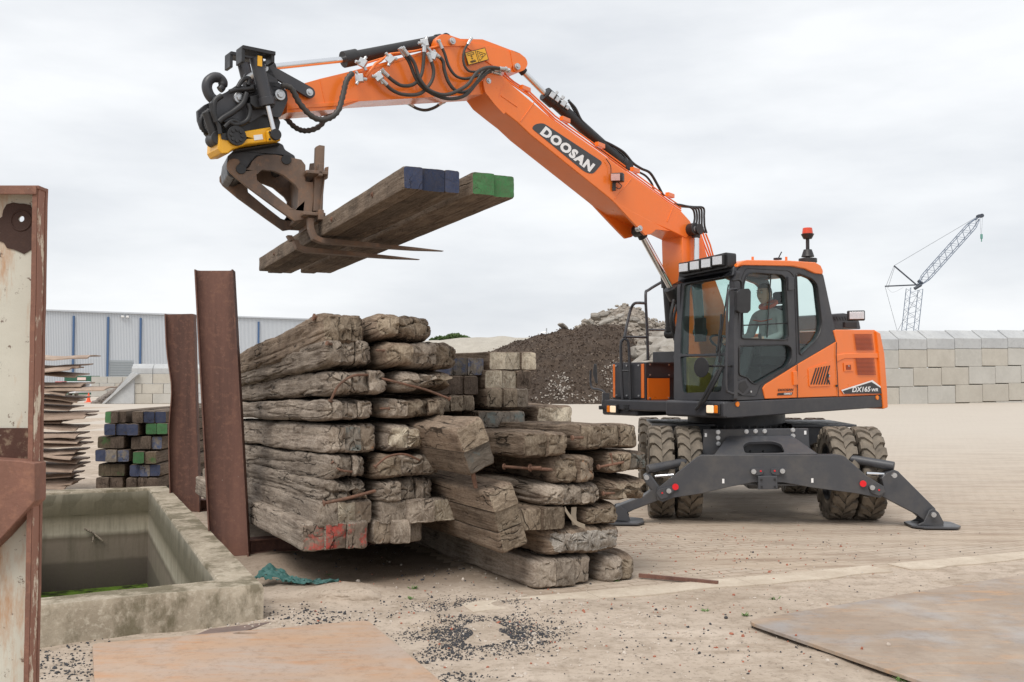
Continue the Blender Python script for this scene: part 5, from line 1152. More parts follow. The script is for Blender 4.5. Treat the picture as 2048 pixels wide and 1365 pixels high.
# ---------------------------------------------------------------- the driver
SKIN = simple('skin', (.58, .35, .25), .55, var=.06, vs=30); HOOD = simple('grey_hoodie', (.42, .43, .43), .9, var=.12, vs=9, bmp=.25, bs=120); TROU = simple('dark_trousers', (.05, .05, .055), .9); HAIR = simple('hair', (.09, .055, .03), .7, var=.3, vs=60, bmp=.5, bs=90); HOODR = simple('orange_lining', (.75, .10, .03), .8)
pb = Wm(.34, .76, 1.86)
def skin_bm(chains, sub_=2, subs=True):
    me = bpy.data.meshes.new('skin'); vs, es, rs = [], [], []
    idx = {}
    for ch in chains:
        prev = None
        for p, r in ch:
            key = tuple(round(c, 4) for c in p)
            if key not in idx: idx[key] = len(vs); vs.append(p); rs.append(r)
            if prev is not None and prev != idx[key]: es.append((prev, idx[key]))
            prev = idx[key]
    me.from_pydata(vs, es, []); o = bpy.data.objects.new('skin', me); C.objects.link(o)
    sk = o.modifiers.new('skin', 'SKIN'); sk.use_smooth_shade = True
    for i, r in enumerate(rs): me.skin_vertices[0].data[i].radius = (r if isinstance(r, tuple) else (r, r)); me.skin_vertices[0].data[i].use_root = (i == 0)
    if sub_: ss_ = o.modifiers.new('sub', 'SUBSURF'); ss_.levels = sub_; ss_.render_levels = sub_
    dg = bpy.context.evaluated_depsgraph_get(); ev = o.evaluated_get(dg); m2 = bpy.data.meshes.new_from_object(ev); bm = B(); bm.from_mesh(m2)
    bpy.data.objects.remove(o); bpy.data.meshes.remove(me); bpy.data.meshes.remove(m2); return bm
def L3(t, l, z): return tuple(Wm(t, l, z))
sh, hp_ = 2.33, 1.92
body = [[(L3(.30, .76, hp_), (.16, .12)), (L3(.27, .76, 2.06), (.15, .11)), (L3(.26, .76, 2.22), (.165, .115)), (L3(.27, .76, 2.33), (.14, .09)), (L3(.29, .76, 2.40), (.06, .055)), (L3(.31, .76, 2.47), (.05, .05))]]
for s in (-1, 1):
    lx = .76+s*.19
    body.append([(L3(.27, .76, 2.33), (.14, .09)), (L3(.27, lx, 2.32), .068), (L3(.33, .76+s*.24, 2.08), .056), (L3(.56, .76+s*.22, 2.02), .044), (L3(.68, .76+s*.20, 2.03), .032)])
    body.append([(L3(.30, .76, hp_), (.16, .12)), (L3(.36, .76+s*.10, 1.92), .10), (L3(.78, .76+s*.14, 1.94), .075), (L3(.92, .76+s*.13, 1.60), .055), (L3(.96, .76+s*.13, 1.46), .045), (L3(1.08, .76+s*.13, 1.43), .04)])
bm = skin_bm(body)
for f in bm.faces:
    c = f.calc_center_median(); q = c-S0; t, z = q.dot(FW), c.z
    f.material_index = 1 if (z < 1.93 or (t > .55 and z < 1.99)) else (2 if (z > 2.41 or t > .64 and z > 1.96) else 0)
hc = Wm(.35, .76, 2.575)                        # head facing forward (photo left)
hb = B(); bmesh.ops.create_uvsphere(hb, u_segments=40, v_segments=28, radius=1)
for v in hb.verts:
    x, y, z = v.co                               # x forward, y left, z up
    X, Y, Zz = x*.098, y*.076, z*.122
    if z < -.1: k = 1-.28*((-z-.1)/.9); Y *= k; X = X*(1-.12*(-z-.1)) + .012*(-z-.1)
    if x > .3:
        X -= .010*max(0, 1-abs(z-.12)/.22)*(x)                           # eye line
        X += .030*max(0, 1-abs(y)/.22)*max(0, 1-abs(z+.13)/.30)           # nose
        X += .008*max(0, 1-abs(y)/.35)*max(0, 1-abs(z+.50)/.10)+.008*max(0, 1-abs(y)/.4)*max(0, 1-abs(z+.85)/.2)
    v.co = (X, Y, Zz)
for s in (-1, 1):                                # ears
    e = bmesh.ops.create_uvsphere(hb, u_segments=10, v_segments=8, radius=1)['verts']
    for v in e: v.co = Vector((v.co.x*.016-.012, v.co.y*.008+s*.076, v.co.z*.030-.005))
rot_ = Matrix(((FW.x, LF.x, 0), (FW.y, LF.y, 0), (0, 0, 1)))
for v in hb.verts: v.co = hc+rot_ @ v.co
tmp = bpy.data.meshes.new('t'); hb.to_mesh(tmp); hb.free(); n0 = len(bm.faces); bm.from_mesh(tmp); bpy.data.meshes.remove(tmp)
bm.faces.ensure_lookup_table()
for f in bm.faces[n0:]: f.material_index = 2
for s in (-1, 1):                                # hands: palm, four fingers, thumb on the joysticks
    w_ = Wm(.68, .76+s*.20, 2.03); ch = [[(tuple(w_), .03), (tuple(w_+FW*.05+UP*.0), (.036, .018)), (tuple(w_+FW*.09), (.036, .016))]]
    for k in range(4):
        o_ = LF*((k-1.5)*.019); ln_2 = [.9, 1, .95, .75][k]
        p0 = w_+FW*.09+o_; ch.append([(tuple(w_+FW*.09), (.036, .016)), (tuple(p0+FW*.02), .0095), (tuple(p0+FW*.045*ln_2-UP*.012), .009), (tuple(p0+FW*.055*ln_2-UP*.035), .008), (tuple(p0+FW*.035*ln_2-UP*.05), .007)])
    ch.append([(tuple(w_+FW*.05), (.036, .018)), (tuple(w_+FW*.06-LF*s*.04), .011), (tuple(w_+FW*.085-LF*s*.05-UP*.015), .009)])
    hbm = skin_bm(ch, 1); tmp = bpy.data.meshes.new('t'); hbm.to_mesh(tmp); hbm.free(); n0 = len(bm.faces); bm.from_mesh(tmp); bpy.data.meshes.remove(tmp); bm.faces.ensure_lookup_table()
    for f in bm.faces[n0:]: f.material_index = 2
person = mk('person', bm, [HOOD, TROU, SKIN], None, smooth=180)
tag(person, 'driver seated in the cab looking forward, short brown hair, grey hoodie with orange collar', 'person')
hb = B(); bmesh.ops.create_uvsphere(hb, u_segments=32, v_segments=20, radius=1)
bmesh.ops.delete(hb, geom=[v for v in hb.verts if v.co.z < (.42 if v.co.x > .35 else (-.05 if v.co.x > -.15 else -.45))], context='VERTS')
for v in hb.verts: d = v.co.copy(); v.co = hc+rot_ @ Vector((d.x*.103-.004, d.y*.081, d.z*.128+.003+.004*noise.noise(d*9)))
mk('hair', hb, HAIR, person, smooth=180)
bm = B()
for s in (-1, 1):
    e = hc+rot_ @ Vector((.084, s*.030, .012)); bmesh.ops.create_icosphere(bm, subdivisions=2, radius=.012, matrix=Matrix.Translation(e))
mk('eyes', bm, simple('eye', (.5, .48, .45), .2), person, smooth=180)
bm = B()
for s in (-1, 1):
    e = hc+rot_ @ Vector((.092, s*.030, .012)); bmesh.ops.create_icosphere(bm, subdivisions=1, radius=.006, matrix=Matrix.Translation(e)); tube(bm, [hc+rot_ @ Vector((.083, s*.045, .032)), hc+rot_ @ Vector((.091, s*.030, .037)), hc+rot_ @ Vector((.094, s*.014, .032))], .004, n=6)
tube(bm, [hc+rot_ @ Vector((.080, -.022, -.062)), hc+rot_ @ Vector((.090, 0, -.062)), hc+rot_ @ Vector((.080, .022, -.062))], .003, n=6)
mk('face_details', bm, HAIR, person, smooth=180)
bm = B(); c = Wm(.28, .76, 2.43); rg = [c+LF*math.cos(a)*.10+FW*math.sin(a)*.085+UP*(.02-.045*math.sin(a)) for a in [i*math.pi/8 for i in range(17)]]; tube(bm, rg, .022, sm=False); mk('hood', bm, HOODR, person, smooth=180)
bm = B(); tube(bm, [Wm(.385, .62, 2.27), Wm(.40, .76, 2.25), Wm(.385, .90, 2.27)], .006); mk('chest_stripe', bm, HOODR, person, smooth=180)
# ---------------------------------------------------------------- steel pile posts
def hpost(name, bot, top, wpx, yawd, label, lean_t=0, L_base=2.2, bent=0):
    D = bot.y; wq = .335; q = Vector((math.cos(R(yawd)), math.sin(R(yawd)), 0)); n = Vector((q.y, -q.x, 0)); root = empty(name, bot, label, 'steel post', 'rusty steel piles leaning by the tall stack')
    bm = B(); N_ = 20; fl = .17; t = .012; rows_ = []
    for i in range(N_+1):
        k = i/N_; c = bot.lerp(top, k); wv = q*wq/2; b_ = bent*math.exp(-((k-.62)/.14)**2)
        L_, R_ = c-wv-q*b_, c+wv
        def f(u, v): return u+n*v
        ring = [f(L_, -fl/2), f(L_+q*t, -fl/2), f(L_+q*t, -t/2), f(L_+q*.045, -t/2+.0), f(R_-q*.045, -t/2), f(R_-q*t, -t/2), f(R_-q*t, -fl/2), f(R_, -fl/2), f(R_, fl/2), f(R_-q*t, fl/2), f(R_-q*t, t/2+.012), f(R_-q*.04, t/2), f(L_+q*.04, t/2), f(L_+q*t, t/2+.012), f(L_+q*t, fl/2), f(L_, fl/2)]
        if i == N_: ring = [p+UP*(.012*noise.noise(p*9)) for p in ring]
        rows_.append([bm.verts.new(p) for p in ring])
    for a, b in zip(rows_, rows_[1:]):
        for j in range(16): bm.faces.new([a[j], a[(j+1) % 16], b[(j+1) % 16], b[j]])
    tr = tessellate_polygon([[v.co for v in rows_[-1]]])
    for tt in tr: bm.faces.new([rows_[-1][j] for j in tt])
    mk('post', bm, RUST, root, smooth=30)
    bm = B(); a = bot+RIGHT*.10+AWAY*.05; 
    for z0, z1, hw in ((.0, .012, .08), (.012, .12, .006), (.12, .132, .08)):
        p = [a+AWAY*hw+UP*z0, a-AWAY*hw+UP*z0, a-AWAY*hw+UP*z1, a+AWAY*hw+UP*z1]; hexa(bm, p, [v+RIGHT*L_base for v in p])
    mk('base_beam', bm, RUST, root)
hpost('steel_pile', G(461, 1112), P(430, 542, G(461, 1112).y+.05), 75, 8, 'taller rusty steel pile standing nearest, just left of the timber stack')
hpost('steel_pile', G(372, 1024), P(361, 629, G(372, 1024).y), 57, 8, 'shorter rusty steel pile with a buckled left edge, behind the tall one', bent=-.05)
# ---------------------------------------------------------------- ground plates
def platemat(name, a, b2, c3, gray):
    m, nt, b = newmat(name); v = coords(nt, world=True); vs_ = coords(nt, (.5, 2.2, 1), world=True, rot=(0, 0, -R(12)))
    c = mixc(nt, ramp(nt, nz(nt, vs_, 1.6, 8, .62, .4), [(.38, 0), (.62, 1)]), a, b2)
    c = mixc(nt, ramp(nt, nz(nt, vs_, 4.5, 7, .65, .8), [(.52, 0), (.68, .75)]), c, c3)
    c = mixc(nt, ramp(nt, nz(nt, v, 2.1, 7, .6), [(.50, 0), (.68, .7)]), c, gray)
    c = mixc(nt, ramp(nt, nz(nt, v, 55, 3, .6), [(.66, 0), (.72, .35)]), c, (.15, .10, .07))
    c = mixc(nt, ramp(nt, nz(nt, coords(nt, (1.2, 60, 1), world=True, rot=(0, 0, R(38))), 2.0, 3, .5), [(.66, 0), (.70, .35)]), c, (.58, .50, .43))
    c = mixc(nt, ramp(nt, nz(nt, v, 14, 8, .8), [(.50, 0), (.64, .5)]), c, tuple(x*.62 for x in b2))
    c = mixc(nt, ramp(nt, nz(nt, v, .8, 7, .7), [(.50, 0), (.66, .45)]), c, (.55, .47, .39))
    nt.links.new(c, b.inputs['Base Color']); b.inputs['Roughness'].default_value = .62; b.inputs['Metallic'].default_value = .1
    bump(nt, b, nz(nt, v, 40, 6, .7), .12, .005); return m
PL1 = platemat('orange_rust_plate', (.44, .335, .265), (.48, .32, .215), (.50, .26, .13), (.46, .39, .34))
PL2 = platemat('grey_rust_plate', (.31, .235, .175), (.36, .28, .215), (.47, .28, .15), (.33, .33, .34))
def gplate(name, pts, z, th, m, lab, hole=None):
    q = [Vector((*G(x, y, z).xy, z)) for x, y in pts]
    q = fillet(q, .06); bm = B(); prism(bm, q, -UP*th, [hole] if hole else []); o = mk(name, bm, m, None, bevel=.003); return tag(o, lab, 'steel plate')
def ext(a, b, k): return (a[0]+(b[0]-a[0])*k, a[1]+(b[1]-a[1])*k)
c0, c1, c2 = Vector((*G(185, 1288, .03).xy, 0)), Vector((*G(735, 1241, .03).xy, 0)), Vector((*G(884, 1365, .03).xy, 0))
c3 = c1+(c2-c1)*1.9; c4 = c0+(c3-c1)*1.0
bm = B(); hcx = G(491, 1267, .03); hl = [Vector((hcx.x+.075*math.cos(a), hcx.y+.028*math.sin(a), .032)) for a in [2*math.pi*i/16 for i in range(16)]]
prism(bm, fillet([Vector((p.x, p.y, .032)) for p in (c0, c1, c3, c4)], .05), -UP*.022, [hl]); tag(mk('steel_plate', bm, PL1, None, bevel=.003), 'orange rusted steel plate with a small slot, lying before the concrete pit', 'steel plate')
d0, d1, d2 = Vector((*G(1490, 1243, .03).xy, 0)), Vector((*G(2048, 1150, .03).xy, 0)), Vector((*G(1842, 1365, .03).xy, 0))
d1b = d0+(d1-d0)*1.7; d2b = d0+(d2-d0)*1.8; d3_ = d1b+(d2b-d0)
bm = B(); prism(bm, fillet([Vector((p.x, p.y, .036)) for p in (d0, d1b, d3_, d2b)], .10), -UP*.022); tag(mk('steel_plate', bm, PL2, None, bevel=.003), 'large brownish grey steel plate in the right foreground with stones on it', 'steel plate')
bm = B(); e0, e1_ = Vector((*G(420, 1255, .02).xy, .010)), Vector((*G(545, 1240, .02).xy, .010)); prism(bm, [e0, e1_, e1_+Vector((-.12, -.25, 0)), e0+Vector((-.1, -.3, 0))], -UP*.008)
tag(mk('steel_plate', bm, ruststeel('mauve_plate', (.22, .16, .14), (.25, .17, .14), (.15, .12, .11)), None), 'small dull brown plate end between the pit and the orange plate', 'steel plate')
bm = B(); a, b = G(1278, 1155, .01), G(1436, 1168, .01); dr = (b-a).normalized(); nn_ = Vector((-dr.y, dr.x, 0)); 
for k in range(1): hexa(bm, [a-nn_*.012, a+nn_*.012, a+nn_*.012+UP*.03, a-nn_*.012+UP*.03], [b-nn_*.02, b+nn_*.02, b+nn_*.02+UP*.02, b-nn_*.02+UP*.02])
tag(mk('flat_bar', bm, RUST, None), 'thin rusty bar on the pavers right of the low stack', 'steel bar')
# ---------------------------------------------------------------- green cloth
bm = B(); grid = {}; base_ = G(560, 1172); n, m_2 = 60, 30
for i in range(n+1):
    for j in range(m_2+1):
        u, v_ = i/n, j/m_2; wd = .15*(1-.75*ss(u*1.15))+.02
        p = base_+Vector((-.18+u*.62, -.10+v_*wd*1.6+.05*math.sin(u*5)+u*.10, 0))
        p.z = gz(p.x, p.y)+.012+max(0, .10*math.exp(-((u-.1)/.22)**2)*(.5+.5*v_))+.035*abs(noise.noise(Vector((u*6, v_*4, 1))))+.030*abs(noise.noise(Vector((u*15+v_*3, v_*9, 4))))+.008*noise.noise(Vector((u*40, v_*25, 4)))
        grid[i, j] = bm.verts.new(p)
for i in range(n):
    for j in range(m_2):
        if noise.noise(Vector((i*.19, j*.26, 8))) > .16 and (j < 7 or j > m_2-7 or i > n-22): continue
        bm.faces.new([grid[i, j], grid[i+1, j], grid[i+1, j+1], grid[i, j+1]])
bmesh.ops.delete(bm, geom=[v for v in bm.verts if not v.link_faces], context='VERTS')
cl = mk('tarpaulin', bm, simple('teal_tarp', (.04, .125, .115), .6, var=.4, vs=18, bmp=.3, bs=200), None, smooth=60); so = cl.modifiers.new('solid', 'SOLIDIFY'); so.thickness = .003
tag(cl, 'torn crumpled teal tarpaulin scrap on the sand by the pit corner', 'cloth')
# ---------------------------------------------------------------- stones and grit
def stones(name, spots, mat, label=None, cat=None, group=None):
    bm = B(); me = B(); bmesh.ops.create_icosphere(me, subdivisions=1, radius=1); base = [v.co.copy() for v in me.verts]; fcs = [[v.index for v in f.verts] for f in me.faces]; me.free()
    for p, r in spots:
        rm = Matrix.Rotation(random.uniform(0, 6.3), 3, 'Z') @ Matrix.Rotation(random.uniform(0, 6.3), 3, 'X'); s = Vector((random.uniform(.7, 1.3), random.uniform(.6, 1.1), random.uniform(.45, .8)))
        vs = []
        for v in base: q = Vector((v.x*s.x, v.y*s.y, v.z*s.z))*r*random.uniform(.8, 1.15); q.rotate(rm); vs.append(bm.verts.new(p+q))
        for f in fcs: bm.faces.new([vs[i] for i in f])
    return mk(name, bm, mat, None, smooth=10)
BG_ = simple('black_grit', (.045, .045, .05), .8, var=.5, vs=40); PG = simple('pale_stone', (.50, .44, .38), .9, var=.4, vs=25); RG = simple('brick_chips', (.36, .13, .08), .9, var=.4, vs=25)
def scatter(cx, cy, sx, sy, n, r0, r1, ex=0):
    o = []
    for i in range(n):
        px, py = random.gauss(cx, sx), random.gauss(cy, sy)
        if py < 1010 or py > 1500: continue
        p = G(px, py); z = gz(p.x, p.y); r = random.uniform(r0, r1)*(1 if random.random() > .06 else 1.8)
        if noise.noise(p*3+Vector((ex, 0, 0))) < -.15: continue
        if inpoly(p.x, p.y, [pO0, pO1, pO2, pO3]): continue
        o.append((Vector((p.x, p.y, z+r*.25)), r))
    return o
tag(stones('black_grit', scatter(970, 1268, 75, 19, 5200, .002, .0075)+scatter(930, 1212, 55, 8, 1000, .002, .007)+scatter(890, 1330, 45, 22, 700, .002, .009)+scatter(640, 1236, 70, 12, 260, .004, .010)+scatter(130, 1330, 60, 30, 500, .002, .009)+scatter(900, 1120, 150, 40, 260, .004, .012), BG_), kind='stuff')
tag(stones('pale_stones', scatter(1000, 1260, 140, 45, 420, .003, .012, 5)+scatter(1200, 1290, 300, 60, 380, .003, .010, 3)+scatter(930, 1150, 120, 20, 60, .003, .010, 2)+scatter(520, 1245, 120, 15, 200, .003, .012)+scatter(1600, 1120, 300, 70, 220, .003, .009, 9), PG), kind='stuff')
tag(stones('brick_chips', scatter(1450, 1100, 170, 35, 330, .003, .010, 1)+scatter(1300, 1250, 300, 50, 200, .003, .009, 4)+scatter(900, 1220, 200, 50, 120, .003, .010, 4), RG), kind='stuff')
tag(stones('dark_chips', scatter(1500, 1120, 320, 50, 380, .003, .009, 7)+scatter(1300, 1290, 320, 60, 520, .002, .009, 6), BG_), kind='stuff')
for x, y, r, m, lb in ((1312, 1221, .016, BG_, 'dark flat stone on the sand before the kerb'), (1452, 1236, .018, BG_, 'dark stone just left of the grey plate corner'), (1421, 1249, .012, BG_, 'smaller dark stone on the sand left of the grey plate'), (1777, 1292, .017, PG, 'pale stone on the big grey plate'), (1724, 1299, .014, RG, 'red brick chip on the grey plate'), (1592, 1272, .013, RG, 'flat pinkish chip near the left edge of the grey plate'), (1116, 1304, .016, PG, 'light stone on the bare sand right of the black grit'), (926, 1163, .018, PG, 'pale stone in the shade before the low stack')):
    p = G(x, y, .036 if 'grey plate' in lb and 'left of' not in lb and 'just' not in lb else 0); z = p.z if p.z > 0 else gz(p.x, p.y); tag(stones('stone', [(Vector((p.x, p.y, z+r*.3)), r)], m), lb, 'stone')
# weeds
WEED = simple('weed_leaf', (.10, .19, .045), .7, var=.4, vs=60)
for k, (x, y, s) in enumerate(((1410, 1221, .03), (1491, 1232, .035), (827, 1190, .04), (820, 1203, .03), (1547, 1199, .03), (1800, 1362, .04), (660, 1148, .025), (1230, 1163, .03))):
    bm = B(); p = G(x, y); p.z = gz(p.x, p.y)
    for i in range(22):
        a = random.uniform(0, 6.3); l = s*random.uniform(.5, 1.2); d = Vector((math.cos(a), math.sin(a), random.uniform(.2, 1))).normalized(); q = p+Vector((random.gauss(0, s*.4), random.gauss(0, s*.4), 0)); w_ = d.cross(UP).normalized()*l*.14
        bm.faces.new([bm.verts.new(v) for v in (q-w_*.4, q+d*l*.5-w_, q+d*l, q+d*l*.5+w_, q+w_*.4)])
    tag(mk('weed', bm, WEED, None), ['tiny weed by the dark stone on the sand', 'small weed at the grey plate corner', 'small weed in the sand below the stack', 'second sprig in front of the stack, nearer the grit', 'weed tuft beside the kerb', 'grass sprig at the grey plate edge', 'tiny sprig near the teal cloth', 'sprig at the foot of the low stack'][k], 'weed', 'small weeds')
# ---------------------------------------------------------------- near steel frame at the left edge
def paintrust():
    m, nt, b = newmat('peeling_cream_paint'); v = coords(nt, world=True); vz = coords(nt, (1, 1, .22), world=True)
    c = mixc(nt, nz(nt, v, 5, 6), (.47, .455, .385), (.62, .60, .52))
    c = mixc(nt, ramp(nt, nz(nt, vz, 9, 7, .7), [(.52, 0), (.66, .8)]), c, (.42, .20, .08))
    c = mixc(nt, ramp(nt, nz(nt, v, 26, 7, .75), [(.60, 0), (.64, .9)]), c, (.10, .05, .03))
    c = mixc(nt, ramp(nt, nz(nt, coords(nt, (1, 1, .6), world=True), 3.2, 9, .75), [(.60, 0), (.66, .85)]), c, (.12, .115, .085))
    nt.links.new(c, b.inputs['Base Color']); b.inputs['Roughness'].default_value = .6; bump(nt, b, nz(nt, v, 30, 7, .75), .25, .006); return m
CREAM = paintrust(); RED_ = ruststeel('red_brown_rust', (.26, .125, .09), (.34, .17, .11), (.17, .085, .06), vs=6, stretch=(1, 1, .4))
def edgem():
    m, nt, b = newmat('flaking_edge'); v = coords(nt, (1, 1, .35), world=True)
    c = mixc(nt, ramp(nt, nz(nt, v, 14, 8, .75), [(.50, 0), (.56, .95)]), (.27, .13, .09), (.66, .58, .46)); nt.links.new(c, b.inputs['Base Color']); b.inputs['Roughness'].default_value = .7; bump(nt, b, nz(nt, v, 40, 6, .7), .4, .006); return m
EDGE = edgem()
DN = 3.3
fr_ = empty('steel_column', P(-20, 1500, DN), 'close rusty cream painted steel column with a red brown arm at the left edge', 'steel frame')
def PX(x, y, D=DN): return P(x, y, D)
zt, zb = PX(40, 372).z, -.0
def colbox(bm, x0, x1, y0, y1, za, zb_): box(bm, ((x0+x1)/2, (y0+y1)/2, (za+zb_)/2), (x1-x0, y1-y0, zb_-za))
xe = PX(70, 700).x; xf = PX(61, 700).x; xl = PX(-70, 700).x
bm = B()
# web plate with a hole, thin, then folded flange on its right, near flange
hcn = PX(27, 433); hl = [hcn+Vector((.0105*math.cos(a), .055, .0105*math.sin(a))) for a in [2*math.pi*i/20 for i in range(20)]]
y_ = DN+.055
prism(bm, [Vector((xl, y_, 0)), Vector((xf, y_, 0)), Vector((xf, y_, zt-.012)), Vector((xl, y_, zt-.012))], Vector((0, .008, 0)), [[Vector((p.x, y_, p.z)) for p in hl]])
mk('web_plate', bm, CREAM, fr_)
def vstrip(name, pts2, mat, n=40, jag=.002):
    bm = B(); rows_ = []
    for i in range(n+1):
        z = zb+(zt-zb)*i/n; dx = jag*noise.noise(Vector((0, 3, z*13))); dx += .004*noise.noise(Vector((5, 1, z*1.6)))
        rows_.append([bm.verts.new((x+dx, y, z)) for x, y in pts2])
    k = len(pts2)
    for a, b in zip(rows_, rows_[1:]):
        for j in range(k): bm.faces.new([a[j], a[(j+1) % k], b[(j+1) % k], b[j]])
    bm.faces.new(rows_[0]); bm.faces.new(rows_[-1][::-1]); return mk(name, bm, mat, fr_)
vstrip('front_lip', [(xf, DN+.054), (xf, DN-.006), (xe, DN-.004), (xe, DN+.054)], RED_)
vstrip('side_flange', [(xe+.0006, DN+.044), (xe+.0006, DN), (xe+.003, DN+.001), (xe+.003, DN+.044)], EDGE)
vstrip('edge_lip', [(xe+.0008, DN+.060), (xe+.0008, DN+.0445), (xe+.006, DN+.0445), (xe+.006, DN+.060)], RED_)
bm = B(); box(bm, ((xl+xe)/2, DN+.027, zt-.006), (xe-xl+.013, .068, .013)); box(bm, ((xl+xe)/2, DN-.009, zt-.016), (xe-xl, .006, .030)); mk('top_flange', bm, RED_, fr_, bevel=.003)
bm = B(); c = PX(27, 450); q = []
for i in range(26):
    a = 2*math.pi*i/26; rr = (.080+.022*noise.noise(Vector((math.cos(a)*3.2, math.sin(a)*3.2, 1)))); q.append(Vector((max(xl+.01, min(xf-.008, c.x+rr*math.cos(a)*1.0)), y_-.0035, c.z+rr*1.05*math.sin(a))))
prism(bm, q, Vector((0, .0045, 0)), [[Vector((p.x, y_-.0035, p.z)) for p in hl]]); mk('rust_patch', bm, ruststeel('dark_rust', (.06, .028, .02), (.10, .05, .03), (.04, .02, .015)), fr_)
bm = B(); rg = [hcn+Vector((.034*math.cos(a), .051, .034*math.sin(a)-.006)) for a in [2*math.pi*i/24 for i in range(25)]]; tube(bm, rg, .003, sm=False, n=6); mk('pressed_ring', bm, ruststeel('dark_rust_ring', (.06, .028, .02), (.09, .05, .03), (.04, .02, .015)), fr_)
z1 = PX(40, 858).z; z2 = PX(40, 925).z
bm = B(); box(bm, ((xl+xf)/2, y_-.004, (z1+z2)/2), (xf-xl, .009, z1-z2)); mk('rust_band', bm, ruststeel('band_rust', (.11, .045, .03), (.40, .32, .22), (.07, .03, .02), vs=7, stretch=(1, 1, 1)), fr_)
# the arm welded to the frame, running toward the camera and left
bm = B()
prism(bm, [P(x, y, DN-.03) for x, y in ((70,927),(70,1003),(0,1080),(-90,1165),(-90,915),(40,922))], Vector((0, .08, 0))); mk('arm', bm, RED_, fr_, bevel=.008)
# ---------------------------------------------------------------- stack of old steel sheets
SH = ruststeel('sheet_steel', (.44, .34, .27), (.50, .37, .28), (.30, .22, .17), vs=3, stretch=(1, 1, 1), rough=.8)
sy = 978; base4 = 13.4; k = 0; rnd = random.Random(5)
ed = [(172,714),(158,732),(137,738),(150,752),(160,770),(150,775),(206,779),(128,786),(152,800),(142,806),(138,818),(170,828),(165,836),(120,845),(150,858),(150,872),(152,884),(158,892),(150,905),(142,916),(150,925),(152,934),(140,942),(140,952),(128,962),(140,968),(125,976)]
words = ['top', 'second', 'third', 'fourth', 'fifth', 'sixth', 'seventh', 'eighth', 'ninth', 'tenth', 'eleventh', 'twelfth', 'thirteenth', 'fourteenth', 'fifteenth', 'sixteenth', 'seventeenth', 'eighteenth', 'nineteenth', 'twentieth', 'twenty first', 'twenty second', 'twenty third', 'twenty fourth', 'twenty fifth', 'twenty sixth', 'lowest']
for i, (xe_, y) in enumerate(ed):
    D = base4+rnd.uniform(-.12, .12); e = P(xe_, y, D); L_ = 2.6; bm = B(); n = 12; m_2 = 5; dpt = .45; up = rnd.uniform(.0, .10); bend = rnd.uniform(-.04, .05); th = .016
    if xe_ > 200: up, bend = .02, 0
    vs = [[], []]
    for a in range(n+1):
        for s_, lst in ((0, vs[0]), (1, vs[1])): lst.append([])
        for b2 in range(m_2+1):
            u, v_ = a/n, b2/m_2
            x = e.x-L_*(1-u); z = e.z+up*(1-u)*.7-bend*math.exp(-((u-.8)/.1)**2)+.012*noise.noise(Vector((x*2, v_*3, i*3)))+.02*v_
            yy = D+dpt*v_+.10*noise.noise(Vector((u*2.2, i*1.7, 0)))*(1-v_)+(.12*max(0, u-.86)*(1 if i % 2 else 2))
            z -= .028*(1 if b2 == 0 else 0)*(1+noise.noise(Vector((a*.7, i, 0)))); vs[0][a].append(bm.verts.new((x, yy, z))); vs[1][a].append(bm.verts.new((x, yy, z+th)))
    for a in range(n):
        for b2 in range(m_2):
            for s_ in (0, 1): bm.faces.new([vs[s_][a][b2], vs[s_][a+1][b2], vs[s_][a+1][b2+1], vs[s_][a][b2+1]])
        bm.faces.new([vs[0][a][0], vs[0][a+1][0], vs[1][a+1][0], vs[1][a][0]]); bm.faces.new([vs[0][a][m_2], vs[0][a+1][m_2], vs[1][a+1][m_2], vs[1][a][m_2]])
    for b2 in range(m_2):
        bm.faces.new([vs[0][n][b2], vs[0][n][b2+1], vs[1][n][b2+1], vs[1][n][b2]]); bm.faces.new([vs[0][0][b2], vs[0][0][b2+1], vs[1][0][b2+1], vs[1][0][b2]])
    if xe_ > 200: lab = 'long straight rusty sheet jutting farthest right out of the sheet pile'
    elif i == 0: lab = 'topmost warped rusty sheet of the pile, with an upturned pointed edge'
    elif i == 11: lab = 'light brown sheet with a drooping edge in the middle of the sheet pile'
    else: lab = 'rusty steel sheet, %s from the top of the pile behind the cream column' % words[i]
    tag(mk('steel_sheet', bm, SH, None), lab, 'steel sheet', 'rusty steel sheets piled behind the frame')
bm = B()
for x, y, s in ((180, 958, .9), (215, 970, .5), (150, 975, .5)):
    c = P(x, y, 12.9)
q = []
# ---------------------------------------------------------------- warehouse
def ribmat(name, a, b2, pitch):
    m, nt, b = newmat(name); v = coords(nt, world=True); w_ = N(nt, 'ShaderNodeTexWave', Scale=1/pitch*.314); w_.bands_direction = 'X'; nt.links.new(v, w_.inputs[0])
    c = mixc(nt, ramp(nt, w_.outputs[0], [(.35, 0), (.7, 1)]), a, b2); nt.links.new(c, b.inputs['Base Color']); b.inputs['Roughness'].default_value = .5; return m
WA, WB = P(-60, 616, 136), P(700, 647, 166); wd_ = Vector((WB.x-WA.x, WB.y-WA.y, 0)).normalized(); wn = Vector((wd_.y, -wd_.x, 0)); ztop = P(85, 622, 141).z
wh = empty('warehouse', (WA.x, WA.y, 0), 'long pale grey blue metal clad warehouse with blue downpipes at the far left', 'warehouse')
bm = B(); Lw = (WB-WA).length
prism(bm, [Vector((WA.x, WA.y, -.5)), Vector((WA.x, WA.y, -.5))+wd_*Lw, Vector((WA.x, WA.y, ztop))+wd_*Lw, Vector((WA.x, WA.y, ztop))], -wn*25); mk('wall', bm, simple('clad_metal', (.47, .50, .54), .5, var=.03), wh)
bm = B(); nrib = 260
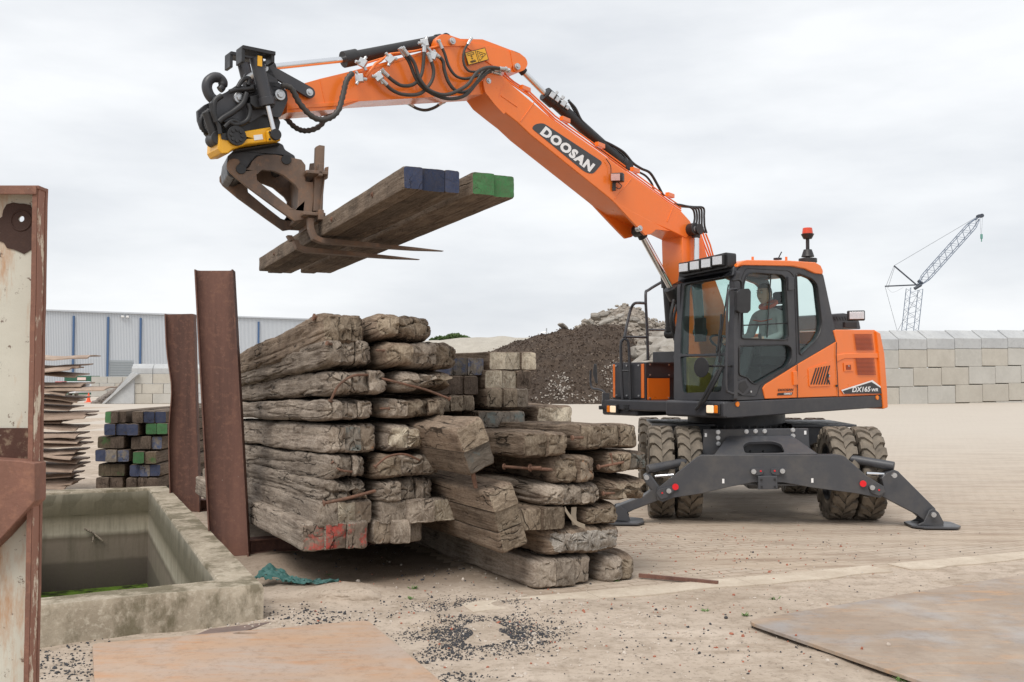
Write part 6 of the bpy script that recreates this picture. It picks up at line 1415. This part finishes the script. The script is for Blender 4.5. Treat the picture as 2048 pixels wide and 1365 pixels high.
for i in range(nrib):
    p = WA+wd_*(Lw*(i+.5)/nrib)+wn*.0; p.z = ztop/2; box(bm, p, (.09, .12, ztop-.1), Matrix.Rotation(math.atan2(wd_.y, wd_.x), 3, 'Z'))
mk('cladding_ribs', bm, simple('clad_rib', (.62, .65, .685), .5, var=.02), wh)
bm = B(); c = WA+wd_*Lw/2+wn*.15; c.z = ztop+.08; box(bm, c, (Lw, .4, .22), Matrix.Rotation(math.atan2(wd_.y, wd_.x), 3, 'Z')); mk('roof_edge', bm, simple('roof_trim', (.50, .53, .57), .5), wh)
BLUE = simple('pipe_blue', (.06, .12, .24), .5)
for x in (146, 215, 280, 348, 432, 516):
    p = PL(x, 700, WA, wd_)+wn*.2; bm = B(); cyl(bm, Vector((p.x, p.y, 0)), Vector((p.x, p.y, ztop-.6)), .17, n=8); mk('downpipe', bm, BLUE, wh)
a, b = PL(220, 721, WA, wd_)+wn*.12, PL(266, 721, WA, wd_)+wn*.12
bm = B(); hexa(bm, [Vector((a.x, a.y, 0)), Vector((b.x, b.y, 0)), Vector((b.x, b.y, a.z)), Vector((a.x, a.y, a.z))], [Vector((a.x, a.y, 0))-wn*.1, Vector((b.x, b.y, 0))-wn*.1, Vector((b.x, b.y, a.z))-wn*.1, Vector((a.x, a.y, a.z))-wn*.1]); dr_ = mk('roller_door', bm, simple('door_grey', (.33, .36, .38), .5), wh)
bm = B()
for k2 in range(12): z = a.z*k2/12; hexa(bm, [Vector((a.x, a.y, z))+wn*.05, Vector((b.x, b.y, z))+wn*.05, Vector((b.x, b.y, z+.06))+wn*.05, Vector((a.x, a.y, z+.06))+wn*.05], [Vector((a.x, a.y, z)), Vector((b.x, b.y, z)), Vector((b.x, b.y, z+.06)), Vector((a.x, a.y, z+.06))])
mk('door_slats', bm, simple('door_slat', (.24, .27, .29), .5), dr_)
bm = B(); p = PL(249, 634, WA, wd_)+wn*.4
for s in (-.5, .5): box(bm, p+wd_*s*.7, (.4, .35, .3), Matrix.Rotation(.3, 3, 'Z'))
mk('floodlight', bm, simple('lamp_white', (.7, .7, .7), .4), wh, bevel=.05)
# ---------------------------------------------------------------- concrete block walls
CB1 = concrete('block_concrete', (.43, .415, .38), (.50, .485, .45), (.54, .52, .48), vs=.8, bs=.15); CB2 = concrete('block_concrete_warm', (.43, .40, .35), (.51, .48, .425), (.40, .375, .33), vs=.9, bs=.15); CB3 = concrete('block_concrete_grey', (.40, .41, .42), (.50, .51, .51), (.33, .33, .33), vs=.7, bs=.15)
def blockwall(name, a, b, zb, zt_, bw, bh, label, cop=None, thick=.8, slope=0, warm=False):
    d = (b-a); d.z = 0; L = d.length; d.normalize(); n = Vector((d.y, -d.x, 0)); n = n if n.y < 0 else -n; root = empty(name, (a.x, a.y, zb), label, 'block wall'); rm = Matrix.Rotation(math.atan2(d.y, d.x), 3, 'Z')
    bms = [B(), B(), B()]; rows_ = round((zt_-zb)/bh); rr = random.Random(len(name)+int(a.x*7))
    for r in range(-1, rows_):
        x = -bw/2 if r % 2 else 0
        while x < L-.01:
            x0, x1 = max(0, x), min(L, x+bw)
            if x1-x0 > .05:
                zc = zb+slope*((x0+x1)/2)+bh*(r+.5); c = a+d*((x0+x1)/2)-n*(thick/2)+n*rr.uniform(-.012, .012); c.z = zc
                box(bms[rr.choice((0, 0, 0, 1, 1, 2) if warm else (0, 0, 0, 1))], c, (x1-x0-.022, thick, bh-.018), rm)
            x += bw
    for k3, bm in enumerate(bms): mk('wall_blocks', bm, [CB1, CB2, CB3][k3], root, bevel=.02, seg=1)
    if cop:
        x = 0; bm = B()
        while x < L-.01:
            x1 = min(L, x+bw*1.0); zc = zb+slope*(x+x1)/2+bh*rows_; f = a+d*(x+.01); g = a+d*(x1-.01)
            for p in (f, g): p.z = zc
            hexa(bm, [f, f+UP*cop*.55, f-n*.55+UP*cop, f-n*(thick-.25)+UP*cop, f-n*thick+UP*cop*.6, f-n*thick], [g, g+UP*cop*.55, g-n*.55+UP*cop, g-n*(thick-.25)+UP*cop, g-n*thick+UP*cop*.6, g-n*thick]); x = x1
        mk('coping_blocks', bm, CB3, root, bevel=.02, seg=1)
    return root
ra = P(1680, 814, 40.5); rb = P(2190, 800, 46.2); 
z_a = P(1772, 812, 42).z; z_top3 = P(1772, 703, 42).z
blockwall('block_wall', Vector((ra.x, ra.y, 0)), Vector((rb.x, rb.y, 0)), z_a-.05, z_a-.05+2.4, 1.56, .775, 'long wall of pale concrete blocks with sloped coping behind the excavator on the right', cop=.82, slope=.022)
fa = Vector((*P(228, 808, 65).xy, 0)); fb = Vector((*P(420, 808, 66).xy, 0))
# lower left walls with a sloped buttress
la = P(200, 808, 65); lb_ = P(445, 808, 66)
root = blockwall('block_wall', Vector((P(262, 800, 65).x, 65, 0)), Vector((lb_.x, 66, 0)), 0, 1.95, 1.33, .65, 'mid distance block wall with a sloped left end, seen left of the piles', cop=.65, warm=True)
bm = B(); q = [P(207, 808, 64.9), P(268, 808, 64.9), P(268, 746, 64.9), P(262, 746, 64.9)]; prism(bm, q, Vector((0, 1.2, 0))); mk('sloped_end', bm, CB3, root, bevel=.02)
bm = B(); q = [P(203, 808, 64.7), P(209, 808, 64.7), P(276, 749, 64.7), P(268, 747, 64.7)]; prism(bm, q, Vector((0, 1.5, 0))); mk('sloped_coping', bm, CB3, root, bevel=.02)
blockwall('block_wall', Vector((*P(183, 790, 92).xy, 0)), Vector((*P(290, 790, 94).xy, 0)), 0, 1.85, 1.33, .62, 'low far wall of tan blocks behind the small rubble slope', thick=.8)
bm = B(); me = random.Random(3)
GRUB = simple('dark_gravel', (.22, .19, .17), .9, var=.4, vs=6)
sp = []
for i in range(900):
    u = me.random(); x = 186+(262-186)*u; yt_ = 808-(808-758)*u; y = yt_+(808-yt_)*me.random()*.9; D = 66.5-me.random()*1.2; p = P(x, y, D); sp.append((p, me.uniform(.08, .2)))
tag(stones('rubble_slope', sp, GRUB), kind='stuff')
# container
cn = empty('storage_container', P(170, 789, 105), 'small dark green storage container by the far tan block wall', 'container')
a, b = P(128, 789, 105), P(181, 789, 105); zt2 = P(170, 752, 105).z
bm = B(); box(bm, ((a.x+b.x)/2, 106.2, zt2/2), (b.x-a.x, 2.4, zt2)); mk('body', bm, simple('container_green', (.035, .12, .075), .5), cn, bevel=.04)
bm = B()
for i in range(22): box(bm, (a.x+(b.x-a.x)*(i+.5)/22, 104.99, zt2/2), (.05, .05, zt2*.85))
mk('side_ribs', bm, simple('container_rib', (.05, .15, .10), .5), cn)
bm = B(); box(bm, (P(163, 758, 104.9).x, 104.93, P(163, 758, 104.9).z), (.9, .03, .3)); mk('sign', bm, simple('sign_white', (.7, .55, .5), .5), cn)
# parked cars far away, mostly hidden behind the sheets
for x, m, lb in ((122, simple('car_red', (.45, .03, .03), .3), 'red car far off, peeping out beside the sheet pile'), (134, simple('car_white', (.65, .66, .68), .3), 'white car parked right of the red one, far off')):
    c = P(x, 787, 97); c.z = 0; cr = empty('parked_car', c, lb, 'car', 'cars parked far off by the container')
    bm = B(); q = [(-.85, .25), (-.88, .75), (-.80, .92), (-.62, 1.40), (.62, 1.40), (.80, .92), (.88, .75), (.85, .25)]; prism(bm, [c+Vector((a, 0, b)) for a, b in q], Vector((0, 4, 0))); mk('body', bm, m, cr, bevel=.08)
    bm = B(); prism(bm, [c+Vector((a, -.01, b)) for a, b in ((-.70, .98), (-.56, 1.33), (.56, 1.33), (.70, .98))], Vector((0, -.02, 0))); mk('window', bm, BLACK, cr)
    for s in (-.65, .65):
        bm = B(); cyl(bm, c+Vector((s-.1, .6, .32)), c+Vector((s+.1, .6, .32)), .32, n=16); mk('wheel', bm, TYRE, cr)
        bm = B(); box(bm, c+Vector((s, -.03, .72)), (.3, .05, .14)); mk('headlight', bm, LENS, cr)
# cone
cb = G(177, 805); cb.z = 0
cone = empty('traffic_cone', cb, 'small orange traffic cone in front of the far block walls', 'traffic cone')
bm = B(); box(bm, cb+UP*.02, (.42, .42, .04)); cyl(bm, cb+UP*.04, cb+UP*.66, .15, r2=.03, n=16); mk('cone', bm, simple('cone_orange', (.85, .10, .03), .5), cone)
bm = B(); cyl(bm, cb+UP*.36, cb+UP*.46, .092, r2=.075, n=16); mk('band', bm, simple('cone_band', (.80, .25, .18), .5), cone)
# ---------------------------------------------------------------- heaps
SURF = {}
def heap(name, sil, D0, df, db, mat, label, cat, amp=.12, fr=1.2, nu=120, nv=40, base=-.3, top=0, skirt=1.0, prof=.9):
    sil = sorted(sil); bm = B(); vs = []
    for i in range(nu+1):
        px = sil[0][0]+(sil[-1][0]-sil[0][0])*i/nu
        for (xa, ya), (xb, yb) in zip(sil, sil[1:]):
            if xa <= px <= xb: y = ya+(yb-ya)*(px-xa)/(xb-xa+1e-6); break
        ridge = P(px, y, D0); row = []
        gzv = gz(ridge.x, D0); h = ridge.z-gzv
        for j in range(nv+1):
            v_ = -1+2*j/nv; yy = D0+(v_*df if v_ < 0 else v_*db); k4 = (1-abs(v_))**prof
            z = gzv+base*(1-k4)+h*k4; p = Vector((ridge.x*(1+(yy-D0)/D0*.0), yy, z)); a_ = amp*min(1, h*.6)*(.25+.75*min(1, abs(v_)*3))
            p.z += a_*(noise.fractal(p*fr, 1, 2.1, 5)+.35*noise.noise(p*fr*5)); row.append(bm.verts.new(p))
        vs.append(row)
    SURF[name] = [v.co.copy() for row in vs for v in row[:nv//2+1]]
    for i in range(nu):
        for j in range(nv): bm.faces.new([vs[i][j], vs[i+1][j], vs[i+1][j+1], vs[i][j+1]])
    return tag(mk(name, bm, mat, None, smooth=60, recalc=True), label, cat)
def earthmat():
    m, nt, b = newmat('dark_compost'); v = coords(nt, world=True)
    c = mixc(nt, ramp(nt, nz(nt, v, 1.1, 8, .7), [(.35, 0), (.7, 1)]), (.075, .050, .035), (.16, .112, .08))
    c = mixc(nt, ramp(nt, nz(nt, coords(nt, (1, 1, 2), world=True), 9, 6, .8), [(.58, 0), (.66, .75)]), c, (.27, .205, .145))
    c = mixc(nt, ramp(nt, nz(nt, v, 7, 6, .8), [(.3, .8), (.42, 0)]), c, (.03, .022, .017))
    c = mixc(nt, ramp(nt, nz(nt, v, 16, 5, .8), [(.62, 0), (.68, .9)]), c, (.42, .34, .26))
    nt.links.new(c, b.inputs['Base Color']); b.inputs['Roughness'].default_value = .95; bump(nt, b, nz(nt, v, 5, 10, .85), 1.0, .3); return m
def rubmat(name, a, b2, c3):
    m, nt, b = newmat(name); v = coords(nt, world=True)
    c = mixc(nt, ramp(nt, nz(nt, v, 1.0, 8, .7), [(.38, 0), (.64, 1)]), a, b2); c = mixc(nt, ramp(nt, nz(nt, v, 5, 7, .8), [(.52, 0), (.62, .8)]), c, c3)
    c = mixc(nt, ramp(nt, nz(nt, v, 6, 6, .8), [(.3, .7), (.42, 0)]), c, (.07, .055, .045))
    nt.links.new(c, b.inputs['Base Color']); b.inputs['Roughness'].default_value = .95; bump(nt, b, nz(nt, v, 4.5, 8, .8), .8, .2); return m
SANDM = rubmat('sand_heap', (.46, .42, .36), (.55, .51, .44), (.50, .46, .40)); RUBM = rubmat('rubble_heap', (.20, .165, .13), (.30, .25, .205), (.46, .43, .39))
heap('sand_heap', [(700,700),(790,686),(877,680),(909,677),(970,676),(1006,672),(1031,676),(1063,675),(1110,690),(1200,720),(1300,780)], 74, 16, 14, SANDM, 'low pale sand heap behind the timber stacks', 'sand heap', amp=.35, fr=.35, prof=.8)
heap('rubble_heap', [(1085,812),(1120,700),(1153,660),(1172,641),(1197,626),(1231,617),(1250,611),(1270,613),(1299,641),(1329,653),(1360,656),(1420,664),(1480,690),(1600,730),(1700,800)], 62, 13, 12, RUBM, 'tall heap of broken rubble and earth behind the excavator steps', 'rubble heap', amp=.42, fr=.6, nu=150, nv=60)
heap('compost_heap', [(855,812),(905,748),(940,722),(970,707),(1001,695),(1028,685),(1070,673),(1104,665),(1126,655),(1143,660),(1167,652),(1226,648),(1250,655),(1272,690),(1290,750),(1325,811)], 50, 9, 7, earthmat(), 'big dark brown heap of compost behind the stacks', 'compost heap', amp=.30, fr=1.1, nu=170, nv=80)
SLAB = concrete('broken_slab', (.25, .225, .195), (.37, .345, .31), (.45, .42, .38), vs=2.5, bs=.8)
rnd = random.Random(11); SL_ = []
spots = [(1290,705,46,1.2),(1312,690,47,.9),(1330,700,46,1.3),(1275,725,45,1.0),(1300,730,44,1.4),(1325,725,45,1.1),(1340,680,48,1.0),(1262,745,44,.8),(1285,755,43,1.0),(1320,752,43,1.2),(1340,745,44,1.0),(1250,772,43,.5),(1268,780,42.5,.7),(1345,710,45,1.0),(1192,634,57,.55),(1207,630,56,.5),(1229,638,55,.45),(1180,647,56,.4),(1214,642,55,.6),(1268,640,55,.5),(1287,650,54,.5),(1126,653,50,.40),(1240,632,55,.3),(1218,626,56,.3)]
order = {}
for nm_, sel in (('rail', lambda q: q[0] > 1240 and q[1] > 660), ('crest', lambda q: not (q[0] > 1240 and q[1] > 660) and q[1] != 653)):
    for k6, q in enumerate(sorted([q for q in spots if sel(q)], key=lambda q: q[0])): order[q] = (nm_, k6)
ords = ['leftmost', 'second from left', 'third from left', 'fourth from left', 'fifth from left', 'sixth from left', 'seventh from left', 'eighth from left', 'ninth from left', 'tenth from left', 'eleventh from left', 'twelfth from left', 'thirteenth from left', 'rightmost']
for i, (x, y, D, s) in enumerate(spots):
    c = P(x, y, D); bm = B(); bmesh.ops.create_icosphere(bm, subdivisions=3, radius=1)
    sc = Vector((s*rnd.uniform(.5, .8), s*rnd.uniform(.35, .7), s*rnd.uniform(.12, .28))); rm = Matrix.Rotation(rnd.uniform(-.7, .7), 3, 'Y') @ Matrix.Rotation(rnd.uniform(-.5, .5), 3, 'X') @ Matrix.Rotation(rnd.uniform(0, 3), 3, 'Z')
    for v in bm.verts:
        p = v.co; k5 = 1/max(abs(p.x), abs(p.y), abs(p.z))*.72+.28; p = Vector((p.x*k5, p.y*k5, p.z*k5)); p *= 1+.12*noise.noise(p*2+Vector((i, 0, 0)))
        v.co = c+rm @ Vector((p.x*sc.x, p.y*sc.y, p.z*sc.z))
    if y == 653: lab = 'pale concrete lump alone on the crest of the dark compost heap'
    else:
        nm_, k6 = order[(x, y, D, s)]; lab = 'broken concrete slab seen behind the step railing, %s' % ords[k6] if nm_ == 'rail' else 'broken concrete lump on the rubble crest, %s' % ords[k6]
    o = mk('concrete_lump', bm, SLAB, None, smooth=30); tag(o, lab, 'concrete lump', 'broken concrete lumps on the heaps')
# white crumbly debris at the heap foot, chips and crumbs all over the heap
def prj(p): d = p-CAM; y = d.y*math.cos(PITCH)+d.z*math.sin(PITCH); return 1024+F*d.x/y, 682.5-F*(d.z*math.cos(PITCH)-d.y*math.sin(PITCH))/y
cs = [(p, prj(p)) for p in SURF['compost_heap']]
sp = []
for p, (x, y) in cs:
    for cx, cy, sx, sy_, n in ((1118, 772, 20, 20, 9), (1170, 798, 45, 9, 5), (1232, 752, 20, 24, 9), (1095, 800, 30, 9, 5), (1260, 790, 30, 14, 6)):
        g = math.exp(-((x-cx)/sx)**2-((y-cy)/sy_)**2)
        for q in range(int(n*g*.32+rnd.random()*.8)): sp.append((p+Vector((rnd.gauss(0, .09), rnd.gauss(0, .12), rnd.gauss(.02, .04))), rnd.uniform(.015, .055)))
tag(stones('white_debris', sp, simple('white_crumbs', (.42, .38, .335), .9, var=.4, vs=8)), kind='stuff')
sp = []
for i in range(1500):
    x = rnd.uniform(1160, 1345); t = rnd.random(); 
    y = 640+t*130
    if x < 1250 and y > 652: continue
    D = 62-13*min(1, max(0, (y-625)/180)); sp.append((P(x, y, D-.3), rnd.uniform(.05, .16)))
sp += [(rnd.choice(SURF['rubble_heap'])+Vector((rnd.uniform(-.2, .2), rnd.uniform(-.2, .2), rnd.uniform(-.05, .05))), rnd.uniform(.05, .22)) for i in range(4500)]
tag(stones('loose_rubble', sp, simple('rubble_stone', (.30, .265, .225), .95, var=.6, vs=3)), kind='stuff')
pts_ = [p for p, (x, y) in cs if y < 812]
mkp = lambda n, r0, r1: [(rnd.choice(pts_)+Vector((rnd.uniform(-.12, .12), rnd.uniform(-.15, .15), rnd.uniform(-.02, .03))), rnd.uniform(r0, r1)) for i in range(n)]
tag(stones('wood_chips', mkp(1800, .012, .035), simple('chip_light', (.27, .21, .155), .9, var=.5, vs=30)), kind='stuff')
tag(stones('peat_crumbs', mkp(6500, .02, .055), simple('peat_dark', (.062, .040, .027), .95, var=.6, vs=20)), kind='stuff')
# thin pole frame on the heap, bush behind
bm = B(); q = [P(x, y, 72) for x, y in ((1082, 672), (1082, 666), (1093, 665), (1093, 657))]; tube(bm, q, .05, sm=False, n=6); tube(bm, [P(1093, 672, 72), P(1093, 657, 72)], .05, sm=False, n=6); tag(mk('pipe_frame', bm, ZINC, None), 'thin grey pipe frame on the skyline between the sand and compost heaps', 'pipe frame')
LEAF = simple('bush_leaf', (.075, .125, .035), .8, var=.5, vs=3)
def bush(cx, cy, w_, h_, D, lab):
    c = P(cx, cy, D); root = empty('bush', (c.x, c.y, c.z), lab, 'bush', 'bushes on the far skyline'); bm = B()
    for i in range(5): a = i*1.3; tube(bm, [c+Vector((0, 0, -1)), c+Vector((math.cos(a)*w_*.5, math.sin(a)*.8, h_*.6))], .06, sm=False, n=5)
    mk('stems', bm, W_BRN, root); bm = B()
    for i in range(2600):
        u = random.uniform(-1, 1); hh = h_*(1-abs(u)**1.6)*(.75+.3*noise.noise(Vector((u*4, cx, 0)))); p = c+Vector((u*w_, random.uniform(-1.2, 1.2), random.random()**.7*hh)); s = random.uniform(.06, .15)
        d = Vector((random.gauss(0, 1), random.gauss(0, 1), random.gauss(0, 1))).normalized(); e = d.orthogonal().normalized()
        bm.faces.new([bm.verts.new(v) for v in (p-e*s*.5, p+d*s, p+e*s*.5, p-d*s*.6)])
    mk('foliage', bm, LEAF, root, recalc=False)
bush(912, 680, 1.35, .62, 78, 'green bush on the skyline behind the sand heap'); bush(884, 681, .9, .35, 79, 'smaller lighter bush left of the other on the skyline')
# rubbish stone row under the stack and earth clod
bm = B(); bmesh.ops.create_icosphere(bm, subdivisions=5, radius=1); c = G(700, 1200)
for v in bm.verts: p = v.co; p2 = Vector((p.x*.27, p.y*.085, p.z*.075)); p2 += noise.noise_vector(p*2.3)*.02+noise.noise_vector(p*7)*.006; v.co = c+p2
tag(mk('earth_clod', bm, GM, None, smooth=50), 'long rough lump of dried earth on the sand below the tall stack', 'earth clod')
# ---------------------------------------------------------------- crawler crane far away
CR = simple('crane_steel', (.10, .14, .21), .6); CRD = simple('crane_dark', (.05, .06, .08), .6)
DC = 200; K = .055
crane = empty('lattice_crane', Vector((P(1805, 760, DC).x, DC, 0)), 'distant dark blue lattice crane with luffing jib above the block wall', 'crane')
def lattice(p0, p1, w0, w1, n, name, mid_=None):
    bm = B(); d = (p1-p0); L = d.length; x = Vector((0, 1, 0)); y = d.normalized().cross(x).normalized(); pts = []
    for i in range(n+1):
        t = i/n; w_ = (w0+(w1-w0)*t)/2
        if mid_: w_ = mid_/2*min(1, t*6+w0/mid_, (1-t)*6+w1/mid_)
        c = p0+d*t; pts.append([c+x*w_+y*w_, c-x*w_+y*w_, c-x*w_-y*w_, c+x*w_-y*w_])
    for i in range(n):
        for k in range(4):
            tube(bm, [pts[i][k], pts[i+1][k]], K*1.3, sm=False, n=4); a, b = (k, (k+1) % 4) if i % 2 else ((k+1) % 4, k)
            tube(bm, [pts[i][a], pts[i+1][b]], K*.55, sm=False, n=4)
    return mk(name, bm, CR, crane)
c_ = lambda x, y: P(x, y, DC)
lattice(c_(1806, 790), c_(1829, 578), 2.4, 2.4, 20, 'main_boom')
lattice(c_(1838, 570), c_(1957, 437), .5, .5, 20, 'luffing_jib', 1.5)
for a, b, r in (((1834,571),(1788,532),.15), ((1838,570),(1770,573),.15), ((1829,578),(1842,570),.35), ((1836,562),(1845,568),.3)):
    bm = B(); tube(bm, [c_(*a), c_(*b)], r, sm=False, n=6); mk('strut', bm, CRD, crane)
bm = B()
for a, b in (((1788,532),(1954,434)), ((1788,532),(1772,573)), ((1770,573),(1802,690)), ((1840,580),(1780,690)), ((1790,533),(1776,576))): tube(bm, [c_(*a), c_(*b)], K*.6, sm=False, n=4)
tube(bm, [c_(1772,573), c_(1785,585), c_(1806,576)], K*.3, n=4)
mk('stay_cables', bm, CRD, crane)
bm = B(); cyl(bm, c_(1957,433)+Vector((0, -.4, 0)), c_(1957,433)+Vector((0, .4, 0)), .35, n=10); cyl(bm, c_(1963,432)+Vector((0, -.3, 0)), c_(1963,432)+Vector((0, .3, 0)), .4, n=10); tube(bm, [c_(1950,440), c_(1962,430)], .15, sm=False, n=5); mk('jib_head', bm, CRD, crane)
bm = B(); tube(bm, [c_(1960,436), c_(1962,470)], K*.35, sm=False, n=4); tube(bm, [c_(1965,436), c_(1963,470)], K*.35, sm=False, n=4); mk('hoist_rope', bm, CRD, crane)
bm = B(); cyl(bm, c_(1963,469), c_(1963,478), .25, n=8); cyl(bm, c_(1963,478), c_(1963,484), .1, n=6); mk('hook_block', bm, simple('hook_green', (.12, .30, .26), .5), crane)
